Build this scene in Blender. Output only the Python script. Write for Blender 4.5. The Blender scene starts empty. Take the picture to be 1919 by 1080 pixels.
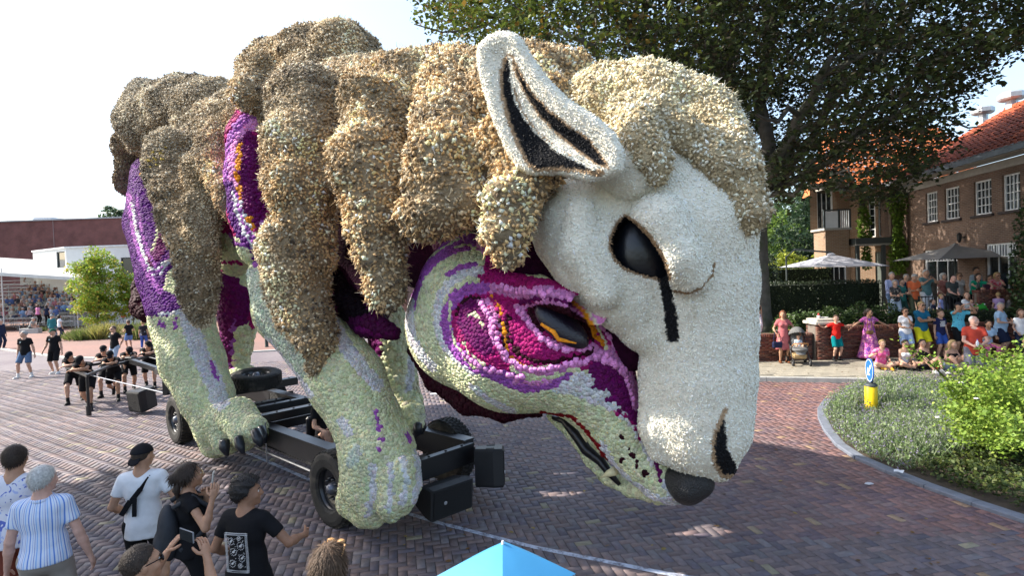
import bpy, math, random
import numpy as np
from mathutils import Vector, Matrix

random.seed(7)
RNG = np.random.default_rng(7)
D2R = math.pi / 180.0
SC = bpy.context.scene
COL = SC.collection

# ------------------------------------------------------------------ camera
CAM = np.array([0.0, 0.0, 3.2])
FPX = 1040.0
PITCH, ROLL = 1.2 * D2R, 2.0 * D2R
_f = np.array([0.0, math.cos(PITCH), -math.sin(PITCH)])
_u0 = np.array([0.0, math.sin(PITCH), math.cos(PITCH)])
_r0 = np.array([1.0, 0.0, 0.0])
CUP = _u0 * math.cos(ROLL) + _r0 * math.sin(ROLL)
CRT = _r0 * math.cos(ROLL) - _u0 * math.sin(ROLL)
CFW = _f
cd = bpy.data.cameras.new('camera')
cam = bpy.data.objects.new('camera', cd)
COL.objects.link(cam)
cd.sensor_fit = 'HORIZONTAL'
cd.sensor_width = 36.0
cd.lens = 36.0 * FPX / 1919.0
cd.clip_start = 0.05
cd.clip_end = 3000.0
cam.matrix_world = Matrix(((CRT[0], CUP[0], -CFW[0], CAM[0]), (CRT[1], CUP[1], -CFW[1], CAM[1]), (CRT[2], CUP[2], -CFW[2], CAM[2]), (0, 0, 0, 1)))
SC.camera = cam

# ------------------------------------------------------------------ light
SUN_EL = 39.0 * D2R
SUN_H = np.array([-0.988, 0.155])            # horizontal direction towards the sun
SUN_H = SUN_H / np.linalg.norm(SUN_H)
TOSUN = np.array([SUN_H[0] * math.cos(SUN_EL), SUN_H[1] * math.cos(SUN_EL), math.sin(SUN_EL)])
world = bpy.data.worlds.new('World')
SC.world = world
world.use_nodes = True
_nt = world.node_tree
_bg = _nt.nodes['Background']
_sky = _nt.nodes.new('ShaderNodeTexSky')
_sky.sky_type = 'NISHITA'
_sky.sun_disc = False
_sky.sun_elevation = SUN_EL
_sky.sun_rotation = math.atan2(SUN_H[0], SUN_H[1])
_sky.air_density = 1.0
_sky.dust_density = 2.2
_sky.ozone_density = 1.2
_tc = _nt.nodes.new('ShaderNodeTexCoord')
_nz = _nt.nodes.new('ShaderNodeTexNoise'); _nz.inputs['Scale'].default_value = 1.6; _nz.inputs['Detail'].default_value = 7; _nz.inputs['Distortion'].default_value = 0.6
_nt.links.new(_tc.outputs['Generated'], _nz.inputs['Vector'])
_mr = _nt.nodes.new('ShaderNodeMapRange'); _mr.inputs[1].default_value = 0.3; _mr.inputs[2].default_value = 0.75; _mr.inputs[3].default_value = 0.5; _mr.inputs[4].default_value = 1.3
_nt.links.new(_nz.outputs[0], _mr.inputs[0])
_ve = _nt.nodes.new('ShaderNodeVectorMath'); _ve.operation = 'SCALE'; _ve.inputs[0].default_value = (0.84, 0.97, 1.06)
_nt.links.new(_mr.outputs[0], _ve.inputs['Scale'])
_ad = _nt.nodes.new('ShaderNodeVectorMath'); _ad.operation = 'ADD'
_nt.links.new(_sky.outputs[0], _ad.inputs[0]); _nt.links.new(_ve.outputs[0], _ad.inputs[1])
_nt.links.new(_ad.outputs[0], _bg.inputs[0])
_bg.inputs[1].default_value = 0.14
sd = bpy.data.lights.new('sun', 'SUN')
sd.energy = 4.6
sd.angle = 0.5 * D2R
sd.color = (1.0, 0.93, 0.82)
sun = bpy.data.objects.new('sun', sd)
COL.objects.link(sun)
sun.rotation_euler = Vector(TOSUN).to_track_quat('Z', 'Y').to_euler()
SC.view_settings.view_transform = 'Standard'
SC.view_settings.look = 'None'
SC.view_settings.gamma = 1.0
SC.view_settings.exposure = 1.25
SC.view_settings.use_curve_mapping = False
SC.render.engine = 'CYCLES'
try:
 SC.cycles.max_bounces = 5
 SC.cycles.transparent_max_bounces = 8
 SC.cycles.use_denoising = True
except Exception:
 pass

# ------------------------------------------------------------------ photo geometry helpers (where things stand)
def ray(px, py):
 d = CFW * FPX + CRT * (px - 959.5) + CUP * (540.0 - py)
 return d / d[1]

def W(px, py, d):
 "point seen at pixel px,py, d metres away along the view"
 return CAM + ray(px, py) * d

def G(px, py, z=0.0):
 r = ray(px, py)
 return CAM + r * ((z - CAM[2]) / r[2])

def proj(P):
 P = np.asarray(P, float) - CAM
 w = P @ CFW
 return np.stack([959.5 + FPX * (P @ CRT) / w, 540.0 - FPX * (P @ CUP) / w, w], -1)

FO = np.array([-1.72, 8.05, 0.0])            # the float: middle of its front axle on the road
FF = np.array([0.738, -0.675, 0.0])          # its heading
FR = np.array([0.675, 0.738, 0.0])           # across it, away from the camera
FZ = np.array([0.0, 0.0, 1.0])

def FW_(s, l, z):
 return FO + FF * s + FR * l + FZ * z

def FP(px, py, l):
 "point seen at a pixel on the upright plane l metres off the float's middle"
 r = ray(px, py)
 t = (l - (CAM - FO) @ FR) / (r @ FR)
 return CAM + r * t

def RP(rpx, P):
 return rpx / FPX * float((np.asarray(P) - CAM) @ CFW)
# ------------------------------------------------------------------ tags and mesh helpers
def tag(o, label=None, cat=None, group=None, kind=None):
 if label: o['label'] = label
 if cat: o['category'] = cat
 if group: o['group'] = group
 if kind: o['kind'] = kind
 return o

def empty(name, loc=(0, 0, 0), rz=0.0, label=None, cat=None, group=None):
 o = bpy.data.objects.new(name, None)
 o.empty_display_size = 0.2
 COL.objects.link(o)
 o.location = loc
 o.rotation_euler = (0, 0, rz)
 return tag(o, label, cat, group)

def link(name, me, parent=None, kind=None, loc=None, rot=None):
 o = bpy.data.objects.new(name, me)
 COL.objects.link(o)
 if parent is not None: o.parent = parent
 if kind: o['kind'] = kind
 if loc is not None: o.location = loc
 if rot is not None: o.rotation_euler = rot
 return o

def under(o, root):
 o.parent = root
 o.location = -Vector(root.location)
 return o

def mesh(name, V, F, mat=None, smooth=False, col=None, mats=None, midx=None):
 """V (n,3); F: an (m,k) array or a list of index tuples; col (n,3) per-vertex colour"""
 me = bpy.data.meshes.new(name)
 V = np.ascontiguousarray(V, dtype=np.float32)
 if isinstance(F, np.ndarray):
  m, k = F.shape
  me.vertices.add(len(V))
  me.vertices.foreach_set('co', V.ravel())
  me.loops.add(m * k)
  me.loops.foreach_set('vertex_index', np.ascontiguousarray(F, dtype=np.int32).ravel())
  me.polygons.add(m)
  me.polygons.foreach_set('loop_start', np.arange(0, m * k, k, dtype=np.int32))
  try:
   me.polygons.foreach_set('loop_total', np.full(m, k, dtype=np.int32))
  except Exception:
   pass
  me.update(calc_edges=True)
 else:
  me.from_pydata([tuple(map(float, v)) for v in V], [], [tuple(int(i) for i in f) for f in F])
 if smooth:
  me.polygons.foreach_set('use_smooth', np.ones(len(me.polygons), dtype=bool))
 if mats:
  for q in mats: me.materials.append(q)
  if midx is not None:
   me.polygons.foreach_set('material_index', np.asarray(midx, dtype=np.int32))
 elif mat is not None:
  me.materials.append(mat)
 if col is not None:
  a = me.attributes.new('Col', 'FLOAT_COLOR', 'POINT')
  c = np.ones((len(V), 4), dtype=np.float32)
  c[:, :3] = col
  a.data.foreach_set('color', c.ravel())
 me.update()
 return me

class MB:
 "collects shapes into one mesh"
 def __init__(s):
  s.v, s.f, s.m, s.n = [], [], [], 0

 def add(s, V, F, m=0):
  V = np.asarray(V, float)
  s.v.append(V)
  for f in F:
   s.f.append(tuple(i + s.n for i in f)); s.m.append(m)
  s.n += len(V)
  return s

 def box(s, c, size, rot=None, m=0):
  hx, hy, hz = size[0] / 2, size[1] / 2, size[2] / 2
  V = np.array([[x, y, z] for x in (-hx, hx) for y in (-hy, hy) for z in (-hz, hz)])
  if rot is not None: V = V @ np.asarray(rot).T
  V = V + np.asarray(c, float)
  return s.add(V, [(0, 1, 3, 2), (4, 6, 7, 5), (0, 4, 5, 1), (2, 3, 7, 6), (0, 2, 6, 4), (1, 5, 7, 3)], m)

 def bev(s, c, size, b=0.01, rot=None, m=0):
  "box with chamfered edges"
  h = np.array(size) / 2.0
  b = min(b, h.min() * 0.9)
  V, idx = [], {}
  for sx in (-1, 1):
   for sy in (-1, 1):
    for sz in (-1, 1):
     sg = np.array([sx, sy, sz])
     for a in range(3):
      p = sg * (h - b); p[a] = sg[a] * h[a]
      idx[(sx, sy, sz, a)] = len(V); V.append(p)
  F = []
  for a in range(3):
   u, w = [(1, 2), (2, 0), (0, 1)][a]
   for sg in (-1, 1):
    q = []
    for (i, j) in ((-1, -1), (1, -1), (1, 1), (-1, 1)):
     k = [0, 0, 0]; k[a] = sg; k[u] = i; k[w] = j
     q.append(idx[(k[0], k[1], k[2], a)])
    F.append(tuple(q if sg > 0 else q[::-1]))
   for i in (-1, 1):
    for j in (-1, 1):
     k1 = [0, 0, 0]; k1[u] = i; k1[w] = j; k1[a] = -1
     k2 = list(k1); k2[a] = 1
     F.append((idx[(*k1, u)], idx[(*k2, u)], idx[(*k2, w)], idx[(*k1, w)]))
  for sx in (-1, 1):
   for sy in (-1, 1):
    for sz in (-1, 1):
     F.append(tuple(idx[(sx, sy, sz, a)] for a in range(3)))
  V = np.array(V)
  if rot is not None: V = V @ np.asarray(rot).T
  return s.add(V + np.asarray(c, float), F, m)

 def beam(s, a, b, w, h, m=0, up=(0, 0, 1)):
  "square bar from a to b, w across, h along up"
  a, b = np.asarray(a, float), np.asarray(b, float)
  d = b - a; L = np.linalg.norm(d); d = d / L
  u = np.asarray(up, float)
  if abs(d @ u) > 0.98: u = np.array([0, 1.0, 0])
  x = np.cross(d, u); x /= np.linalg.norm(x)
  z = np.cross(x, d)
  return s.box((a + b) / 2, (w, L, h), np.stack([x, d, z], 1), m)

 def tube(s, pts, rad, n=8, m=0, cap=True):
  pts = np.asarray(pts, float)
  k = len(pts)
  rad = np.broadcast_to(np.asarray(rad, float), (k,))
  V, F = [], []
  t = np.gradient(pts, axis=0)
  t /= np.linalg.norm(t, axis=1, keepdims=True) + 1e-9
  ref = np.array([0, 0, 1.0]) if abs(t[0][2]) < 0.9 else np.array([1.0, 0, 0])
  x = np.cross(t[0], ref); x /= np.linalg.norm(x)
  ang = np.arange(n) * 2 * math.pi / n
  for i in range(k):
   x = x - t[i] * (x @ t[i]); x /= np.linalg.norm(x) + 1e-9
   y = np.cross(t[i], x)
   V.append(pts[i] + rad[i] * (np.cos(ang)[:, None] * x + np.sin(ang)[:, None] * y))
  V = np.concatenate(V)
  for i in range(k - 1):
   for j in range(n):
    j2 = (j + 1) % n
    F.append((i * n + j, i * n + j2, (i + 1) * n + j2, (i + 1) * n + j))
  if cap:
   F.append(tuple(range(n))[::-1]); F.append(tuple((k - 1) * n + j for j in range(n)))
  return s.add(V, F, m)

 def lathe(s, prof, c=(0, 0, 0), rot=None, n=24, m=0):
  "prof: (radius, height) pairs revolved about z"
  ang = np.arange(n) * 2 * math.pi / n
  V, F = [], []
  for r, z in prof:
   V.append(np.stack([r * np.cos(ang), r * np.sin(ang), np.full(n, z)], 1))
  V = np.concatenate(V)
  for i in range(len(prof) - 1):
   for j in range(n):
    j2 = (j + 1) % n
    F.append((i * n + j, i * n + j2, (i + 1) * n + j2, (i + 1) * n + j))
  if rot is not None: V = V @ np.asarray(rot).T
  return s.add(V + np.asarray(c, float), F, m)

 def ball(s, c, r, n=10, k=6, rot=None, m=0):
  r = np.broadcast_to(np.asarray(r, float), (3,))
  prof = [(math.sin(math.pi * i / k), -math.cos(math.pi * i / k)) for i in range(k + 1)]
  ang = np.arange(n) * 2 * math.pi / n
  V = np.concatenate([np.stack([a * np.cos(ang), a * np.sin(ang), np.full(n, z)], 1) for a, z in prof]) * r
  if rot is not None: V = V @ np.asarray(rot).T
  F = [(i * n + j, i * n + (j + 1) % n, (i + 1) * n + (j + 1) % n, (i + 1) * n + j) for i in range(k) for j in range(n)]
  return s.add(V + np.asarray(c, float), F, m)

 def prism(s, poly, z0, z1, m=0):
  "poly: (x, y) corners anticlockwise"
  n = len(poly)
  V = [(x, y, z0) for x, y in poly] + [(x, y, z1) for x, y in poly]
  F = [tuple(range(n))[::-1], tuple(range(n, 2 * n))] + [(i, (i + 1) % n, n + (i + 1) % n, n + i) for i in range(n)]
  return s.add(V, F, m)

 def xf(s, rot=None, loc=None):
  for i, v in enumerate(s.v):
   if rot is not None: v = v @ np.asarray(rot).T
   if loc is not None: v = v + np.asarray(loc)
   s.v[i] = v
  return s

 def me(s, name, mat, smooth=False):
  V = np.concatenate(s.v) if s.v else np.zeros((0, 3))
  mats = mat if isinstance(mat, (list, tuple)) else None
  return mesh(name, V, s.f, None if mats else mat, smooth, mats=mats, midx=s.m if mats else None)

 def obj(s, name, mat, parent=None, smooth=False, kind=None, loc=None, rot=None):
  return link(name, s.me(name, mat, smooth), parent, kind, loc, rot)

def rotz(a):
 c, s_ = math.cos(a), math.sin(a)
 return np.array([[c, -s_, 0], [s_, c, 0], [0, 0, 1.0]])

def roty(a):
 c, s_ = math.cos(a), math.sin(a)
 return np.array([[c, 0, s_], [0, 1.0, 0], [-s_, 0, c]])

def rotx(a):
 c, s_ = math.cos(a), math.sin(a)
 return np.array([[1.0, 0, 0], [0, c, -s_], [0, s_, c]])

def frame(z, hint=(0, 0, 1)):
 "matrix whose third column is z"
 z = np.asarray(z, float); z = z / np.linalg.norm(z)
 h = np.asarray(hint, float)
 if abs(z @ h) > 0.97: h = np.array([1.0, 0.1, 0])
 x = np.cross(h, z); x /= np.linalg.norm(x)
 return np.stack([x, np.cross(z, x), z], 1)

def dup(o, parent=None, loc=None, rz=None, label=None):
 "copy of a thing with copies of its parts and sub-parts"
 c = o.copy(); COL.objects.link(c)
 if parent is not None: c.parent = parent
 if loc is not None: c.location = loc
 if rz is not None: c.rotation_euler = (0, 0, rz)
 if label: c['label'] = label
 for ch in list(o.children):
  dup(ch, c)
 return c

# ------------------------------------------------------------------ materials
def _n(nt, t, **kw):
 n = nt.nodes.new(t)
 for k, v in kw.items(): setattr(n, k, v)
 return n

def lin(r, g, b):
 f = lambda c: (c / 12.92 if c <= 0.04045 else ((c + 0.055) / 1.055) ** 2.4)
 return (f(r / 255.0), f(g / 255.0), f(b / 255.0))

_MC = {}

def M(name, col=(0.5, 0.5, 0.5), rough=0.75, var=0.15, vs=6.0, bump=0.0, bs=40.0, metal=0.0, attr=False, rnd=0.0, col2=None, c2s=3.0, c2t=0.5, spec=0.35, sub=0.0, sheen=0.0, coat=0.0, trans=0.0, bdist=0.02, det=4.0, coords='Object'):
 """plain surface: base colour (or the Col attribute), mottled by noise, a second colour in patches, bump"""
 key = (name, tuple(col), rough, var, bump, attr)
 if key in _MC: return _MC[key]
 m = bpy.data.materials.new(name)
 m.use_nodes = True
 nt = m.node_tree
 b = nt.nodes['Principled BSDF']
 L = nt.links.new
 b.inputs['Roughness'].default_value = rough
 b.inputs['Metallic'].default_value = metal
 b.inputs['Specular IOR Level'].default_value = spec
 if sub: b.inputs['Subsurface Weight'].default_value = sub; b.inputs['Subsurface Radius'].default_value = (0.02, 0.008, 0.004)
 if sheen: b.inputs['Sheen Weight'].default_value = sheen; b.inputs['Sheen Roughness'].default_value = 0.5
 if coat: b.inputs['Coat Weight'].default_value = coat; b.inputs['Coat Roughness'].default_value = 0.15
 tc = _n(nt, 'ShaderNodeTexCoord')
 if attr:
  a = _n(nt, 'ShaderNodeAttribute', attribute_name='Col')
  src = a.outputs['Color']
 else:
  rgb = _n(nt, 'ShaderNodeRGB'); rgb.outputs[0].default_value = (*col, 1)
  src = rgb.outputs[0]
 if col2 is not None:
  nz = _n(nt, 'ShaderNodeTexNoise'); nz.inputs['Scale'].default_value = c2s; nz.inputs['Detail'].default_value = 5
  L(tc.outputs[coords], nz.inputs['Vector'])
  rp = _n(nt, 'ShaderNodeValToRGB'); rp.color_ramp.elements[0].position = c2t - 0.08; rp.color_ramp.elements[1].position = c2t + 0.1
  L(nz.outputs[0], rp.inputs[0])
  mx = _n(nt, 'ShaderNodeMix', data_type='RGBA'); L(rp.outputs[0], mx.inputs[0]); L(src, mx.inputs[6]); mx.inputs[7].default_value = (*col2, 1)
  src = mx.outputs[2]
 if var > 0 or rnd > 0:
  hs = _n(nt, 'ShaderNodeHueSaturation')
  L(src, hs.inputs['Color'])
  val = None
  if var > 0:
   nz = _n(nt, 'ShaderNodeTexNoise'); nz.inputs['Scale'].default_value = vs; nz.inputs['Detail'].default_value = det
   L(tc.outputs[coords], nz.inputs['Vector'])
   mr = _n(nt, 'ShaderNodeMapRange'); mr.inputs[1].default_value = 0.25; mr.inputs[2].default_value = 0.75
   mr.inputs[3].default_value = 1 - var; mr.inputs[4].default_value = 1 + var
   L(nz.outputs[0], mr.inputs[0]); val = mr.outputs[0]
  if rnd > 0:
   oi = _n(nt, 'ShaderNodeObjectInfo')
   m2 = _n(nt, 'ShaderNodeMapRange'); m2.inputs[3].default_value = 1 - rnd; m2.inputs[4].default_value = 1 + rnd
   L(oi.outputs['Random'], m2.inputs[0])
   if val is not None:
    mm = _n(nt, 'ShaderNodeMath', operation='MULTIPLY'); L(val, mm.inputs[0]); L(m2.outputs[0], mm.inputs[1]); val = mm.outputs[0]
   else: val = m2.outputs[0]
  L(val, hs.inputs['Value'])
  src = hs.outputs[0]
 L(src, b.inputs['Base Color'])
 if trans:
  tr = _n(nt, 'ShaderNodeBsdfTranslucent'); L(src, tr.inputs[0])
  ms = _n(nt, 'ShaderNodeMixShader'); ms.inputs[0].default_value = trans
  out = nt.nodes['Material Output']
  L(b.outputs[0], ms.inputs[1]); L(tr.outputs[0], ms.inputs[2]); L(ms.outputs[0], out.inputs[0])
 if bump:
  nb = _n(nt, 'ShaderNodeTexNoise'); nb.inputs['Scale'].default_value = bs; nb.inputs['Detail'].default_value = 3
  L(tc.outputs[coords], nb.inputs['Vector'])
  bp = _n(nt, 'ShaderNodeBump'); bp.inputs['Strength'].default_value = bump; bp.inputs['Distance'].default_value = bdist
  L(nb.outputs[0], bp.inputs['Height']); L(bp.outputs[0], b.inputs['Normal'])
 _MC[key] = m
 return m

def brick_mat(name, c1, c2, mortar, bw=0.22, bh=0.065, ms=0.012, coords='Object', bump=0.4, rough=0.85):
 m = bpy.data.materials.new(name); m.use_nodes = True
 nt = m.node_tree; b = nt.nodes['Principled BSDF']; L = nt.links.new
 b.inputs['Roughness'].default_value = rough
 b.inputs['Specular IOR Level'].default_value = 0.25
 uv = _n(nt, 'ShaderNodeUVMap')
 br = _n(nt, 'ShaderNodeTexBrick')
 br.inputs['Color1'].default_value = (*c1, 1); br.inputs['Color2'].default_value = (*c2, 1); br.inputs['Mortar'].default_value = (*mortar, 1)
 br.inputs['Scale'].default_value = 1.0; br.inputs['Brick Width'].default_value = bw; br.inputs['Row Height'].default_value = bh
 br.inputs['Mortar Size'].default_value = ms; br.inputs['Mortar Smooth'].default_value = 0.3; br.inputs['Bias'].default_value = 0.0
 L(uv.outputs[0], br.inputs['Vector'])
 nz = _n(nt, 'ShaderNodeTexNoise'); nz.inputs['Scale'].default_value = 0.9; nz.inputs['Detail'].default_value = 6
 L(uv.outputs[0], nz.inputs['Vector'])
 mr = _n(nt, 'ShaderNodeMapRange'); mr.inputs[1].default_value = 0.3; mr.inputs[2].default_value = 0.7; mr.inputs[3].default_value = 0.78; mr.inputs[4].default_value = 1.2
 L(nz.outputs[0], mr.inputs[0])
 hs = _n(nt, 'ShaderNodeHueSaturation'); L(br.outputs[0], hs.inputs['Color']); L(mr.outputs[0], hs.inputs['Value'])
 L(hs.outputs[0], b.inputs['Base Color'])
 bp = _n(nt, 'ShaderNodeBump'); bp.inputs['Strength'].default_value = bump; bp.inputs['Distance'].default_value = 0.01; bp.invert = True
 L(br.outputs['Fac'], bp.inputs['Height']); L(bp.outputs[0], b.inputs['Normal'])
 return m

def box_uv(me):
 "metre-scaled uv from position and face direction, for brick and tile patterns"
 uv = me.uv_layers.new(name='UVMap')
 for p in me.polygons:
  n = p.normal
  for li in p.loop_indices:
   co = me.vertices[me.loops[li].vertex_index].co
   if abs(n.z) > 0.8: uv.data[li].uv = (co.x, co.y)
   elif abs(n.x) > abs(n.y): uv.data[li].uv = (co.y, co.z)
   else: uv.data[li].uv = (co.x, co.z)

# ------------------------------------------------------------------ solid modelling: signed distance on a grid, then surface nets
class SDF:
 def __init__(s, lo, hi, vox):
  s.lo = np.asarray(lo, float); s.vox = float(vox)
  n = np.ceil((np.asarray(hi, float) - s.lo) / vox).astype(int) + 2
  s.n = n
  s.ax = [s.lo[i] + np.arange(n[i]) * vox for i in range(3)]
  s.v = np.full(tuple(n), 10.0, dtype=np.float32)

 def win(s, lo, hi):
  a = np.clip(np.floor((np.asarray(lo) - s.lo) / s.vox).astype(int), 0, s.n)
  b = np.clip(np.ceil((np.asarray(hi) - s.lo) / s.vox).astype(int) + 1, 0, s.n)
  if np.any(b <= a): return None
  sl = tuple(slice(a[i], b[i]) for i in range(3))
  return sl, s.ax[0][sl[0]][:, None, None], s.ax[1][sl[1]][None, :, None], s.ax[2][sl[2]][None, None, :]

 def put(s, sl, d, k=0.0, sub=False):
  a = s.v[sl]
  d = d.astype(np.float32)
  if sub:
   d = -d
   if k > 0:
    h = np.maximum(k - np.abs(a - d), 0) / k
    s.v[sl] = np.maximum(a, d) + h * h * k * 0.25
   else: s.v[sl] = np.maximum(a, d)
  elif k > 0:
   h = np.maximum(k - np.abs(a - d), 0) / k
   s.v[sl] = np.minimum(a, d) - h * h * k * 0.25
  else: s.v[sl] = np.minimum(a, d)

 def cone(s, a, b, ra, rb, k=0.0, cut=None, cut0=None, sub=False, off=0.0, flat=None):
  """tapered limb from a to b; cut: flat end at b; flat=(axis, factor) squashes the section"""
  a, b = np.asarray(a, float), np.asarray(b, float)
  ra += off; rb += off
  R = max(ra, rb) * (1.0 if flat is None else max(1.0, 1 / flat[1])) + k + 2 * s.vox
  w = s.win(np.minimum(a, b) - R, np.maximum(a, b) + R)
  if w is None: return s
  sl, X, Y, Z = w
  ba = b - a; L2 = max(float(ba @ ba), 1e-9)
  px, py, pz = X - a[0], Y - a[1], Z - a[2]
  tr = (px * ba[0] + py * ba[1] + pz * ba[2]) / L2
  t = np.clip(tr, 0, 1)
  qx, qy, qz = px - t * ba[0], py - t * ba[1], pz - t * ba[2]
  q2 = qx * qx + qy * qy + qz * qz
  if flat is not None:
   ax, f = np.asarray(flat[0], float), flat[1]
   u = qx * ax[0] + qy * ax[1] + qz * ax[2]
   q2 = q2 - u * u + (u / f) ** 2
  d = np.sqrt(q2) - (ra + (rb - ra) * t)
  if flat is not None: d = d * min(1.0, flat[1])
  L = math.sqrt(L2)
  if cut: d = np.maximum(d, (tr - 1) * L)
  if cut0: d = np.maximum(d, -tr * L)
  s.put(sl, d, k, sub)
  return s

 def ball(s, c, r, k=0.0, sub=False, off=0.0):
  return s.cone(c, np.asarray(c, float) + 1e-5, r, r, k, sub=sub, off=off)

 def ell(s, c, r, k=0.0, rot=None, sub=False, off=0.0, clip=None):
  "ellipsoid; clip=(normal, offset) keeps the side where normal.(p-c) < offset (object frame)"
  c = np.asarray(c, float); r = np.asarray(r, float) + off
  R = r.max() + k + 2 * s.vox
  w = s.win(c - R, c + R)
  if w is None: return s
  sl, X, Y, Z = w
  p = [X - c[0], Y - c[1], Z - c[2]]
  if rot is not None:
   rt = np.asarray(rot)
   p = [p[0] * rt[0, i] + p[1] * rt[1, i] + p[2] * rt[2, i] for i in range(3)]
  k0 = np.sqrt((p[0] / r[0]) ** 2 + (p[1] / r[1]) ** 2 + (p[2] / r[2]) ** 2)
  k1 = np.sqrt((p[0] / r[0] ** 2) ** 2 + (p[1] / r[1] ** 2) ** 2 + (p[2] / r[2] ** 2) ** 2)
  d = k0 * (k0 - 1.0) / np.maximum(k1, 1e-6)
  if clip is not None:
   for nrm, o in clip:
    d = np.maximum(d, p[0] * nrm[0] + p[1] * nrm[1] + p[2] * nrm[2] - o)
  s.put(sl, d, k, sub)
  return s

 def cutplane(s, n, c):
  "keep the side where n.p < n.c"
  n = np.asarray(n, float); n = n / np.linalg.norm(n); o = float(n @ np.asarray(c, float))
  d = s.ax[0][:, None, None] * n[0] + s.ax[1][None, :, None] * n[1] + s.ax[2][None, None, :] * n[2] - o
  s.v = np.maximum(s.v, d.astype(np.float32))
  return s

 def slab(s, poly, org, ex, ey, h, rnd=0.02, k=0.0, bulge=None, sub=False):
  """extruded outline: poly (n,2) in metres in the plane org + x ex + y ey, half thickness h, rounded rim;
  bulge(x, y) shifts the middle surface along the plane's normal"""
  poly = np.asarray(poly, float)
  ex, ey = np.asarray(ex, float), np.asarray(ey, float)
  nz = np.cross(ex, ey)
  mb = 0.0 if bulge is None else bulge[1]
  P = np.array([org + x * ex + y * ey + q * nz for x, y in poly for q in (-h - mb, h + mb)])
  R = k + 3 * s.vox
  w = s.win(P.min(0) - R, P.max(0) + R)
  if w is None: return s
  sl, X, Y, Z = w
  o = np.asarray(org, float)
  x = (X - o[0]) * ex[0] + (Y - o[1]) * ex[1] + (Z - o[2]) * ex[2]
  y = (X - o[0]) * ey[0] + (Y - o[1]) * ey[1] + (Z - o[2]) * ey[2]
  z = (X - o[0]) * nz[0] + (Y - o[1]) * nz[1] + (Z - o[2]) * nz[2]
  d2 = poly_sd(x, y, poly)
  if bulge is not None: z = z - bulge[0](x, y)
  dz = np.abs(z) - h
  a, b = d2 + rnd, dz + rnd
  d = np.sqrt(np.maximum(a, 0) ** 2 + np.maximum(b, 0) ** 2) + np.minimum(np.maximum(a, b), 0) - rnd
  s.put(sl, d, k, sub)
  return s

 def net(s):
  return surface_nets(s.v, s.lo, s.vox)

def poly_sd(x, y, poly):
 d = np.full(np.broadcast(x, y).shape, 1e9)
 ins = np.zeros(d.shape, dtype=bool)
 n = len(poly)
 for i in range(n):
  ax, ay = poly[i]; bx, by = poly[(i + 1) % n]
  ex, ey = bx - ax, by - ay
  wx, wy = x - ax, y - ay
  t = np.clip((wx * ex + wy * ey) / max(ex * ex + ey * ey, 1e-12), 0, 1)
  d = np.minimum(d, (wx - ex * t) ** 2 + (wy - ey * t) ** 2)
  if ay != by:
   c = ((ay > y) != (by > y)) & (x < (bx - ax) * (y - ay) / (by - ay) + ax)
   ins ^= c
 d = np.sqrt(d)
 return np.where(ins, -d, d)

def line_d(x, y, pts):
 d = np.full(np.shape(x), 1e9)
 for (ax, ay), (bx, by) in zip(pts[:-1], pts[1:]):
  ex, ey = bx - ax, by - ay
  t = np.clip(((x - ax) * ex + (y - ay) * ey) / max(ex * ex + ey * ey, 1e-12), 0, 1)
  d = np.minimum(d, np.hypot(x - ax - ex * t, y - ay - ey * t))
 return d

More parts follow.
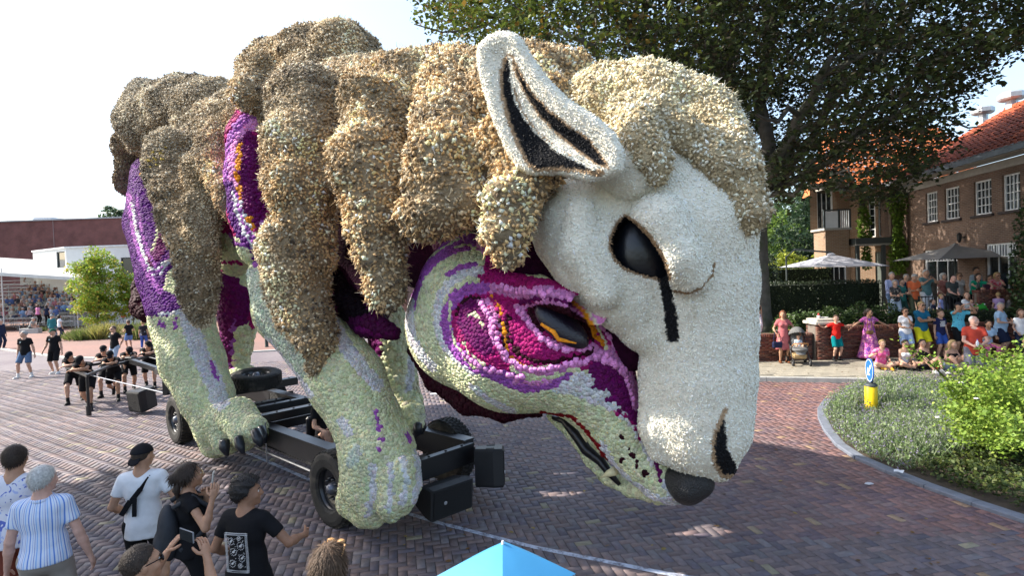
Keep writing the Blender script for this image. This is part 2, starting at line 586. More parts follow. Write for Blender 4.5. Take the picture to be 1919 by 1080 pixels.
def surface_nets(v, lo, vox):
 s = v < 0
 nx, ny, nz = v.shape
 cnt = np.zeros((nx - 1, ny - 1, nz - 1), dtype=np.int8)
 for i in (0, 1):
  for j in (0, 1):
   for k in (0, 1):
    cnt += s[i:nx - 1 + i, j:ny - 1 + j, k:nz - 1 + k]
 act = (cnt > 0) & (cnt < 8)
 I, J, K = np.nonzero(act)
 if len(I) == 0: return np.zeros((0, 3)), np.zeros((0, 4), dtype=np.int32)
 acc = np.zeros((len(I), 3)); num = np.zeros(len(I))
 c8 = [(0, 0, 0), (1, 0, 0), (0, 1, 0), (1, 1, 0), (0, 0, 1), (1, 0, 1), (0, 1, 1), (1, 1, 1)]
 val = [v[I + a, J + b, K + c] for a, b, c in c8]
 for p, q in ((0, 1), (2, 3), (4, 5), (6, 7), (0, 2), (1, 3), (4, 6), (5, 7), (0, 4), (1, 5), (2, 6), (3, 7)):
  a, b = val[p], val[q]
  mk = (a < 0) != (b < 0)
  t = np.where(mk, a / np.where(mk, a - b, 1), 0)
  A, B = np.array(c8[p], float), np.array(c8[q], float)
  acc += np.where(mk[:, None], A + t[:, None] * (B - A), 0); num += mk
 V = (acc / num[:, None] + np.stack([I, J, K], 1)) * vox + lo
 idx = np.full(act.shape, -1, dtype=np.int32)
 idx[I, J, K] = np.arange(len(I))
 F = []
 a, b = s[:-1, 1:-1, 1:-1], s[1:, 1:-1, 1:-1]
 for flip in (0, 1):
  i, j, k = np.nonzero(a & ~b if not flip else ~a & b); j = j + 1; k = k + 1
  q = np.stack([idx[i, j - 1, k - 1], idx[i, j, k - 1], idx[i, j, k], idx[i, j - 1, k]], 1); F.append(q[:, ::-1] if flip else q)
 a, b = s[1:-1, :-1, 1:-1], s[1:-1, 1:, 1:-1]
 for flip in (0, 1):
  i, j, k = np.nonzero(a & ~b if not flip else ~a & b); i = i + 1; k = k + 1
  q = np.stack([idx[i - 1, j, k - 1], idx[i - 1, j, k], idx[i, j, k], idx[i, j, k - 1]], 1); F.append(q[:, ::-1] if flip else q)
 a, b = s[1:-1, 1:-1, :-1], s[1:-1, 1:-1, 1:]
 for flip in (0, 1):
  i, j, k = np.nonzero(a & ~b if not flip else ~a & b); i = i + 1; j = j + 1
  q = np.stack([idx[i - 1, j - 1, k], idx[i, j - 1, k], idx[i, j, k], idx[i - 1, j, k]], 1); F.append(q[:, ::-1] if flip else q)
 F = np.concatenate(F)
 F = F[(F >= 0).all(1)]
 return V, F

def vnormals(V, F):
 n = np.cross(V[F[:, 2]] - V[F[:, 0]], V[F[:, 3]] - V[F[:, 1]])
 N = np.zeros_like(V)
 for i in range(4): np.add.at(N, F[:, i], n)
 return N / (np.linalg.norm(N, axis=1, keepdims=True) + 1e-9)

def scatter(V, F, cell, seed=1, over=3.0):
 "evenly spread points on a quad surface: at most one per cell; returns positions and normals"
 g = np.random.default_rng(seed)
 T = np.concatenate([F[:, [0, 1, 2]], F[:, [0, 2, 3]]])
 a, b, c = V[T[:, 0]], V[T[:, 1]], V[T[:, 2]]
 cr = np.cross(b - a, c - a)
 ar = np.linalg.norm(cr, axis=1) / 2
 n = int(ar.sum() / cell ** 2 * over)
 t = g.choice(len(T), n, p=ar / ar.sum())
 u, w = g.random(n), g.random(n)
 fl = u + w > 1
 u[fl], w[fl] = 1 - u[fl], 1 - w[fl]
 P = a[t] + u[:, None] * (b[t] - a[t]) + w[:, None] * (c[t] - a[t])
 vn = vnormals(V, F)
 N = vn[T[t, 0]] * (1 - u - w)[:, None] + vn[T[t, 1]] * u[:, None] + vn[T[t, 2]] * w[:, None]
 N /= np.linalg.norm(N, axis=1, keepdims=True) + 1e-9
 keep, grid = [], {}
 q = np.floor(P / cell).astype(int)
 c2 = (cell * 0.82) ** 2
 for i in range(n):
  x, y, z = q[i]
  ok = True
  for dx in (-1, 0, 1):
   for dy in (-1, 0, 1):
    for dz in (-1, 0, 1):
     for j in grid.get((x + dx, y + dy, z + dz), ()):
      dd = P[i] - P[j]
      if dd @ dd < c2: ok = False; break
     if not ok: break
    if not ok: break
   if not ok: break
  if ok:
   keep.append(i); grid.setdefault((x, y, z), []).append(i)
 return P[keep], N[keep]

def frames(N, seed=0, spin=True):
 "rotation matrices (n,3,3) with z along N"
 g = np.random.default_rng(seed)
 n = len(N)
 h = g.normal(size=(n, 3)) if spin else np.tile([0.1, 0.0, 1.0], (n, 1))
 x = np.cross(h, N); x /= np.linalg.norm(x, axis=1, keepdims=True) + 1e-9
 y = np.cross(N, x)
 return np.stack([x, y, N], 2)

def strew(bV, bF, P, R, S, col=None, shade=None):
 """many copies of a small shape in one mesh: base verts, base faces (m,k), positions, rotations, scales (n,) or (n,3);
 col (n,3); shade (len(bV),3) multiplies per base vertex"""
 n, m = len(P), len(bV)
 S = np.asarray(S, float)
 if S.ndim == 1: S = np.repeat(S[:, None], 3, 1)
 V = np.einsum('nij,nkj->nki', R, bV[None] * S[:, None, :]) + P[:, None, :]
 F = (bF[None] + (np.arange(n) * m)[:, None, None]).reshape(-1, bF.shape[1])
 C = None
 if col is not None:
  C = np.repeat(np.asarray(col)[:, None, :], m, 1)
  if shade is not None: C = C * shade[None]
  C = C.reshape(-1, 3)
 return V.reshape(-1, 3), F, C

def vnoise(P, scale, seed=0):
 "smooth cheap noise in -1..1 at points"
 g = np.random.default_rng(seed)
 r = np.zeros(P.shape[:-1])
 for i in range(7):
  d = g.normal(size=3); d /= np.linalg.norm(d)
  r = r + np.sin(P @ d * scale * (0.7 + 0.25 * i) + g.random() * 6.28)
 return r / 4.0

# ---- flower shape: a ruffled rosette of two rings round a small heart
def rosette(n=8):
 V, F = [(0, 0, 0.42)], []
 for r, z0, z1, off in ((0.38, 0.5, 0.36, 0.0), (0.78, 0.42, 0.24, 0.5), (1.05, 0.16, 0.02, 0.0)):
  for i in range(n):
   a = (i + off) * 2 * math.pi / n
   V.append((r * math.cos(a), r * math.sin(a), z0 if i % 2 == 0 else z1))
 for i in range(n): F.append((0, 1 + i, 1 + (i + 1) % n))
 for k in (0, 1):
  for i in range(n):
   a, b = 1 + k * n + i, 1 + k * n + (i + 1) % n
   c, d = 1 + (k + 1) * n + i, 1 + (k + 1) * n + (i + 1) % n
   F.append((a, c, b)); F.append((b, c, d))
 sh = np.ones((len(V), 3)); sh[0] = 0.62; sh[1:1 + n] = 0.9
 return np.array(V, float), np.array(F), sh

ROS_V0, ROS_F0, _ = rosette(6)
# ================================================================== ground, road bricks, pavement, traffic island
def gpoly(pts, z=0.0): return [tuple(G(x, y, z)[:2]) for x, y in pts]

def inside(x, y, poly): return poly_sd(np.asarray(x, float), np.asarray(y, float), poly) < 0

JOINT = M('joint_sand', (0.05, 0.043, 0.043), rough=0.95, var=0.3, vs=3, bump=0.3, bs=60, coords='Object')
FARROAD = M('far_paving', (0.165, 0.140, 0.145), rough=0.85, var=0.22, vs=7, bump=0.3, bs=25, det=6, col2=(0.135, 0.11, 0.12), c2s=0.35, c2t=0.5)
PLAZA = M('plaza_paving', (0.235, 0.130, 0.105), rough=0.85, var=0.16, vs=9, bump=0.25, bs=25, det=6, col2=(0.20, 0.12, 0.10), c2s=0.3)
KERBM = M('kerb_concrete', (0.34, 0.34, 0.325), rough=0.85, var=0.15, vs=5, bump=0.3, bs=60)
TERRAM = M('terrain_grass', (0.07, 0.09, 0.035), rough=0.95, var=0.3, vs=0.8)

mb = MB(); mb.add([(-400, -60, -0.06), (400, -60, -0.06), (400, 900, -0.06), (-400, 900, -0.06)], [(0, 1, 2, 3)])
mb.obj('ground', TERRAM, kind='structure')
road_me = MB().add([(-60, -20, -0.0065), (60, -20, -0.0065), (60, 70, -0.0065), (-60, 70, -0.0065)], [(0, 1, 2, 3)]).me('road', JOINT)
road = link('road', road_me, kind='structure')
BR_FAR = 23.0
mb = MB(); mb.add([(-60, BR_FAR, -0.001), (60, BR_FAR, -0.001), (60, 70, -0.001), (-60, 70, -0.001)], [(0, 1, 2, 3)])
mb.obj('far_street', FARROAD, kind='structure')
PLZ = gpoly([(-260, 622), (-60, 646), (0, 653), (55, 662), (130, 671), (240, 672), (340, 670), (430, 662), (525, 657)]) + [(-9.5, 45.0), (-9.5, 69.0), (-59.0, 69.0)]
mb = MB(); mb.prism(PLZ, -0.05, 0.035)
mb.obj('plaza', PLAZA, kind='structure')

def strip(path, w, z0, z1, joint=None):
 "a kerb along a path; returns one or many boxes"
 out = []
 P = np.array(path, float)
 seg = np.linalg.norm(np.diff(P, axis=0), axis=1); L = seg.sum()
 cum = np.concatenate([[0], np.cumsum(seg)])
 n = max(1, int(L / (joint or 1e9)))
 for i in range(n):
  t0, t1 = L * i / n + (0.004 if joint else 0), L * (i + 1) / n - (0.004 if joint else 0)
  ts = [t0] + [c for c in cum if t0 + 0.02 < c < t1 - 0.02] + [t1]
  c = np.array([[np.interp(t, cum, P[:, 0]), np.interp(t, cum, P[:, 1])] for t in ts])
  d = np.gradient(c, axis=0); d /= np.linalg.norm(d, axis=1, keepdims=True)
  nn = np.stack([-d[:, 1], d[:, 0]], 1) * w / 2
  m = MB()
  k = len(c)
  b = 0.012
  V = [(*(c[j] + nn[j]), z0) for j in range(k)] + [(*(c[j] + nn[j]), z1 - b) for j in range(k)] + [(*(c[j] + nn[j] * (1 - 2 * b / w)), z1) for j in range(k)] + \
   [(*(c[j] - nn[j] * (1 - 2 * b / w)), z1) for j in range(k)] + [(*(c[j] - nn[j]), z1 - b) for j in range(k)] + [(*(c[j] - nn[j]), z0) for j in range(k)]
  F = []
  for r in range(5):
   for j in range(k - 1): F.append((r * k + j, r * k + j + 1, (r + 1) * k + j + 1, (r + 1) * k + j))
  F.append(tuple(r * k for r in range(6))); F.append(tuple(r * k + k - 1 for r in range(6))[::-1])
  m.add(V, F); out.append(m)
 return out

lk = empty('kerb', (0, 0, 0)); lk['kind'] = 'structure'
for m in strip([(p[0], p[1] - 0.16) for p in PLZ[:9]], 0.26, -0.05, 0.06, 1.0): m.obj('kerb_stone', KERBM, lk)

ISL = gpoly([(1541, 782), (1552, 806), (1575, 834), (1610, 858), (1660, 880), (1740, 912), (1840, 948), (1960, 988), (2250, 1070)]) + [(13.5, 5.0), (15.0, 11.0)] + gpoly([(2060, 742), (1900, 735), (1760, 730), (1660, 722), (1590, 732), (1552, 756)])
GRAN = M('blue_kerbstone', (0.15, 0.165, 0.20), rough=0.7, var=0.2, vs=8, bump=0.35, bs=70)
SOIL = M('bed_soil', (0.055, 0.042, 0.03), rough=0.95, var=0.4, vs=6, bump=0.6, bs=25)
mb = MB(); mb.prism([tuple(p) for p in ISL][::1], -0.05, 0.05)
isl = mb.obj('island_ground', SOIL, kind='structure')
ik = empty('island_kerb', (0, 0, 0)); ik['kind'] = 'structure'
for m in strip([tuple(p) for p in gpoly([(1552, 752), (1540, 770), (1541, 786), (1552, 809), (1575, 837), (1610, 861), (1660, 883), (1740, 915), (1840, 951), (1960, 991), (2250, 1073)])], 0.17, -0.05, 0.055, 0.62): m.obj('kerb_stone', GRAN, ik)

KY = [tuple(G(1380, 706, 0.12)[:2]), tuple(G(1600, 709, 0.12)[:2]), tuple(G(1800, 713, 0.12)[:2]), tuple(G(2060, 720, 0.12)[:2])]
PAV = [(2.0, KY[0][1] + 0.1)] + KY + [(24.0, KY[-1][1] - 0.3), (24.0, 19.2), (2.0, 19.6)]
PAVB = M('slab_joint', (0.20, 0.185, 0.15), rough=0.95, var=0.2, vs=4)
mb = MB(); mb.prism(PAV, -0.05, 0.112)
pav = mb.obj('pavement', PAVB, kind='structure')
for m in strip([(2.0, KY[0][1])] + KY + [(24.0, KY[-1][1] - 0.35)], 0.14, -0.05, 0.125, 1.0): m.obj('kerb_stone', KERBM, pav)
SLABM = M('pavement_slab_stone', (0.27, 0.245, 0.195), rough=0.9, var=0.15, vs=6, bump=0.2, bs=50, rnd=0.13, col2=(0.22, 0.20, 0.165), c2s=1.4, c2t=0.55)
sm_ = MB().bev((0, 0, 0), (0.394, 0.294, 0.03), 0.004).me('slab', SLABM)
rest = MB(); n_s = 0
for j in range(14):
 for i in range(50):
  x = 4.6 + i * 0.40 + (0.20 if j % 2 else 0); y = 14.2 + j * 0.30
  q = proj((x, y, 0.12))
  if not (1330 < q[0] < 1990): continue
  if poly_sd(np.array([x]), np.array([y]), PAV)[0] > -0.17: continue
  if n_s < 300:
   link('slab', sm_, pav, loc=(x, y, 0.108 + 0.003 * random.random()), rot=(random.gauss(0, 0.003), random.gauss(0, 0.003), 0)); n_s += 1
  else: rest.bev((x, y, 0.109), (0.394, 0.294, 0.03), 0.004)
if rest.v: rest.obj('slabs', SLABM, pav, kind='stuff')

Wd, NB = 0.103, 2
ang = 102 * D2R
ca, sa = math.cos(ang), math.sin(ang)
I, J = np.meshgrid(np.arange(-560, 561), np.arange(-200, 201), indexing='ij')
bx, by = (I + NB * J).ravel() * Wd, (I - NB * J).ravel() * Wd
cx = np.concatenate([bx + NB * Wd / 2, bx + Wd / 2]); cy = np.concatenate([by + Wd / 2, by + Wd + NB * Wd / 2])
hz = np.concatenate([np.zeros(len(bx)), np.ones(len(bx))])
wx, wy = cx * ca - cy * sa, cx * sa + cy * ca + 12.0
ok = (wy > 1.5) & (wy < BR_FAR + 0.05) & (np.abs(wx) < wy * 1.05 + 1.2)
wx, wy, hz = wx[ok], wy[ok], hz[ok]
q = proj(np.stack([wx, wy, np.zeros_like(wx)], 1))
ok = (q[:, 0] > -110) & (q[:, 0] < 2030) & (q[:, 1] < 1190)
ok &= ~inside(wx, wy, ISL) & (poly_sd(wx, wy, PAV) > 0.06)
wx, wy, hz, q = wx[ok], wy[ok], hz[ok], q[ok]
g = np.random.default_rng(2)
n = len(wx)
PALB = np.array([(0.195, 0.155, 0.150), (0.215, 0.160, 0.145), (0.155, 0.132, 0.145), (0.205, 0.180, 0.175), (0.245, 0.180, 0.160), (0.32, 0.28, 0.18)])
red = np.clip((wx - 1.0) / 5.0, 0, 1)
pw = np.array([0.30, 0.26, 0.20, 0.16, 0.055, 0.025])
pi = g.choice(6, n, p=pw)
Pz = np.stack([wx, wy, np.zeros(n)], 1)
PALB = PALB * np.array([0.70, 0.70, 0.76])
bc = PALB[pi] * (0.90 + 0.2 * g.random((n, 1))) * (1 + 0.15 * vnoise(Pz, 0.8, 4) + 0.13 * vnoise(Pz, 3.1, 14) - 0.16 * (vnoise(Pz * [1, 0.45, 1], 1.9, 24) > 0.75))[:, None]
bc = bc * (1 - red[:, None]) + bc * np.array([1.28, 0.93, 0.84]) * red[:, None]
nr = np.argsort(-(1.0 / wy) + 0.0)                    # nearest first
vis = np.where((q[:, 0] > 0) & (q[:, 0] < 1919) & (q[:, 1] < 1080) & (q[:, 1] > 0))[0]
vis = vis[np.argsort(wy[vis])]
single = set(vis[:300].tolist())
hl, hw, bv = NB * Wd / 2 - 0.003, Wd / 2 - 0.003, 0.003
bV = np.array([(-hl, -hw, -0.016), (hl, -hw, -0.016), (hl, hw, -0.016), (-hl, hw, -0.016), (-hl + bv, -hw + bv, 0), (hl - bv, -hw + bv, 0), (hl - bv, hw - bv, 0), (-hl + bv, hw - bv, 0)])
bV[:4, 2] = -0.010
bF = np.array([(4, 5, 6, 7), (0, 1, 5, 4), (1, 2, 6, 5), (2, 3, 7, 6), (3, 0, 4, 7)])
a = ang + hz * math.pi / 2 + g.normal(0, 0.012, n)
tx, ty = g.normal(0, 0.010, n), g.normal(0, 0.010, n)
R = np.zeros((n, 3, 3))
R[:, 0, 0] = np.cos(a); R[:, 0, 1] = -np.sin(a); R[:, 1, 0] = np.sin(a); R[:, 1, 1] = np.cos(a); R[:, 2, 2] = 1
R[:, 2, 0] = tx; R[:, 2, 1] = ty
zz = g.normal(0, 0.0014, n)
BRICKM = M('road_brick', rough=0.72, var=0.22, vs=14, bump=0.35, bs=45, attr=True, spec=0.32, bdist=0.01)
mk = np.ones(n, bool); mk[list(single)] = False
V, F, C = strew(bV, bF, np.stack([wx, wy, zz], 1)[mk], R[mk], np.ones(mk.sum()), bc[mk])
link('bricks', mesh('bricks', V, F, BRICKM, False, C), road, 'stuff')
bms = [mesh('brick', bV, bF, BRICKM, False, np.tile(PALB[i] * f, (8, 1))) for i in range(6) for f in (0.85, 1.0, 1.12)]
for i in sorted(single):
 o = link('brick', bms[pi[i] * 3 + int(g.integers(3))], road)
 o.location = (wx[i], wy[i], zz[i]); o.rotation_euler = (tx[i] * 0.7, ty[i] * 0.7, a[i])
print('bricks', n)
LINEM = M('faded_line_paint', (0.50, 0.54, 0.64), rough=0.9, var=0.2, vs=10)
nt = LINEM.node_tree
_b = nt.nodes['Principled BSDF']; _tcx = _n(nt, 'ShaderNodeTexCoord'); _nzx = _n(nt, 'ShaderNodeTexNoise'); _nzx.inputs['Scale'].default_value = 9; _nzx.inputs['Detail'].default_value = 8; _nzx.inputs['Roughness'].default_value = 0.8
nt.links.new(_tcx.outputs['Object'], _nzx.inputs['Vector'])
_mrx = _n(nt, 'ShaderNodeMapRange'); _mrx.inputs[1].default_value = 0.34; _mrx.inputs[2].default_value = 0.55; _mrx.inputs[3].default_value = 0.0; _mrx.inputs[4].default_value = 0.85
nt.links.new(_nzx.outputs[0], _mrx.inputs[0]); nt.links.new(_mrx.outputs[0], _b.inputs['Alpha'])
for path, w_ in (([(460, 848), (520, 874), (590, 905), (700, 944), (820, 981), (1000, 1027), (1250, 1077), (1500, 1120)], 0.075),):
 pts = [G(x, y) for x, y in path]
 mb = MB()
 for p0, p1 in zip(pts[:-1], pts[1:]):
  d = (p1 - p0)[:2]; d = d / np.linalg.norm(d); nn = np.array([-d[1], d[0]]) * w_ / 2
  mb.add([(*(p0[:2] + nn), 0.006), (*(p0[:2] - nn), 0.006), (*(p1[:2] - nn), 0.006), (*(p1[:2] + nn), 0.006)], [(0, 1, 2, 3)])
 mb.obj('painted_line', LINEM, kind='structure')
# ================================================================== buildings, grandstand, garden walls, terrace
GLASS = M('window_glass', (0.012, 0.017, 0.02), rough=0.08, var=0.3, vs=1.5, spec=0.8)
WHITEP = M('white_frame_paint', (0.74, 0.75, 0.75), rough=0.5, var=0.08)
DGREY = M('dark_grey_paint', (0.045, 0.055, 0.055), rough=0.5, var=0.1)
LINTEL = M('dark_sill_tile', (0.055, 0.042, 0.04), rough=0.7, var=0.2)

def wall_panel(o, u, n, width, z0, z1, holes, th=0.16):
 """brick wall face with real openings: o ground corner, u along, n outward; holes (u0, u1, za, zb). returns mesh arrays (with uv in metres)"""
 us = sorted({0.0, width} | {h[0] for h in holes} | {h[1] for h in holes})
 zs = sorted({z0, z1} | {h[2] for h in holes} | {h[3] for h in holes})
 V, F, UV = [], [], []
 o, u, n = np.asarray(o, float), np.asarray(u, float), np.asarray(n, float)

 def quad(ps, uv):
  k = len(V)
  V.extend(ps); F.append((k, k + 1, k + 2, k + 3)); UV.extend(uv)
 P = lambda a, z, d=0.0: o + u * a + np.array([0, 0, 1.0]) * z - n * d
 for a, b in zip(us[:-1], us[1:]):
  for c, d in zip(zs[:-1], zs[1:]):
   m = ((a + b) / 2, (c + d) / 2)
   if any(h[0] < m[0] < h[1] and h[2] < m[1] < h[3] for h in holes): continue
   quad([P(a, c), P(b, c), P(b, d), P(a, d)], [(a, c), (b, c), (b, d), (a, d)])
 for a, b, c, d in holes:
  quad([P(a, c), P(a, c, th), P(a, d, th), P(a, d)], [(0, c), (th, c), (th, d), (0, d)])
  quad([P(b, c, th), P(b, c), P(b, d), P(b, d, th)], [(0, c), (th, c), (th, d), (0, d)])
  quad([P(a, c), P(b, c), P(b, c, th), P(a, c, th)], [(a, 0), (b, 0), (b, th), (a, th)])
  quad([P(a, d, th), P(b, d, th), P(b, d), P(a, d)], [(a, 0), (b, 0), (b, th), (a, th)])
 return V, F, UV

def uv_obj(name, V, F, UV, mat, parent):
 me = mesh(name, np.array(V), F, mat)
 l = me.uv_layers.new(name='UVMap')
 for p in me.polygons:
  for li in p.loop_indices: l.data[li].uv = UV[me.loops[li].vertex_index]
 return link(name, me, parent)

def window(parent, o, u, n, hole, cols, rows, fr=0.06, bar=0.028, mat=None, inset=0.10, top_row=None):
 a, b, c, d = hole
 mat = mat or WHITEP
 o, u, n = np.asarray(o, float), np.asarray(u, float), np.asarray(n, float)
 R3 = np.stack([u, -n, [0, 0, 1.0]], 1)
 at_ = lambda x, z, dd=0.0: o + u * x + np.array([0, 0, z]) - n * (inset + dd)
 f = MB()
 for x in (a + fr / 2, b - fr / 2): f.box(at_(x, (c + d) / 2), (fr, 0.06, d - c), R3)
 for z in (c + fr / 2, d - fr / 2): f.box(at_((a + b) / 2, z, 0.001), (b - a - 2 * fr, 0.06, fr), R3)
 fo = f.obj('window', mat, parent)
 g_ = MB()
 xs = np.linspace(a + fr, b - fr, cols + 1); zs = np.linspace(c + fr, d - fr, rows + 1) if top_row is None else np.array([c + fr, d - fr - top_row, d - fr])
 for x in xs[1:-1]: g_.box(at_(x, (c + d) / 2, 0.005), (bar, 0.035, d - c - 2 * fr), R3)
 for z in zs[1:-1]: g_.box(at_((a + b) / 2, z, 0.008), (b - a - 2 * fr, 0.03, bar), R3)
 if g_.v: g_.obj('glazing_bar', mat, fo)
 MB().box(at_((a + b) / 2, (c + d) / 2, 0.03), (b - a - fr, 0.008, d - c - fr), R3).obj('pane', GLASS, fo)
 return fo

def sill(parent, o, u, n, hole, h=0.10, out=0.09, mat=None):
 a, b, c, d = hole
 R3 = np.stack([u, -np.asarray(n), [0, 0, 1.0]], 1)
 MB().bev(np.asarray(o) + np.asarray(u) * (a + b) / 2 + np.array([0, 0, c - h / 2 - 0.002]) + np.asarray(n) * (out / 2 - 0.05), (b - a + 0.24, out + 0.1, h), 0.01, R3).obj('sill', mat or LINTEL, parent)

def tiled_roof(name, p00, p10, p11, p01, mat, parent, tw=0.30, tl=0.34, rng=None):
 """pantiles on a sloping face: p00-p10 the eave, p01-p11 the ridge; every tile is its own curved piece, joined as stuff"""
 p00, p10, p11, p01 = [np.asarray(p, float) for p in (p00, p10, p11, p01)]
 sl = np.linalg.norm((p01 + p11) / 2 - (p00 + p10) / 2)
 rows = max(2, int(sl / tl))
 nrm = np.cross(p10 - p00, p01 - p00); nrm /= np.linalg.norm(nrm)
 if nrm[2] < 0: nrm = -nrm
 g = rng or np.random.default_rng(4)
 V, F, C = [], [], []
 k = 0
 for r in range(rows):
  a0, a1 = r / rows, (r + 1) / rows + 0.10 / rows
  e0, e1 = p00 + (p01 - p00) * a0, p10 + (p11 - p10) * a0
  f0, f1 = p00 + (p01 - p00) * min(a1, 1), p10 + (p11 - p10) * min(a1, 1)
  L = np.linalg.norm(e1 - e0)
  m = max(1, int(round(L / tw)))
  for i in range(m):
   t0, t1 = i / m, (i + 1) / m
   j = g.normal(0, 0.006)
   for t, h in ((0, 0.012), (0.22, 0.055), (0.5, 0.03), (0.78, 0.0), (1.0, 0.016)):
    tt = t0 + (t1 - t0) * t
    V.append(e0 + (e1 - e0) * tt + nrm * (h + 0.035 + j)); V.append(f0 + (f1 - f0) * tt + nrm * (h + j))
   for s_ in range(4): F.append((k + 2 * s_, k + 2 * s_ + 2, k + 2 * s_ + 3, k + 2 * s_ + 1))
   c = np.array([1, 1, 1]) * (0.82 + 0.36 * g.random()); c = c * np.array([1 + g.normal(0, 0.05), 1, 1 + g.normal(0, 0.04)])
   C.extend([c] * 10)
   k += 10
 base = np.array(mat[1])
 return link(name, mesh(name, np.array(V), np.array(F), mat[0], True, np.clip(np.array(C) * base, 0, 1)), parent, 'stuff')

# ---------------------------------------------------------------- the brick house on the right
HOUSE = empty('brick_house', (18.0, 22.0, 0.0), 0, 'large brown brick house with an orange tiled roof and white barred windows behind the terrace', 'house')

def hu(o): return under(o, HOUSE)

HO = np.array([18.60, 26.5, 0.0]); HU = np.array([-0.122, -0.9925, 0.0]); HU /= np.linalg.norm(HU); HN = np.array([HU[1], -HU[0], 0.0])

def on_wall(px, py):
 r = ray(px, py); t = ((HO - CAM) @ HN) / (r @ HN)
 p = CAM + r * t - HO
 return float(p @ HU), float(p[2])

UPW = [(1735, 1757, 361, 417), (1770, 1798, 351, 411), (1825, 1858, 336, 402), (1878, 1912, 324, 394), (1942, 1990, 310, 384)]
up = []
for x0, x1, y0, y1 in UPW:
 u0, u1 = on_wall(x0, (y0 + y1) / 2)[0], on_wall(x1, (y0 + y1) / 2)[0]
 up.append((u0, u1))
zt = np.mean([on_wall((a + b) / 2, c)[1] for a, b, c, d in UPW]); zb = np.mean([on_wall((a + b) / 2, d)[1] for a, b, c, d in UPW])
LOW = []
for x0, x1, y0 in ((1731, 1794, 470), (1846, 1906, 458)):
 u0, zt2 = on_wall(x0, y0); u1, _ = on_wall(x1, y0)
 LOW.append((u0, u1, 1.15, zt2))
ZE = 6.75
holes = [(a, b, zb, zt) for a, b in up] + LOW
BRK = brick_mat('brown_brick', (0.185, 0.108, 0.072), (0.125, 0.074, 0.054), (0.20, 0.165, 0.135))
BRKY = brick_mat('yellow_brown_brick', (0.30, 0.18, 0.105), (0.235, 0.135, 0.08), (0.30, 0.25, 0.19))
V, F, UV = wall_panel(HO, HU, HN, 17.0, 0.0, ZE, holes)
hu(uv_obj('wall', V, F, UV, BRK, HOUSE))
for h in holes[:5]:
 hu(window(HOUSE, HO, HU, HN, h, 5 if h[1] - h[0] > 1.2 else 4, 4))
 so = [o for o in HOUSE.children][-1]
 sill(HOUSE, HO - np.array(HOUSE.location), HU, HN, h)
for h in LOW:
 w_ = window(HOUSE, HO, HU, HN, h, 3, 2, top_row=0.42); hu(w_)
 xs = np.linspace(h[0] + 0.06, h[1] - 0.06, 12)[1:-1]
 R3 = np.stack([HU, -HN, [0, 0, 1.0]], 1)
 b_ = MB()
 for x in xs: b_.box(HO + HU * x + np.array([0, 0, h[3] - 0.06 - 0.21]) - HN * 0.10, (0.03, 0.04, 0.42), R3)
 b_.obj('fanlight_bar', WHITEP, w_)
SOFF = M('pale_soffit', (0.36, 0.34, 0.30), rough=0.7, var=0.1)
GUT = M('zinc_gutter', (0.16, 0.19, 0.21), rough=0.45, metal=0.3, var=0.2)
mid = HO + HU * 8.4 + HN * 0.32 + np.array([0, 0, ZE + 0.09])
R3 = np.stack([HU, -HN, [0, 0, 1.0]], 1)
hu(MB().box(mid, (17.6, 0.66, 0.10), R3).obj('soffit', SOFF))
hu(MB().box(mid + HN * 0.36 + np.array([0, 0, 0.10]), (17.7, 0.14, 0.24), R3).obj('gutter', GUT))
hu(MB().box(HO + HU * 8.4 + HN * 0.03 + np.array([0, 0, ZE - 0.14]), (17.2, 0.06, 0.30), R3).obj('frieze', SOFF))
ROOFM = M('roof_tile', rough=0.75, var=0.15, vs=3, attr=True, spec=0.25)
SHADED_TILES = (ROOFM, (0.36, 0.085, 0.036))  # main roof tiles darkened: the beech's shade put into their colour
ZR = 10.1
e0 = HO + HU * (-0.3) + HN * 0.74 + np.array([0, 0, ZE + 0.22]); e1 = e0 + HU * 17.4
r0 = HO - HN * 4.6 + HU * 0.1 + np.array([0, 0, ZR]); r1 = r0 + HU * 17.0
hu(tiled_roof('roof_tiles', e0, e1, r1, r0, SHADED_TILES, None))
hu(MB().add([e0, e1, r1, r0, e0 + [0, 0, -.12], e1 + [0, 0, -.12], r1 + [0, 0, -.12], r0 + [0, 0, -.12]], [(3, 2, 1, 0), (4, 5, 6, 7), (0, 1, 5, 4), (2, 3, 7, 6)]).xf(loc=(0, 0, -0.02)).obj('roof_boards', LINTEL))
rg = MB()
for i in range(42):
 rg.lathe([(0.13, -0.2), (0.15, 0.2)], r0 + HU * (0.2 + i * 0.4) + np.array([0, 0, 0.02]), frame(HU), n=8)
hu(rg.obj('ridge_tiles', M('ridge_tile', (0.36, 0.085, 0.035), var=0.2), kind='stuff'))
VENT = M('zinc_vent', (0.42, 0.46, 0.50), rough=0.4, metal=0.4, var=0.15)
for px, py, sc_ in ((1842, 214, 1.0), (1896, 188, 1.12)):
 r = ray(px, py); t = ((r0 - CAM) @ HN) / (r @ HN); P = CAM + r * t
 v_ = MB()
 v_.lathe([(0.20, -0.75), (0.20, 0.0), (0.42, 0.02), (0.46, 0.08), (0.46, 0.26), (0.36, 0.34), (0.0, 0.36)], (0, 0, 0), n=8)
 hu(v_.xf(np.eye(3) * sc_, P).obj('roof_vent', VENT))
WO = np.array([17.07, 27.91, 0.0]); WU = np.array([0.7071, -0.7071, 0]); WN = np.array([-0.7071, -0.7071, 0])
WL = 2.14
def on_wing(px, py):
 r = ray(px, py); t = ((WO - CAM) @ WN) / (r @ WN); p = CAM + r * t - WO
 return float(p @ WU), float(p[2])
wh = []
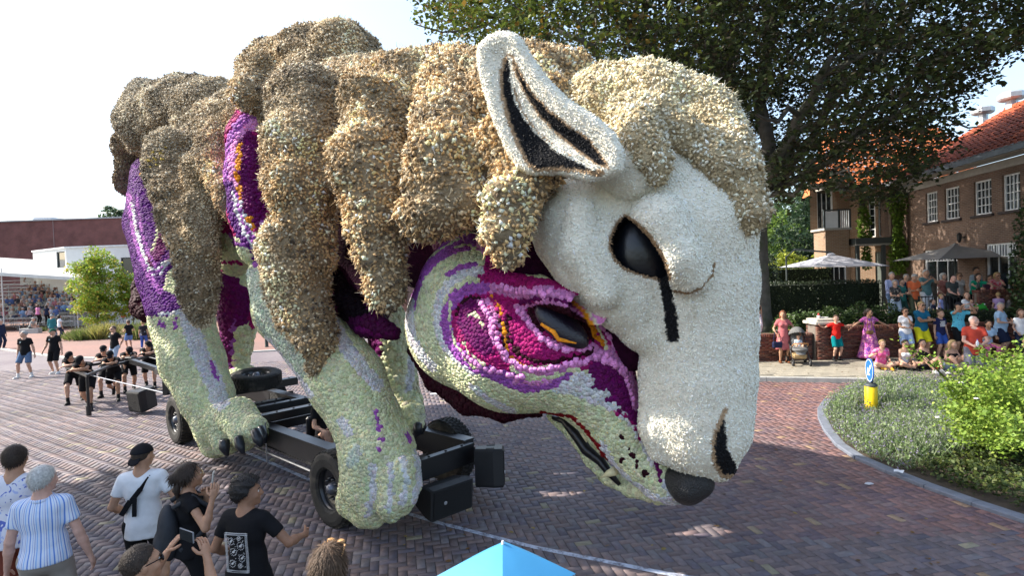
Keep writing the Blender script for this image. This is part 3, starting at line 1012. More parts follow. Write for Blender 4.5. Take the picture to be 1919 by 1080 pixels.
for x0, x1, y0, y1 in ((1627, 1641, 365, 444), (1645, 1658, 362, 443), (1662, 1675, 360, 441)):
 a_, z1_ = on_wing(x0, y0); b_, z0_ = on_wing(x1, y1); wh.append((a_, b_, z0_, z1_))
dr = (on_wing(1640, 480)[0], on_wing(1668, 480)[0], 1.05, on_wing(1650, 472)[1])
V, F, UV = wall_panel(WO, WU, WN, WL, 0, 6.9, wh + [dr])
hu(uv_obj('wing_wall', V, F, UV, BRKY, HOUSE))
V, F, UV = wall_panel((15.75, 27.91, 0), (1, 0, 0), (0, -1, 0), 1.32, 0, 6.9, [])
hu(uv_obj('wing_wall', V, F, UV, BRKY, HOUSE))
for h in wh: hu(window(HOUSE, WO, WU, WN, h, 1, 6, fr=0.05))
DOORM = M('grey_green_door', (0.15, 0.17, 0.15), rough=0.5, var=0.1)
hu(MB().bev(WO + WU * (dr[0] + dr[1]) / 2 - WN * 0.08 + np.array([0, 0, (dr[2] + dr[3]) / 2]), (dr[1] - dr[0], 0.06, dr[3] - dr[2]), 0.01, np.stack([WU, -WN, [0, 0, 1.0]], 1)).obj('door', DOORM))
V, F, UV = wall_panel((18.05, 26.35, 0), (1, 0, 0), (0, -1, 0), 0.6, 0, ZE - 0.1, [])
V2, F2, UV2 = wall_panel((18.05, 27.2, 0), (0, -1, 0), (-1, 0, 0), 0.85, 0, ZE - 0.1, [])
k = len(V)
hu(uv_obj('corner_pier', V + V2, F + [tuple(i + k for i in f) for f in F2], UV + UV2, BRK, HOUSE))
BX0, BX1, BY = 14.85, 15.95, 26.2
bl = (0.12, 0.98, 1.15, on_wing(1580, 500)[1] + 0.25)
V, F, UV = wall_panel((BX0, BY, 0), (1, 0, 0), (0, -1, 0), BX1 - BX0, 0, 4.85, [bl])
V2, F2, UV2 = wall_panel((BX1, BY, 0), (0, 1, 0), (1, 0, 0), 1.0, 0, 4.85, [])
V3, F3, UV3 = wall_panel((BX0, BY + 1.0, 0), (0, -1, 0), (-1, 0, 0), 1.0, 0, 4.85, [])
k = len(V); k2 = k + len(V2)
hu(uv_obj('bay_wall', V + V2 + V3, F + [tuple(i + k for i in f) for f in F2] + [tuple(i + k2 for i in f) for f in F3], UV + UV2 + UV3, BRKY, HOUSE))
hu(window(HOUSE, (BX0, BY, 0), (1, 0, 0), (0, -1, 0), bl, 3, 1))
hu(MB().box(((BX0 + BX1) / 2, BY + 0.5, 4.90), (1.3, 1.2, 0.10)).obj('balcony_floor', SOFF))
hu(MB().box((BX0 + 0.28, BY - 0.02, 5.35), (0.62, 0.04, 0.78)).obj('balcony_panel', WHITEP))
rl = MB()
rl.box(((BX0 + BX1) / 2, BY - 0.02, 5.80), (1.3, 0.07, 0.06))
for x in (BX0 - 0.05, BX0 + 0.64, BX1 + 0.06): rl.box((x, BY - 0.02, 5.36), (0.07, 0.07, 0.84))
hu(rl.obj('balcony_rail', DGREY))
for i in range(5): hu(MB().box((BX0 + 0.75 + i * 0.09, BY - 0.02, 5.36), (0.025, 0.03, 0.80)).obj('baluster', WHITEP))
V, F, UV = wall_panel((BX0 - 0.1, 27.3, 0), (1, 0, 0), (0, -1, 0), 1.3, 4.8, 7.2, [(0.35, 1.15, 5.0, 6.9)])
hu(uv_obj('upper_wall', V, F, UV, BRKY, HOUSE))
hu(window(HOUSE, (BX0 - 0.1, 27.3, 0), (1, 0, 0), (0, -1, 0), (0.35, 1.15, 5.0, 6.9), 3, 1))
PX0, PX1 = 16.1, 18.05
hu(MB().box(((PX0 + PX1) / 2, 26.55, 4.28), (PX1 - PX0, 1.3, 0.28)).obj('porch_roof', DGREY))
hu(MB().box(((PX0 + PX1) / 2, 26.55, 4.10), (PX1 - PX0 - 0.12, 1.2, 0.08)).obj('porch_soffit', SOFF))
for x in (PX0 + 0.12, PX1 - 0.62): hu(MB().box((x, 26.0, 2.6), (0.14, 0.14, 2.95)).obj('porch_post', DGREY))
a0, a1 = np.array([15.2, 26.7, 6.95]), np.array([23.0, 26.7, 6.95]); b0, b1 = np.array([17.0, 29.6, 10.3]), np.array([23.0, 29.6, 10.3])
hu(tiled_roof('roof_tiles', a0, a1, b1, b0, (ROOFM, (0.50, 0.15, 0.05)), None))  # same tiles in a brighter tone, full sun put into the colour
a2 = np.array([16.4, 31.0, 6.95])
hu(tiled_roof('roof_tiles', a2, a0, b0 + [0, 0.01, 0], b0, (ROOFM, (0.50, 0.15, 0.05)), None))
hu(MB().box((19.1, 26.62, 6.88), (7.8, 0.12, 0.22)).obj('gutter', GUT))
hu(MB().box((19.0, 26.95, 6.86), (8.0, 0.6, 0.08)).obj('soffit', SOFF))
c0, c1 = np.array([14.3, 26.6, 6.9]), np.array([16.2, 26.6, 6.9]); d0, d1 = np.array([15.0, 28.0, 8.0]), np.array([16.2, 28.0, 8.0])
hu(tiled_roof('roof_tiles', c0 + [0, 0, .25], c1 + [0, 0, .25], d1, d0, (ROOFM, (0.50, 0.15, 0.05)), None))
hu(MB().box((15.25, 26.6, 7.0), (1.95, 0.14, 0.24)).obj('bay_gutter', SOFF))
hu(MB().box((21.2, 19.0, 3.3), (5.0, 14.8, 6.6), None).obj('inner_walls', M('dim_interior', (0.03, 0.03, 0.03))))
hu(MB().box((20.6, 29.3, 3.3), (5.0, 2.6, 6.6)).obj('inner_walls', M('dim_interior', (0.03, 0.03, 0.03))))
r = ray(1808, 445); t = ((HO - CAM) @ HN) / (r @ HN); P = CAM + r * t
lp = MB(); lp.box(P + HN * 0.10, (0.05, 0.22, 0.05), R3); lp.lathe([(0.02, 0.2), (0.09, 0.12), (0.07, -0.12), (0.02, -0.2)], P + HN * 0.2, n=8)
hu(lp.obj('wall_lamp', M('black_iron', (0.015, 0.015, 0.016), rough=0.5)))

# ---------------------------------------------------------------- brick garden wall along the pavement, built brick by brick
WBR = M('garden_wall_brick', rough=0.85, var=0.2, vs=12, bump=0.4, bs=50, attr=True, spec=0.25)
MORT = M('wall_mortar', (0.16, 0.135, 0.115), rough=0.95, var=0.2, vs=6)
bxV = np.concatenate(MB().bev((0, 0, 0), (1, 1, 1), 0.05).v)
bxF4 = np.array([f for f in MB().bev((0, 0, 0), (1, 1, 1), 0.05).f if len(f) == 4])
BXV = np.array([[x, y, z] for x in (-.5, .5) for y in (-.5, .5) for z in (-.5, .5)])
BXF = np.array([(0, 1, 3, 2), (4, 6, 7, 5), (0, 4, 5, 1), (2, 3, 7, 6), (0, 2, 6, 4), (1, 5, 7, 3)])
WPAL = np.array([(0.155, 0.058, 0.040), (0.125, 0.048, 0.037), (0.19, 0.075, 0.048), (0.095, 0.043, 0.037), (0.165, 0.085, 0.06)])

def bricked(parent, a, b, z0, z1, th, seed, cop=True, single=0):
 "running-bond wall from a to b; single: how many of the bricks are parts of their own"
 g = np.random.default_rng(seed)
 a, b = np.asarray(a, float), np.asarray(b, float)
 d = b - a; L = np.linalg.norm(d); d /= L
 ang_ = math.atan2(d[1], d[0])
 MB().box(((a + b)[0] / 2, (a + b)[1] / 2, (z0 + z1) / 2), (L - 0.012, th - 0.012, z1 - z0), rotz(ang_)).obj('wall_core', MORT, parent)
 P, S, C = [], [], []
 zc = z1 - (0.11 if cop else 0)
 rows = max(1, int(round((zc - z0) / 0.062)))
 rh = (zc - z0) / rows
 for r in range(rows):
  off = 0 if r % 2 else -0.11
  x = off
  while x < L:
   x0, x1 = max(x, 0), min(x + 0.22, L)
   if x1 - x0 > 0.03:
    for sd_ in (-1, 1):
     c = a + d * (x0 + x1) / 2 + np.array([d[1], -d[0]]) * sd_ * (th / 2 - 0.045)
     P.append((c[0], c[1], z0 + (r + 0.5) * rh)); S.append((x1 - x0 - 0.010, 0.098 + 0.006 * g.random(), rh - 0.010))
     C.append(WPAL[g.integers(5)] * (0.8 + 0.45 * g.random()))
   x += 0.22
 if cop:
  m = int(L / 0.072)
  for i in range(m):
   c = a + d * ((i + 0.5) * L / m)
   P.append((c[0], c[1], z1 - 0.05)); S.append((L / m - 0.009, th + 0.05, 0.10 + 0.008 * g.random())); C.append(WPAL[g.integers(5)] * (0.85 + 0.4 * g.random()))
 P, S, C = np.array(P), np.array(S), np.array(C)
 Rm = np.tile(rotz(ang_), (len(P), 1, 1))
 V, F, Cc = strew(BXV, BXF, P, Rm, S, C)
 link('brickwork', mesh('brickwork', V, F, WBR, False, Cc), parent, 'stuff')

g1 = G(1380, 673, 0.12); g2 = G(1523, 673.5, 0.12)
dl = 18.3
WA = W(1300, 672, dl)[:2]; WBp = W(1519, 672, dl)[:2]; WC = W(1557, 672, dl)[:2]; WD = np.array([24.0, 17.3])
low = empty('garden_wall', (WA[0], WA[1], 0), 0, 'lower stretch of the red brick garden wall left of the pillar with the pale cap', 'wall')
bricked(low, WA - WA, WBp - WA, 0.10, 1.0, 0.30, 5)
pil = empty('gate_pillar', (WC[0] - 0.3, WC[1], 0), 0, 'brick gate pillar with a pale stone cap in the garden wall', 'pillar')
bricked(pil, (-0.33, -0.02), (0.33, -0.02), 0.10, 1.26, 0.66, 6, cop=False)
CAPM = M('pale_stone_cap', (0.50, 0.46, 0.39), rough=0.85, var=0.15, bump=0.3)
MB().bev((0, -0.02, 1.33), (0.82, 0.82, 0.10), 0.02).bev((0, -0.02, 1.42), (0.66, 0.66, 0.08), 0.02).obj('cap', CAPM, pil)
hi = empty('garden_wall', (WC[0], WC[1], 0), 0, 'long higher stretch of the red brick garden wall right of the pillar', 'wall')
bricked(hi, (0.03, 0.0), WD - WC, 0.10, 1.18, 0.30, 7)
GARD = M('garden_soil', (0.05, 0.045, 0.028), rough=0.95, var=0.4, vs=4)
mb = MB(); mb.prism([(WA[0], WA[1] + 0.16), (WC[0] + 0.1, WC[1] + 0.2), (23.9, 17.55), (24, 60), (WA[0], 60)], -0.05, 0.86)
mb.obj('garden_ground', GARD, kind='structure')
TERR = M('terrace_paving', (0.26, 0.24, 0.21), rough=0.9, var=0.15, vs=5)
mb = MB(); mb.prism([(13.2, 19.75), (23.9, 18.7), (23.9, 35), (13.2, 35)], 0.5, 1.05)
mb.obj('terrace_floor', TERR, kind='structure')
ta, tb = W(1828, 590, 19.25)[:2], np.array([21.5, 18.6])
tw = empty('terrace_wall', (ta[0], ta[1], 0), 0, 'brick parapet of the terrace behind the seated mother, people leaning on its top', 'wall')
bricked(tw, (0, 0), tb - ta, 0.86, 2.16, 0.30, 8)
RAILM = M('black_railing_paint', (0.012, 0.012, 0.013), rough=0.4)
ra_, rb_ = W(1722, 590, 19.6), W(1800, 590, 19.4)
rail = empty('terrace_railing', (ra_[0], ra_[1], 1.05), 0, 'black metal railing with upright bars below the terrace guests', 'railing')
dv = rb_ - ra_; dv[2] = 0
for z_ in (0.12, 0.92):
 MB().beam((0, 0, z_), (dv[0], dv[1], z_), 0.04, 0.035).obj('rail', RAILM, rail)
for i in range(13):
 MB().tube([(dv[0] * i / 12, dv[1] * i / 12, 0.0 if i in (0, 12) else 0.12), (dv[0] * i / 12, dv[1] * i / 12, 0.95)], 0.022 if i in (0, 12) else 0.011, 6).obj('bar', RAILM, rail)

# ---------------------------------------------------------------- far left: brown hall, white annexe
BROWNB = brick_mat('plum_brick', (0.155, 0.060, 0.055), (0.125, 0.050, 0.050), (0.15, 0.075, 0.068), 0.22, 0.07, 0.008)
hall = empty('brick_hall', (-50, 66, 0), 0, 'long plum-brown brick hall with a flat roof behind the grandstand', 'building')
hz_ = W(100, 413, 64)[2]
x0, x1 = W(-260, 413, 64)[0], -30.0
me_ = MB().box(((x0 + x1) / 2 + 50, 4, hz_ / 2), (x1 - x0, 12, hz_)).me('wall', BROWNB); box_uv(me_); link('wall', me_, hall)
MB().box(((x0 + x1) / 2 + 50, 4, hz_ + 0.06), (x1 - x0 + 0.3, 12.3, 0.14)).obj('roof_edge', M('grey_coping', (0.30, 0.30, 0.32), var=0.1), hall)
jx = W(101, 450, 64)[0]
MB().box((jx + 50, -2.01, hz_ / 2), (0.06, 0.03, hz_ - 0.1)).obj('expansion_joint', M('joint_grey', (0.22, 0.16, 0.16)), hall)
vx = W(8, 405, 62)
MB().box((vx[0] + 50, 2, hz_ + 0.45), (2.2, 2.0, 0.7)).obj('roof_unit', M('pale_unit', (0.55, 0.56, 0.58)), hall)
WHB = M('white_render', (0.62, 0.62, 0.60), rough=0.85, var=0.06, vs=1.5, bump=0.1)
ann = empty('white_annexe', (-38, 52, 0), 0, 'low white rendered annexe with dark windows behind the young green tree', 'building')
DW = 51.0
xl, xc, xr = W(61, 466, DW + 3.5)[0], W(123, 466, DW)[0], W(300, 466, DW)[0]
zt_ = W(123, 465.5, DW)[2]
an = lambda px, py: (W(px, py, DW)[0] - xc, W(px, py, DW)[2])
ah = []
for p0, p1, q0, q1 in ((156, 190, 483, 517), (226, 251, 483, 515), (262, 290, 483, 515)):
 a_, z1_ = an(p0, q0); b_, z0_ = an(p1, q1); ah.append((a_, b_, z0_, z1_))
V, F, UV = wall_panel((xc, DW, 0), (1, 0, 0), (0, -1, 0), xr - xc, 0, zt_, ah)
ul = np.array([xc - xl, -3.5, 0]); Ll = np.linalg.norm(ul); ul /= Ll
nl = np.array([ul[1], -ul[0], 0])
V2, F2, UV2 = wall_panel((xl, DW + 3.5, 0), ul, nl, Ll, 0, zt_, [(Ll * 0.72, Ll * 0.97, zt_ - 1.75, zt_ - 0.25)])
k = len(V)
o = uv_obj('wall', V + V2, F + [tuple(i + k for i in f) for f in F2], UV + UV2, WHB, None); under(o, ann)
for h in ah: under(window(ann, (xc, DW, 0), (1, 0, 0), (0, -1, 0), h, 1, 1, fr=0.09, mat=DGREY), ann)
under(window(ann, (xl, DW + 3.5, 0), ul, nl, (Ll * 0.72, Ll * 0.97, zt_ - 1.75, zt_ - 0.25), 1, 2, fr=0.08, mat=DGREY), ann)
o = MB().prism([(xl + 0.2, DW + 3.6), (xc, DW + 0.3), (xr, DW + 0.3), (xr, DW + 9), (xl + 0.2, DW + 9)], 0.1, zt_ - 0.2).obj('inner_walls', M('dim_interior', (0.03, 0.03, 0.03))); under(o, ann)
o = MB().prism([(xl - 0.1, DW + 3.45), (xc - 0.05, DW - 0.12), (xr, DW - 0.12), (xr, DW + 9), (xl - 0.1, DW + 9)], zt_, zt_ + 0.14).obj('roof_edge', M('white_coping', (0.6, 0.6, 0.6))); under(o, ann)

rh = empty('brick_shop', (-22, 47, 0), 0, 'red brick building glimpsed between the hind legs of the float', 'building')
RB = brick_mat('red_brick', (0.27, 0.10, 0.065), (0.22, 0.08, 0.055), (0.27, 0.2, 0.16))
DB = 46.0
X0, X1 = W(404, 520, DB)[0], W(760, 520, DB)[0]
bh = lambda p0, p1, q0, q1: (W(p0, q0, DB)[0] - X0, W(p1, q0, DB)[0] - X0, W(p0, q1, DB)[2], W(p0, q0, DB)[2])
hs_ = [bh(437, 449, 508, 524), bh(470, 490, 508, 530)]
V, F, UV = wall_panel((X0, DB, 0), (1, 0, 0), (0, -1, 0), X1 - X0, 0, 6.2, hs_)
under(uv_obj('wall', V, F, UV, RB, None), rh)
for h in hs_: under(window(rh, (X0, DB, 0), (1, 0, 0), (0, -1, 0), h, 1, 1, fr=0.08), rh)
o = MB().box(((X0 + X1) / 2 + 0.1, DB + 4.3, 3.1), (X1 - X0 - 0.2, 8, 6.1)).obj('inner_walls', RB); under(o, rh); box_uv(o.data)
o = MB().box(((X0 + X1) / 2, DB + 4, 6.3), (X1 - X0 + 0.4, 8.6, 0.2)).obj('roof_edge', WHB); under(o, rh)

def flag(px, py0, py1, d, col, w, label):
 P = W(px, py0, d)
 t = empty('flag', (P[0], P[1], 0), 0, label, 'flag')
 top = P[2]; bot = W(px, py1, d)[2]
 MB().tube([(0, 0, 0), (0, 0, top + 0.1)], 0.035, 8).obj('pole', DGREY, t)
 V, F = [], []
 for i in range(7):
  for j in range(6):
   x = w * i / 6; z = top - (top - bot) * j / 5
   V.append((x + 0.02, 0.10 * math.sin(i * 1.2 + j * 0.5) * i / 6, z - 0.12 * (i / 6) ** 2))
 for i in range(6):
  for j in range(5): F.append((i * 6 + j, i * 6 + j + 1, i * 6 + j + 7, i * 6 + j + 6))
 link('cloth', mesh('cloth', np.array(V), F, M('flag_' + label.split()[0], col, var=0.1, trans=0.3), True), t)

flag(418, 518, 546, 40, (0.02, 0.42, 0.36), 0.7, 'teal and white flag on a dark pole glimpsed between the legs')
flag(448, 494, 545, 38, (0.75, 0.55, 0.02), 0.35, 'narrow yellow banner flag glimpsed between the legs')
BOLM = M('dark_bollard_paint', (0.03, 0.045, 0.042), rough=0.5)

def bollard(px, py, d_=None):
 P = G(px, py)
 return MB().lathe([(0.0, 0.0), (0.10, 0.0), (0.10, 0.02), (0.085, 0.05), (0.075, 0.70), (0.085, 0.72), (0.07, 0.79), (0.03, 0.84), (0.0, 0.85)], (0, 0, 0), n=12).obj('bollard', BOLM, None, True, loc=(P[0], P[1], 0.03))

tag(bollard(500, 652), 'dark green bollard on the pink plaza seen beneath the fleece', 'bollard')

# ---------------------------------------------------------------- grandstand under its white canopy
gs = empty('grandstand', (-44, 50, 0), 0, 'temporary grandstand of aluminium steps under a white canopy roof', 'grandstand')
ALUM = M('aluminium_tube', (0.46, 0.47, 0.48), rough=0.4, metal=0.5, var=0.1)
CANV = M('white_canvas', (0.66, 0.66, 0.64), rough=0.8, var=0.08, vs=0.8, trans=0.35)
gx1 = W(142, 520, 48)[0]; gx0 = -60.0
NR = 11
for r in range(NR):
 y = 47.5 + r * 0.80; z = 0.7 + r * 0.34
 o = MB().box(((gx0 + gx1) / 2, y + 0.35, z - 0.03), (gx1 - gx0, 0.72, 0.05)).obj('step_board', ALUM); under(o, gs)
 o = MB().box(((gx0 + gx1) / 2, y + 0.62, z + 0.42), (gx1 - gx0, 0.28, 0.04)).obj('bench_board', ALUM); under(o, gs)
m_ = MB()
for x in np.arange(gx0, gx1 + 0.1, 1.6):
 for r in range(0, NR, 2):
  m_.tube([(x, 47.6 + r * 0.8, 0), (x, 47.6 + r * 0.8, 0.7 + r * 0.34)], 0.03, 5)
 m_.tube([(x, 47.6, 0.3), (x, 47.6 + NR * 0.8, 0.6 + NR * 0.34)], 0.025, 5)
under(m_.obj('scaffold', ALUM, kind='stuff'), gs)
ctop = [W(-150, 476, 47.2), W(142, 513, 47.2)]
zf, zbk = W(60, 503, 47.2)[2], W(60, 487, 57)[2]
cp = MB()
zA, zB = 5.35, 7.05
xA = W(142, 519, 47.2)[0]
n_r = 12
V = []; F = []
for i in range(n_r + 1):
 x = xA + 0.2 - i * 1.45
 V += [(x, 47.0, W(140, 521, 47)[2] + i * 0.14), (x, 57.5, W(140, 507, 57.5)[2] + i * 0.14)]
for i in range(n_r): F.append((2 * i, 2 * i + 1, 2 * i + 3, 2 * i + 2))
V = np.array(V)
k = len(V)
VV = np.concatenate([V, V + [0, 0, 0.05]])
o = link('canopy', mesh('canopy', VV, F + [tuple(j + k for j in f[::-1]) for f in F] + [(0, 2 * n_r, 2 * n_r + k, k)], CANV)); under(o, gs)
for i in range(n_r + 1):
 o = MB().beam(V[2 * i] - [0, 0, 0.09], V[2 * i + 1] - [0, 0, 0.09], 0.08, 0.14).obj('canopy_rib', ALUM); under(o, gs)
o = MB().beam(V[0] + [0, -0.02, -0.12], V[2 * n_r] + [0, -0.02, -0.12], 0.10, 0.22).obj('front_truss', ALUM); under(o, gs)
for x, y in ((W(3, 520, 47.2)[0], 47.2), (xA, 47.2), (xA, 57.3)):
 o = MB().tube([(x, y, 0), (x, y, 5.4)], 0.05, 8).obj('mast', ALUM); under(o, gs)
o = MB().box(((W(57, 520, 57.4)[0] + xA) / 2 - 0.3, 57.45, 5.1), (xA - W(57, 520, 57.4)[0] + 1.6, 0.05, 2.1)).obj('back_wall', CANV); under(o, gs)
for i in range(9):
 r = i / 8
 o = MB().tube([(gx1 + 0.08, 47.5 + r * 8.2, 0.7 + r * 3.4), (gx1 + 0.08, 47.5 + r * 8.2, 1.8 + r * 3.4)], 0.022, 5).obj('guard_post', ALUM); under(o, gs)
o = MB().tube([(gx1 + 0.08, 47.5, 1.8), (gx1 + 0.08, 55.7, 5.2)], 0.025, 6).obj('guard_rail', ALUM); under(o, gs)
o = MB().tube([(gx1 + 0.08, 47.5, 1.25), (gx1 + 0.08, 55.7, 4.65)], 0.02, 6).obj('guard_rail', ALUM); under(o, gs)

def barrier(x, y, rz, label):
 t = empty('crowd_barrier', (x, y, 0.035), rz, label, 'barrier', 'steel crowd barriers before the grandstand')
 f = MB()
 f.tube([(-1.1, 0, 0.12), (-1.1, 0, 1.02), (-1.0, 0, 1.1), (1.0, 0, 1.1), (1.1, 0, 1.02), (1.1, 0, 0.12)], 0.024, 6)
 f.tube([(-1.1, 0, 0.25), (1.1, 0, 0.25)], 0.02, 6)
 f.obj('frame', ALUM, t)
 b = MB()
 for i in range(14): b.tube([(-1.0 + i * 2.0 / 13, 0, 0.25), (-1.0 + i * 2.0 / 13, 0, 1.1)], 0.009, 4)
 b.obj('bars', ALUM, t, kind='stuff')
 for s_ in (-0.8, 0.8): MB().beam((s_, -0.3, 0.02), (s_, 0.3, 0.02), 0.05, 0.02).beam((s_, 0, 0.02), (s_, 0, 0.25), 0.03, 0.03).obj('foot', ALUM, t)
 return t

b0 = None
for i, (px, py) in enumerate(((20, 618), (68, 616), (112, 613), (158, 611), (206, 609), (252, 607))):
 P = G(px, py)
 lb = 'steel crowd barrier before the grandstand, ' + ('leftmost of the row', 'second from the left', 'third from the left, by the stone bench', 'fourth from the left, left of the young tree', 'fifth from the left, behind the young tree', 'last on the right')[i]
 if b0 is None: b0 = barrier(P[0], P[1], 0.03, lb)
 else: dup(b0, None, (P[0], P[1], 0.035), random.gauss(0.03, 0.05), lb)
# ================================================================== trees, hedges and planting
LEAFM = M('leaf', rough=0.55, var=0.0, attr=True, spec=0.3, trans=0.35)
LEAFD = M('glossy_leaf', rough=0.45, var=0.0, attr=True, spec=0.4, trans=0.18)
BARK = M('grey_bark', (0.115, 0.105, 0.09), rough=0.9, var=0.3, vs=5, bump=0.6, bs=14, col2=(0.075, 0.085, 0.05), c2s=1.5, c2t=0.55)
BARKD = M('dark_bark', (0.06, 0.05, 0.04), rough=0.9, var=0.3, vs=5, bump=0.6, bs=14)
LF_V = np.array([(0, 0, 0), (0.32, 0.34, 0.06), (0.26, 0.72, 0.03), (0, 1.0, -0.05), (-0.26, 0.72, 0.03), (-0.32, 0.34, 0.06)], float)
LF_F = np.array([(0, 1, 2, 3), (0, 3, 4, 5)])
LQ_V = np.array([(0, 0, 0), (0.36, 0.45, 0.08), (0, 1.0, -0.04), (-0.36, 0.45, 0.08)], float)
LQ_F = np.array([(0, 1, 2, 3)])
BL_V = np.array([(-0.06, 0, 0), (0.06, 0, 0), (0.05, 0.6, 0.03), (-0.05, 0.6, 0.03), (0.0, 1.0, -0.05), (0.0, 1.0, -0.05)], float)
BL_F = np.array([(0, 1, 2, 3), (3, 2, 4, 5)])

def rand_rot(n, g, up=0.0, flat=0.0):
 "random orientations; flat pulls leaf faces towards the sky"
 z = g.normal(size=(n, 3)); z[:, 2] = np.abs(z[:, 2]) + flat
 z /= np.linalg.norm(z, axis=1, keepdims=True)
 h = g.normal(size=(n, 3)); h[:, 2] += up
 x = np.cross(h, z); x /= np.linalg.norm(x, axis=1, keepdims=True) + 1e-9
 return np.stack([x, np.cross(z, x), z], 2)

def leaves(name, P, size, cols, parent, g, flat=0.4, mat=None, shape=None, up=0.0, sv=0.35):
 n = len(P)
 bv, bf = shape or (LQ_V, LQ_F)
 c = np.asarray(cols)[g.integers(len(cols), size=n)] * (0.75 + 0.5 * g.random((n, 1)))
 V, F, C = strew(bv, bf, P, rand_rot(n, g, up, flat), size * (1 - sv + 2 * sv * g.random(n)), c)
 return link(name, mesh(name, V, F, mat or LEAFM, False, np.clip(C, 0, 0.9)), parent, 'stuff')

def sprays(centres, n, r, g, flat=0.35, droop=0.25):
 "leaf positions in flattish sprays round branch tips"
 k = len(centres)
 th = g.random((k, n)) * 2 * math.pi; rr = np.sqrt(g.random((k, n))) * r
 tl = g.normal(0, 0.25, (k, 2))
 x, y = rr * np.cos(th), rr * np.sin(th)
 z = g.normal(0, flat * r * 0.35, (k, n)) - droop * (rr / r) ** 2 * r + x * tl[:, :1] + y * tl[:, 1:]
 return (centres[:, None, :] + np.stack([x, y, z], -1)).reshape(-1, 3)

def limb(mb, a, b, ra, rb, g, wob=0.08, n=7, seg=8):
 t = np.linspace(0, 1, n)[:, None]
 L = np.linalg.norm(np.subtract(b, a))
 P = np.asarray(a) + (np.asarray(b) - np.asarray(a)) * t
 P[1:-1] += g.normal(0, wob * L / n, (n - 2, 3))
 P[:, 2] += -0.06 * L * (t[:, 0] * (1 - t[:, 0]))
 mb.tube(P, ra + (rb - ra) * t[:, 0], seg)
 return P

def tree(name, base, h, crown, label, cols, seed, trunk_r=0.12, n_sp=120, per=60, leaf=0.12, spr=0.5, cat='tree', group=None, flat=0.3, bark=None, forks=7, dens=None, mat=None):
 """trunk and limbs reach into a crown of leaf sprays; crown = (centre offset, radii) relative to the base"""
 g = np.random.default_rng(seed)
 t = empty(name, tuple(base), 0, label, cat, group)
 c, r = np.array(crown[0], float), np.array(crown[1], float)
 mb = MB()
 top = np.array([c[0] * 0.5, c[1] * 0.5, c[2] + r[2] * 0.3])
 T = limb(mb, (0, 0, -0.05), top, trunk_r, trunk_r * 0.25, g, 0.1, 9)
 for i in range(forks):
  p = T[2 + i % 6]
  d = g.normal(size=3); d[2] = abs(d[2]) * 0.6; d /= np.linalg.norm(d)
  q = c + d * r * 0.75
  limb(mb, p, q, trunk_r * 0.42, trunk_r * 0.06, g, 0.2, 6, 6)
 mb.obj('trunk', bark or BARK, t, True)
 d = g.normal(size=(n_sp * 3, 3)); d /= np.linalg.norm(d, axis=1, keepdims=True)
 rad = g.random(len(d)) ** 0.45
 C = c + d * r * rad[:, None]
 C = C + 0.18 * r * np.stack([vnoise(C, 3.0 / r.max() * 2, seed + i) for i in range(3)], 1)
 if dens is not None: C = C[dens(C)]
 C = C[:n_sp]
 P = sprays(C, per, spr, g, flat)
 leaves('crown', P, leaf, cols, t, g, mat=mat)
 return t

# ---------------------------------------------------------------- the big dark beech over the garden
g = np.random.default_rng(91)
tb_ = W(1418, 627, 20.6)
BX, BYY = tb_[0], tb_[1]
beech = empty('beech_tree', (BX, BYY, 0.86), 0, 'huge dark-leaved beech tree spreading over the garden and the head of the float', 'tree')
mb = MB()
loc = lambda P: np.asarray(P, float) - np.array([BX, BYY, 0.86])
fork = np.array([0.15, 0.3, 5.2])
mb.tube([(0, 0, -0.1), (0, 0, 0.15), (0.02, 0, 0.7), (0.05, 0.05, 2.2), (0.12, 0.2, 4.0), fork], [0.78, 0.62, 0.50, 0.44, 0.42, 0.42], 16)
LIMBS = [((1560, 105, 17.0), 0.27), ((1660, 20, 18.5), 0.22), ((1320, 60, 20.5), 0.34), ((1318, -120, 20.5), 0.3), ((1180, 40, 19.0), 0.24), ((1020, 45, 17.8), 0.2), ((1480, -150, 19.0), 0.3), ((1720, 190, 17.5), 0.16), ((935, 45, 17.3), 0.13), ((1600, 300, 18.0), 0.12), ((1850, 60, 16.5), 0.14), ((1240, 60, 23.5), 0.2), ((1100, -80, 22.0), 0.2), ((1760, -60, 21.0), 0.2)]
SECT = []
for (px, py, d), r_ in LIMBS:
 q = loc(W(px, py, d))
 P = limb(mb, fork + g.normal(0, 0.1, 3) - [0, 0, 0.4], q, r_, r_ * 0.35, g, 0.22, 9, 9)
 for j in range(5):
  s_ = P[3 + j]
  e = s_ + g.normal(0, 1.6, 3) + np.array([0, -0.5, 0.2]) + (q - fork) * 0.22
  P2 = limb(mb, s_, e, r_ * 0.4, 0.02, g, 0.3, 6, 5); SECT.append(P2[-1]); SECT.append(P2[3])
mb.obj('trunk', BARK, beech, True)
K = 8800
C = np.stack([g.uniform(-3.2, 25.0, K), g.uniform(12.2, 27.0, K), g.uniform(4.8, 18.0, K)], 1)
pj = proj(C)
lowline = np.interp(pj[:, 0], [790, 830, 900, 960, 1040, 1100, 1200, 1300, 1380, 1420, 1450, 1500, 1560, 1620, 1680, 1740, 1790, 1850, 1919, 2000], [20, 85, 110, 120, 170, 150, 170, 260, 330, 365, 385, 340, 350, 390, 360, 305, 225, 135, 90, 60])
cl = vnoise(C * np.array([1, 1, 1.9]), 0.9, 7)
rad = ((C[:, 0] - 9.5) / 14.0) ** 2 + ((C[:, 1] - 19.5) / 8.0) ** 2 + ((C[:, 2] - 10.5) / 8.5) ** 2
ok = (pj[:, 1] < lowline - 8 + 22 * vnoise(C, 2.2, 9)) & (rad < 1.0) & (cl > -0.54) & (pj[:, 0] > 795)
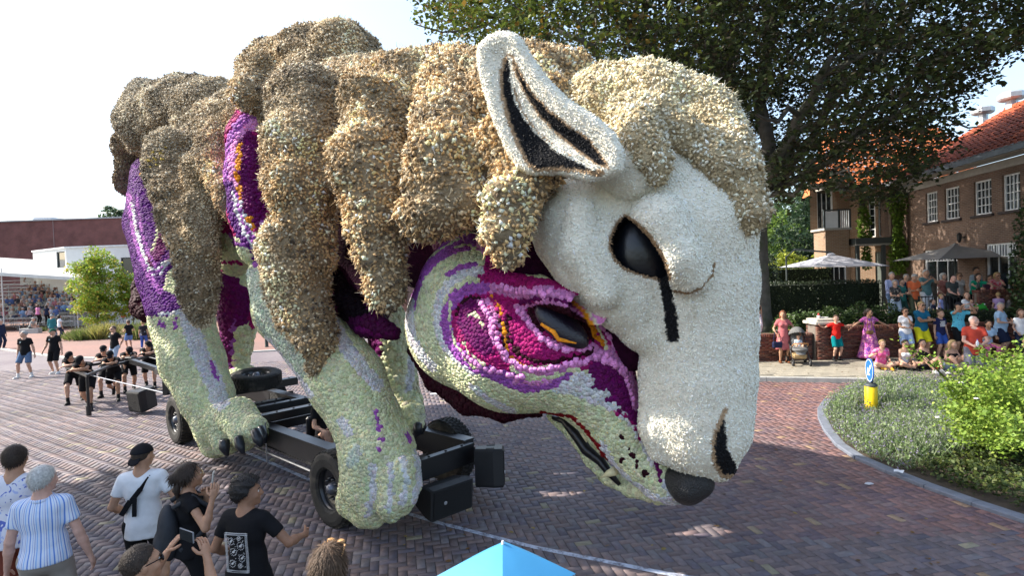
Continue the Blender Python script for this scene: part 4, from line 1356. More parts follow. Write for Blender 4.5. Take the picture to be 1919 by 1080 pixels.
ok &= ~((line_d(pj[:, 0], pj[:, 1], [(1400, 262), (1470, 200), (1535, 130), (1560, 100)]) < 34) & (C[:, 1] < 19.5))
ok &= g.random(K) < np.clip(1.3 - 0.45 * rad, 0, 1)
left = C[:, 0] + 0.25 * (20 - C[:, 1])
C = C[ok]; left = left[ok]
print('sprays', len(C))
C = C - np.array([BX, BYY, 0.86])
P = sprays(C, 40, 0.66, g, 0.30, 0.35)
Lf = np.repeat(left, 40)
n = len(P)
dk = np.array([(0.028, 0.042, 0.018), (0.038, 0.054, 0.019), (0.044, 0.038, 0.022), (0.060, 0.080, 0.022)])
gr = np.array([(0.085, 0.120, 0.020), (0.120, 0.140, 0.024), (0.060, 0.090, 0.020), (0.19, 0.12, 0.025)])  # brighter greens put sunlight into the leaf colour on the left side
t_ = np.clip((7.5 - Lf) / 6, 0, 1)
pick = g.random(n) < t_ * 0.85
cc = np.where(pick[:, None], gr[g.choice(4, n, p=[.38, .28, .24, .10])], dk[g.integers(4, size=n)]) * (0.75 + 0.5 * g.random((n, 1)))
rust = np.repeat(vnoise(C, 1.3, 23) > 1.0, 40) & pick & (g.random(n) < 0.5)
cc[rust] = np.array([0.24, 0.11, 0.02])
V, F, Cc = strew(LQ_V, LQ_F, P, rand_rot(n, g, 0, 0.8), 0.16 * (0.7 + 0.6 * g.random(n)), cc)
link('crown', mesh('crown', V, F, LEAFM, False, Cc), beech, 'stuff')
mb = MB()
for i in range(90):
 s_ = C[g.integers(len(C))]
 mb.tube([s_, s_ + g.normal(0, 0.5, 3), s_ + g.normal(0, 0.9, 3) - [0, 0, 0.2]], [0.016, 0.01, 0.004], 4)
mb.obj('twigs', BARKD, beech, kind='stuff')

# ---------------------------------------------------------------- street tree outside the frame on the left, whose shade falls on the near paving
OFF = [(0.05, 0.07, 0.02), (0.06, 0.085, 0.02)]
tree('street_tree', (-15.8, 7.2, 0), 13, ((0, 0, 8.6), (3.4, 4.0, 4.6)), 'tall street tree beside the near paving, beyond the left edge', OFF, 5, 0.28, 420, 24, 0.46, 0.8)
tree('street_tree', (-15.5, 1.0, 0), 13, ((0, 0, 8.6), (3.4, 4.0, 4.6)), 'tall street tree behind the spectators, beyond the left edge', OFF, 6, 0.28, 420, 24, 0.46, 0.8)

# ---------------------------------------------------------------- young trees, shrubs and grasses on the plaza
YG = [(0.24, 0.36, 0.04), (0.31, 0.41, 0.05), (0.18, 0.29, 0.04), (0.42, 0.36, 0.06)]
P = G(186, 626)
h_ = W(186, 462, P[1])[2]
tree('young_tree', P, h_, ((0, 0, h_ * 0.52), (1.85, 1.7, h_ * 0.47)), 'bright green young tree in front of the grandstand, taller of the two', YG, 8, 0.07, 210, 55, 0.17, 0.42, flat=0.6)
P = G(250, 622)
h_ = W(250, 497, P[1])[2]
tree('young_tree', P, h_, ((0, 0, h_ * 0.52), (0.85, 0.85, h_ * 0.46)), 'smaller yellow-green young tree tucked behind the hind leg', YG, 9, 0.05, 90, 50, 0.17, 0.36, flat=0.6)
tree('far_tree', W(228, 470, 90) * [1, 1, 0], 14, ((0, 0, 14.2), (3.0, 2, 2.6)), 'round treetop peeping over the brown hall roof', [(0.06, 0.10, 0.05)], 10, 0.3, 60, 60, 0.4, 1.0)
TUFT = [(0.10, 0.15, 0.04), (0.15, 0.19, 0.05), (0.20, 0.21, 0.08)]
GOLD = [(0.30, 0.27, 0.07), (0.25, 0.26, 0.07), (0.38, 0.34, 0.14)]

def tuft(px, py, w, h, cols, label, seed, cat='ornamental grass', n=500, name='ornamental_grass', d=None):
 g = np.random.default_rng(seed)
 B = G(px, py, 0.03)
 t = empty(name, tuple(B), 0, label, cat)
 P = np.stack([g.normal(0, w * 0.2, n), g.normal(0, w * 0.2, n), np.zeros(n)], 1)
 dirv = np.stack([P[:, 0] * 1.6 / w + g.normal(0, 0.25, n), P[:, 1] * 1.6 / w + g.normal(0, 0.25, n), np.ones(n)], 1)
 dirv /= np.linalg.norm(dirv, axis=1, keepdims=True)
 z = np.cross(dirv, g.normal(size=(n, 3))); z /= np.linalg.norm(z, axis=1, keepdims=True)
 R = np.stack([np.cross(dirv, z), dirv, z], 2)
 s = np.stack([np.full(n, 0.30), h * (0.55 + 0.5 * g.random(n)), np.full(n, 0.3)], 1)
 c = np.asarray(cols)[g.integers(len(cols), size=n)] * (0.7 + 0.6 * g.random((n, 1)))
 V, F, C = strew(BL_V, BL_F, P, R, s, c)
 link('blades', mesh('blades', V, F, LEAFM, False, C), t, 'stuff')
 return t

tuft(140, 636, 1.2, 0.7, TUFT, 'low green grass clump nearest the man in the green cap', 1)
tuft(162, 637, 1.4, 1.0, TUFT, 'dense dark green grass clump under the young tree', 2)
tuft(187, 636, 0.9, 1.15, GOLD, 'golden feathery grass clump left of the man in sunglasses', 3)
tuft(206, 634, 0.8, 1.2, GOLD, 'golden feathery grass clump behind the man in sunglasses', 4)
tuft(262, 636, 1.0, 1.3, TUFT, 'tall green grass clump beside the child in shorts', 5)
tuft(402, 640, 0.9, 0.6, TUFT, 'small round green plant seen between the hind legs', 6, n=700)
tuft(72, 622, 1.0, 0.45, TUFT, 'low dark shrub beside the seated man in the grey shirt', 7)

# ---------------------------------------------------------------- hedges and shrubs behind the garden wall
def leafy_box(name, poly, z0, z1, cols, label, seed, cat='hedge', leaf=0.06, dens=260, rnd=0.06, lump=0.06, core=(0.012, 0.018, 0.008), top=1.0, mat=None):
 "clipped hedge: a dark twiggy core set with leaves over all its faces"
 g = np.random.default_rng(seed)
 b = np.mean(poly, 0)
 t = empty(name, (b[0], b[1], z0), 0, label, cat)
 pl = [(x - b[0], y - b[1]) for x, y in poly]
 ctr = 0.90
 MB().prism([(x * 0.96, y * 0.96) for x, y in pl], 0, (z1 - z0) * 0.95).obj('core', M('hedge_core', core, rough=1.0), t)
 P = []
 for i in range(len(pl)):
  a, c = np.array(pl[i]), np.array(pl[(i + 1) % len(pl)])
  L = np.linalg.norm(c - a); n = int(L * (z1 - z0) * dens)
  u, w = g.random(n), g.random(n)
  q = a + (c - a) * u[:, None]
  P.append(np.column_stack([q, w * (z1 - z0)]))
 xs = np.array(pl); lo, hi = xs.min(0), xs.max(0)
 n = int(np.prod(hi - lo) * dens * top)
 q = lo + (hi - lo) * g.random((n, 2)); q = q[poly_sd(q[:, 0], q[:, 1], pl) < 0]
 P.append(np.column_stack([q, np.full(len(q), z1 - z0)]))
 P = np.concatenate(P)
 P = P + lump * np.stack([vnoise(P, 4, seed + i) for i in range(3)], 1) * 0.7 + g.normal(0, 0.025, P.shape)
 leaves('foliage', P, leaf, cols, t, g, flat=0.0, mat=mat or LEAFD)
 return t

HEDGE = [(0.022, 0.036, 0.014), (0.03, 0.045, 0.016), (0.016, 0.026, 0.012)]
w0, w1 = W(1436, 570, 22.3), W(1655, 570, 21.3)
leafy_box('clipped_hedge', [(w0[0] - 1.5, w0[1]), (w1[0], w1[1]), (w1[0] + 0.1, w1[1] + 0.9), (w0[0] - 1.5, w0[1] + 0.9)], 0.86, W(1550, 529, 21.8)[2], HEDGE, 'dark clipped hedge in front of the house porch', 3, dens=420)
w0, w1 = W(1425, 570, 26.5), W(1560, 570, 25.8)
leafy_box('clipped_hedge', [(w0[0] - 1.5, w0[1]), (w1[0], w1[1]), (w1[0] + 0.1, w1[1] + 0.8), (w0[0] - 1.5, w0[1] + 0.8)], 0.86, W(1500, 500, 26)[2], [(0.03, 0.05, 0.016), (0.04, 0.055, 0.02)], 'taller clipped hedge behind the cantilever parasol', 4, dens=300)

def shrub(name, c, r, cols, label, seed, leaf=0.09, n=2600, cat='shrub', mat=None, flat=0.3):
 g = np.random.default_rng(seed)
 t = empty(name, tuple(c), 0, label, cat)
 r = np.asarray(r, float)
 mb = MB()
 for i in range(9):
  d = g.normal(size=3); d[2] = abs(d[2]) + 0.4; d /= np.linalg.norm(d)
  mb.tube([(0, 0, 0), d * r * 0.5, d * r * 0.95 + [0, 0, 0.05]], [0.02, 0.013, 0.005], 4)
 mb.obj('stem', BARKD, t)
 d = g.normal(size=(n, 3)); d[:, 2] = np.abs(d[:, 2]); d /= np.linalg.norm(d, axis=1, keepdims=True)
 P = d * r * (g.random((n, 1)) ** 0.28)
 P = P * (1 + 0.16 * vnoise(d * 3, 1.6, seed))[:, None]
 leaves('foliage', P, leaf, cols, t, g, flat=flat, mat=mat or LEAFD)
 return t

MIDG = [(0.055, 0.095, 0.025), (0.075, 0.12, 0.03), (0.04, 0.07, 0.02)]
for i, (px, py, rx, rz_, lb) in enumerate(((1478, 621, 0.55, 0.72, 'rounded light green shrub behind the wall by the stroller'), (1512, 620, 0.7, 0.85, 'broad light green shrub above the gate pillar'), (1560, 620, 0.75, 0.95, 'rounded green shrub behind the boy in the red shirt'),
           (1610, 618, 0.8, 0.98, 'rounded green shrub left of the floral dress'), (1655, 618, 0.7, 0.95, 'dark green shrub right of the floral dress'), (1700, 617, 0.6, 0.62, 'low green shrub behind the man in yellow shorts'))):
 B = W(px, py, 19.3); B[2] = 0.84
 shrub('rounded_shrub', B, (rx, 0.5, rz_), MIDG, lb, 40 + i, 0.085, 2200)
wA, wB = W(1700, 610, 18.6), W(1975, 610, 17.9)
leafy_box('low_hedge', [(wA[0], wA[1]), (wB[0], wB[1]), (wB[0], wB[1] + 0.55), (wA[0], wA[1] + 0.55)], 0.86, 1.52, HEDGE + MIDG, 'long low hedge between the garden wall and the terrace', 12, dens=380)

for i, (px, py, d, c, r, lb, cols, lf) in enumerate((
  (1470, 470, 48, (0, 0, 3.2), (4.5, 3, 4.2), 'bright green broad tree behind the hedges, left of the conifer', [(0.10, 0.17, 0.03), (0.14, 0.21, 0.04)], 0.25),
  (1525, 430, 42, (0, 0, 4.0), (2.4, 2.4, 4.6), 'dark bushy conifer beside the white balcony', [(0.022, 0.045, 0.022), (0.03, 0.055, 0.025)], 0.22),
  (1490, 380, 62, (0, 0, 7.0), (6.5, 4, 5.0), 'pale green wooded tree farthest behind the hedges', [(0.07, 0.12, 0.04), (0.05, 0.09, 0.035)], 0.35),
  (1420, 470, 55, (0, 0, 5.0), (5.0, 3, 6.0), 'deep green tree just right of the white mask', [(0.05, 0.09, 0.025), (0.06, 0.11, 0.03)], 0.3),
  (1550, 400, 66, (0, 0, 7.5), (5.5, 4, 6.0), 'dark tree behind the balcony bay', [(0.045, 0.07, 0.035), (0.03, 0.05, 0.025)], 0.35),
  (1487, 505, 34, (0, 0, 1.9), (1.5, 1.2, 1.7), 'small yellow-green tree above the rear hedge', [(0.22, 0.27, 0.03), (0.28, 0.30, 0.04)], 0.18))):
 B = G(px, 640) if False else W(px, 520, d); B[2] = 0.0
 z0 = max(0.5, W(px, py, d)[2] - c[2])
 tree('garden_tree', B, 8, ((0, 0, max(c[2], r[2] * 0.9) + 0.4), r), lb, cols, 60 + i, 0.16, 170, 40, lf * 1.15, 0.85 if r[0] > 2 else 0.5, flat=0.5)
g = np.random.default_rng(77)
B = W(1432, 505, 24.5); B[2] = 0.86
t = empty('weeping_shrub', tuple(B), 0, 'dark weeping tree hanging in strands right behind the beech trunk', 'tree')
MB().tube([(0, 0, 0), (0.05, 0, 1.4), (0, 0, 2.6)], [0.08, 0.06, 0.03], 8).obj('trunk', BARKD, t)
P = []
for i in range(70):
 x, y = g.normal(0, 0.32), g.normal(0, 0.3)
 zt = 3.0 - 1.2 * (x * x + y * y); L = 1.0 + g.random() * 1.2
 k = int(L * 26)
 P.append(np.column_stack([np.full(k, x) + g.normal(0, 0.03, k), np.full(k, y) + g.normal(0, 0.03, k), zt - np.linspace(0, L, k)]))
leaves('strands', np.concatenate(P), 0.09, [(0.03, 0.05, 0.022), (0.04, 0.065, 0.03)], t, g, mat=LEAFD)

def creeper(name, px0, px1, py0, py1, d, label, seed, n=1500):
 g = np.random.default_rng(seed)
 a, b = W(px0, py1, d), W(px1, py0, d)
 t = empty(name, (a[0], a[1], max(a[2], 0.9)), 0, label, 'climbing plant')
 w, h = b[0] - a[0], b[2] - a[2]
 m = MB()
 for i in range(4):
  x = w * (0.2 + 0.2 * i)
  m.tube([(x, 0.05, 0), (x + g.normal(0, 0.08), 0.05, h * 0.5), (x + g.normal(0, 0.08), 0.05, h * 0.95)], [0.02, 0.015, 0.008], 4)
 m.obj('stem', BARKD, t)
 z = g.random(n) * h
 x = w * (0.5 + 0.42 * g.normal(size=n).clip(-1.3, 1.3) * (0.6 + 0.3 * np.sin(z * 2.3)))
 P = np.column_stack([x, -0.05 - 0.18 * g.random(n), z])
 leaves('foliage', P, 0.13, [(0.11, 0.19, 0.025), (0.15, 0.24, 0.03), (0.08, 0.14, 0.02)], t, g, flat=0.0)

creeper('wall_creeper', 1606, 1626, 366, 455, 26.8, 'bright green creeper left of the tall narrow windows', 1, 900)
creeper('wall_creeper', 1664, 1694, 360, 512, 26.0, 'bright green creeper climbing the dark corner pier of the house', 2, 1900)
creeper('wall_creeper', 1614, 1626, 462, 505, 26.7, 'short green creeper beside the porch door', 3, 300)
Pn = W(1920, 430, 17.8)
shrub('wall_shrub', (Pn[0] + 0.1, Pn[1] - 0.1, 1.05), (0.55, 0.6, 4.4), [(0.03, 0.055, 0.018), (0.045, 0.08, 0.022)], 'dark tall climbing shrub at the right edge of the house wall', 31, 0.12, 2600)

# ---------------------------------------------------------------- the island: catmint, ground cover, rose bush
g = np.random.default_rng(55)
isl_poly = np.array(ISL)
lo, hi = isl_poly.min(0), isl_poly.max(0)
n = 42000
q = lo + (hi - lo) * g.random((n, 2))
sdv = poly_sd(q[:, 0], q[:, 1], ISL)
q = q[sdv < -0.04]; sdv = sdv[sdv < -0.04]
pq = proj(np.column_stack([q, np.full(len(q), 0.1)]))
keep = (pq[:, 0] > 1500) & (pq[:, 0] < 2000)
q, pq, sdv = q[keep], pq[keep], sdv[keep]
cat_ = pq[:, 1] < np.interp(pq[:, 0], [1540, 1620, 1700, 1800, 1919], [840, 858, 880, 850, 820])
m = cat_ & (g.random(len(q)) < 1.0)
b = q[m]
pb = G(1633, 776)[:2]
front_ = (np.abs((b - pb) @ np.array([pb[1], -pb[0]]) / np.hypot(*pb)) < 0.30) & (np.linalg.norm(b, axis=1) < np.linalg.norm(pb) + 0.1) & (np.linalg.norm(b, axis=1) > np.linalg.norm(pb) - 1.3)
hgt = (0.36 + 0.14 * vnoise(np.column_stack([b, np.zeros(len(b))]), 2.6, 3)) * np.clip((-sdv[m]) / 0.35, 0.45, 1) * np.where(front_, 0.35, 1.0)
k = len(b)
bed = empty('catmint_bed', (q[:, 0].mean(), q[:, 1].mean(), 0.07)); bed['kind'] = 'stuff'
ctr = np.array([q[:, 0].mean(), q[:, 1].mean(), 0.07])
dirv = np.stack([g.normal(0, 0.45, k), g.normal(0, 0.45, k), np.ones(k)], 1); dirv /= np.linalg.norm(dirv, axis=1, keepdims=True)
z = np.cross(dirv, g.normal(size=(k, 3))); z /= np.linalg.norm(z, axis=1, keepdims=True)
R = np.stack([np.cross(dirv, z), dirv, z], 2)
pal = np.array([(0.17, 0.235, 0.11), (0.215, 0.27, 0.145), (0.14, 0.215, 0.07), (0.24, 0.285, 0.17)])
c = pal[g.integers(4, size=k)] * (0.75 + 0.5 * g.random((k, 1)))
S = np.stack([hgt * 0.32, hgt * (0.6 + 0.6 * g.random(k)), hgt * 0.3], 1)
V, F, C = strew(BL_V, BL_F, np.column_stack([b, np.full(k, 0.07)]) - ctr, R, S, c)
tips = np.column_stack([b, np.full(k, 0.07)]) - ctr + dirv * S[:, 1:2] * (0.45 + 0.6 * g.random((k, 1)))
V1, F1, C1 = strew(LQ_V * [0.8, 1, 1], LQ_F, np.repeat(tips, 2, 0) + g.normal(0, 0.03, (2 * k, 3)), rand_rot(2 * k, g, 0, 0.2), 0.045 * (0.6 + 0.8 * g.random(2 * k)), np.repeat(c, 2, 0) * 1.1)
pm = g.random(k) < 0.36
fl = tips[pm]
V2, F2, C2 = strew(LQ_V * [0.5, 1.2, 1], LQ_F, np.repeat(fl, 3, 0) + g.normal(0, 0.018, (3 * len(fl), 3)), rand_rot(3 * len(fl), g, 0, 0.1), 0.035 * (0.6 + 0.8 * g.random(3 * len(fl))), np.array([(0.30, 0.25, 0.42)]) * (0.7 + 0.6 * g.random((3 * len(fl), 1))))
link('catmint', mesh('catmint', np.concatenate([V, V1, V2]), np.concatenate([F, F1 + len(V), F2 + len(V) + len(V1)]), LEAFM, False, np.concatenate([C, C1, C2])), bed, 'stuff')
m = ~cat_
b = q[m]; b = np.repeat(b, 2, 0) + g.normal(0, 0.05, (2 * len(b), 2)); k = len(b)
P = np.column_stack([b, 0.08 + 0.14 * g.random(k) * np.clip(1 + vnoise(np.column_stack([b, np.zeros(k)]), 4, 8), 0.2, 2)])
P = P[poly_sd(P[:, 0], P[:, 1], ISL) < -0.12]
o = leaves('ground_cover', P - ctr, 0.062, [(0.05, 0.075, 0.02), (0.07, 0.10, 0.025), (0.035, 0.055, 0.018), (0.10, 0.12, 0.03)], None, g, flat=0.6)
o.location = ctr; o.parent = None; o['kind'] = 'stuff'
RB_ = G(1870, 842); RB_[2] = 0.07
rose = empty('rose_bush', tuple(RB_), 0, 'large bright lime-green rose bush with arching shoots on the island bed', 'bush')
mb = MB(); PL = []
rel = lambda px, py, d: W(px, py, d) - RB_
ends = [(1845, 655, 8.9), (1880, 662, 8.6), (1912, 672, 8.3), (1800, 690, 8.8), (1770, 720, 8.8), (1735, 668, 9.0), (1700, 655, 9.1), (1690, 640, 9.1), (1830, 700, 8.0), (1890, 720, 7.6), (1930, 690, 7.8), (1960, 650, 8.4), (1785, 770, 8.3), (1840, 780, 7.7), (1900, 800, 7.2), (1950, 760, 7.4), (1760, 668, 9.0), (1868, 700, 9.4), (1930, 640, 9.2), (1820, 740, 8.6), (1900, 750, 8.6), (1985, 720, 7.9), (1860, 742, 7.9), (1925, 840, 6.9), (1870, 840, 7.3), (1800, 820, 7.9)]
for px, py, d in ends:
 e = rel(px, py, d)
 s0 = g.normal(0, 0.18, 3); s0[2] = 0
 mid = s0 * 0.5 + e * 0.5 + np.array([0, 0, 0.18 * np.linalg.norm(e)])
 t = np.linspace(0, 1, 9)[:, None]
 Pth = (1 - t) ** 2 * s0 + 2 * t * (1 - t) * mid + t ** 2 * e
 mb.tube(Pth, np.linspace(0.014, 0.004, 9), 5)
 for tt in np.linspace(0.12, 1, 40):
  p = (1 - tt) ** 2 * s0 + 2 * tt * (1 - tt) * mid + tt ** 2 * e
  w = 0.24 * (1.22 - tt)
  PL.append(p + g.normal(0, w, (2 if px < 1775 and py < 700 else (15 if py < 700 else 24) if tt < 0.85 else 12, 3)) * [1, 1, 0.8])
mb.obj('stem', M('green_stem', (0.08, 0.10, 0.03), rough=0.7), rose)
PL = np.concatenate(PL); PL = PL[PL[:, 2] > 0.02]
leaves('foliage', PL, 0.056, [(0.17, 0.27, 0.035), (0.22, 0.33, 0.04), (0.13, 0.22, 0.03), (0.27, 0.35, 0.06), (0.20, 0.31, 0.05)], rose, g, flat=0.5)
WHP = M('white_petal', (0.75, 0.72, 0.70), rough=0.6)
for px, py, d in ((1757, 783, 8.4), (1777, 700, 8.9), (1830, 748, 8.1), (1801, 718, 8.7)):
 e = rel(px, py, d)
 MB().add(ROS_V0 * 0.035 + e, [tuple(f) for f in ROS_F0]).obj('bloom', WHP, rose)
# ================================================================== the parade float: a wolf under a sheep's fleece on a black chassis
FLOAT = empty('parade_float', tuple(FO), 0, 'huge parade float of a flower wolf under a sheep fleece and white sheep mask', 'parade float')

def pts3(ch):
 return [(FP(p[0], p[1], p[3]),) for p in ch]

def blob(chains, vox, k=0.12, core=(), noise=None, fin=None, rf=1.0):
 """solid from chains of (px, py, radius px, metres off the middle plane); core: extra cones ((a),(b),ra,rb) in float axes"""
 items, lo, hi = [], np.full(3, 1e9), np.full(3, -1e9)
 for ch in chains:
  q = []
  for p in ch:
   P = FP(p[0], p[1], p[3]); q.append((P, RP(p[2] * rf, P)))
  if len(q) == 1: q.append((q[0][0] + 1e-4, q[0][1]))
  for (a, ra), (b, rb) in zip(q[:-1], q[1:]): items.append((a, b, ra, rb))
 for (a, b, ra, rb) in core: items.append((FW_(*a), FW_(*b), ra, rb))
 for a, b, ra, rb in items:
  R = max(ra, rb)
  lo = np.minimum(lo, np.minimum(a, b) - R); hi = np.maximum(hi, np.maximum(a, b) + R)
 pad = k * 0.5 + 3 * vox + (0.1 if noise else 0)
 s = SDF(lo - pad, hi + pad, vox)
 for a, b, ra, rb in items: s.cone(a, b, ra, rb, k)
 if noise:
  X = np.stack(np.meshgrid(*s.ax, indexing='ij'), -1)
  for amp, sc, seed in noise: s.v = s.v + (amp * vnoise(X, sc, seed)).astype(np.float32)
 if fin: fin(s)
 return s.net()

ROS_V, ROS_F, ROS_S = rosette(5)
YEL_S = ROS_S.copy(); YEL_S[0] = (1.0, 0.62, 0.15)

GREEN = (0.76, 0.78, 0.50); LILAC = (0.78, 0.77, 0.79); VIOLET = (0.40, 0.11, 0.48); PINK = (0.74, 0.27, 0.60)
MAG = (0.40, 0.010, 0.16); DMAG = (0.15, 0.005, 0.11); MAROON = (0.035, 0.002, 0.010); PURP = (0.105, 0.008, 0.19)
ORNG = (0.85, 0.30, 0.012); EYEC = (0.012, 0.006, 0.016); RED = (0.25, 0.005, 0.01); CREAM = (0.86, 0.805, 0.68); TAN = (0.40, 0.27, 0.16); SEED = (0.008, 0.008, 0.010)

def cr(ox, oy, sc, pts):
 return [(ox + x / sc, oy + y / sc) for x, y in pts]

def paint(P, base, layers):
 """colour of points from a list of (kind, points px, width px, colour): the flower pattern as laid on this surface"""
 q = proj(P)
 x, y = q[:, 0], q[:, 1]
 C = np.tile(np.asarray(base, float), (len(P), 1))
 for kind, pts, w, c in layers:
  m = (line_d(x, y, pts) < w / 2) if kind == 's' else (poly_sd(x, y, pts) < w)
  C[m] = c
 return C

def flowers(name, V, F, cell, base, layers, parent, seed, mat, size=0.80, jitter=0.08, back=-0.12, yel=0.0):
 P, N = scatter(V, F, cell, seed, over=2.6)
 v = CAM - P; v /= np.linalg.norm(v, axis=1, keepdims=True)
 m = (N * v).sum(1) > back
 P, N = P[m], N[m]
 g = np.random.default_rng(seed + 5)
 C = paint(P, base, layers)
 C = C * (1 + jitter * g.normal(size=(len(P), 1))).clip(0.55, 1.5)
 C = np.clip(C * (1 + 0.04 * g.normal(size=C.shape)), 0.001, 0.9)
 sz = cell * size * (0.85 + 0.4 * g.random(len(P)))
 Nt = N + 0.12 * g.normal(size=N.shape); Nt /= np.linalg.norm(Nt, axis=1, keepdims=True)
 ye = (C[:, 1] > C[:, 0] * 0.92) & (g.random(len(P)) < yel)
 outV, outF, outC, off = [], [], [], 0
 for mk, sh in ((~ye, ROS_S), (ye, YEL_S)):
  if not mk.any(): continue
  a, b, c = strew(ROS_V * [1, 1, 0.5], ROS_F, P[mk], frames(Nt[mk], seed), sz[mk], C[mk], sh)
  outV.append(a); outF.append(b + off); outC.append(c); off += len(a)
 o = link(name, mesh(name, np.concatenate(outV), np.concatenate(outF), mat, False, np.concatenate(outC)), parent, 'stuff')
 return o

PETAL = M('flower_petals', rough=0.7, var=0.0, attr=True, spec=0.2, trans=0.22)
SKIN_FL = M('flower_ground', rough=0.9, var=0.25, vs=30, attr=True, bump=0.5, bs=60, spec=0.1)
WOOLM = M('sheep_wool', rough=0.95, var=0.22, vs=35, attr=True, bump=0.9, bs=90, spec=0.1, sheen=0.25, bdist=0.012)
WOOLC = M('wool_backing', rough=0.97, var=0.3, vs=14, attr=True, bump=1.0, bs=45, spec=0.05)

# ---- wool fleece: hanging locks over the back, flank and neck
FLEECE = [
 [(278, 178, 34, -0.7), (252, 232, 35, -0.9), (238, 292, 23, -1.0), (236, 348, 19, -1.0)],
 [(300, 230, 78, -0.6), (345, 212, 70, -0.5), (410, 205, 62, -0.4)],
 [(330, 300, 62, -1.2), (345, 390, 52, -1.3), (368, 470, 40, -1.35), (373, 545, 33, -1.4), (374, 598, 21, -1.4)],
 [(385, 320, 42, -1.25), (383, 420, 33, -1.35), (392, 470, 22, -1.35)],
 [(402, 220, 38, -0.9), (405, 300, 36, -1.2), (424, 370, 24, -1.3), (432, 405, 12, -1.3)],
 [(500, 150, 60, -0.4), (520, 142, 66, -0.3), (590, 118, 70, -0.2), (640, 112, 72, -0.1), (670, 124, 52, 0.0)],
 [(490, 135, 38, -0.8), (466, 178, 26, -1.1), (464, 200, 13, -1.15)],
 [(578, 190, 74, -0.9), (572, 270, 76, -1.25), (568, 350, 72, -1.4), (566, 410, 64, -1.4)],
 [(560, 450, 74, -1.45), (562, 478, 72, -1.45)],
 [(558, 535, 60, -1.45), (572, 592, 56, -1.45), (590, 645, 38, -1.45), (594, 690, 24, -1.4), (595, 718, 9, -1.4)],
 [(514, 340, 30, -1.45), (502, 352, 14, -1.5)],
 [(775, 158, 66, -0.5), (712, 220, 78, -1.1), (702, 300, 78, -1.4), (708, 400, 68, -1.45), (716, 480, 54, -1.45), (722, 545, 40, -1.45), (730, 590, 14, -1.4)],
 [(660, 280, 36, -1.5), (650, 330, 22, -1.5)],
 [(850, 160, 70, -0.5), (840, 240, 80, -1.0), (835, 320, 84, -1.3), (838, 372, 72, -1.4)],
 [(800, 400, 56, -1.4), (880, 370, 56, -1.3)],
 [(950, 270, 62, -1.2), (985, 340, 52, -1.2), (960, 380, 52, -1.35), (948, 430, 44, -1.4), (955, 482, 20, -1.4)],
 [(1010, 350, 30, -1.0), (930, 180, 70, -0.6)],
]
WOOL_CORE = [((-9.0, 0.1, 5.6), (-5.5, 0.1, 5.9), 0.9, 1.25), ((-5.5, 0.1, 5.9), (-1.5, 0.2, 5.9), 1.2, 1.2), ((-1.5, 0.2, 5.6), (2.6, 0.1, 4.9), 1.2, 0.9)]
wV, wF = blob(FLEECE, 0.068, 0.085, WOOL_CORE, noise=((0.055, 5.0, 3), (0.05, 11.0, 8)), rf=0.90)
HEADWOOL = [
 [(1130, 190, 74, -0.1), (1190, 190, 78, 0.0), (1250, 205, 82, 0.1), (1310, 240, 78, 0.15)],
 [(1310, 240, 78, 0.15), (1345, 290, 68, 0.0), (1372, 330, 62, -0.1), (1392, 375, 46, -0.15), (1412, 402, 32, -0.2), (1415, 425, 16, -0.2)],
 [(1180, 215, 46, -0.6), (1205, 265, 42, -0.75), (1228, 305, 34, -0.8), (1238, 336, 18, -0.8)],
 [(1090, 170, 50, 0.2)],
 [(1225, 215, 40, -0.5), (1275, 250, 36, -0.45), (1315, 285, 34, -0.35), (1350, 330, 34, -0.3)],
]
hV, hF = blob(HEADWOOL, 0.035, 0.06, noise=((0.03, 7.5, 4), (0.02, 17.0, 9)), rf=0.94)

def octa_lump():
 "a small curl of wool: an uneven six-cornered lump with a pulled tip"
 V = np.array([(1, 0.1, 0), (-0.9, -0.1, 0.1), (0.1, 0.85, 0), (-0.1, -0.9, 0.05), (0.25, 0.15, 1.25), (0, 0, -0.7)], float)
 F = np.array([(0, 2, 4), (2, 1, 4), (1, 3, 4), (3, 0, 4), (2, 0, 5), (1, 2, 5), (3, 1, 5), (0, 3, 5)])
 return V, F

LV, LF = octa_lump()

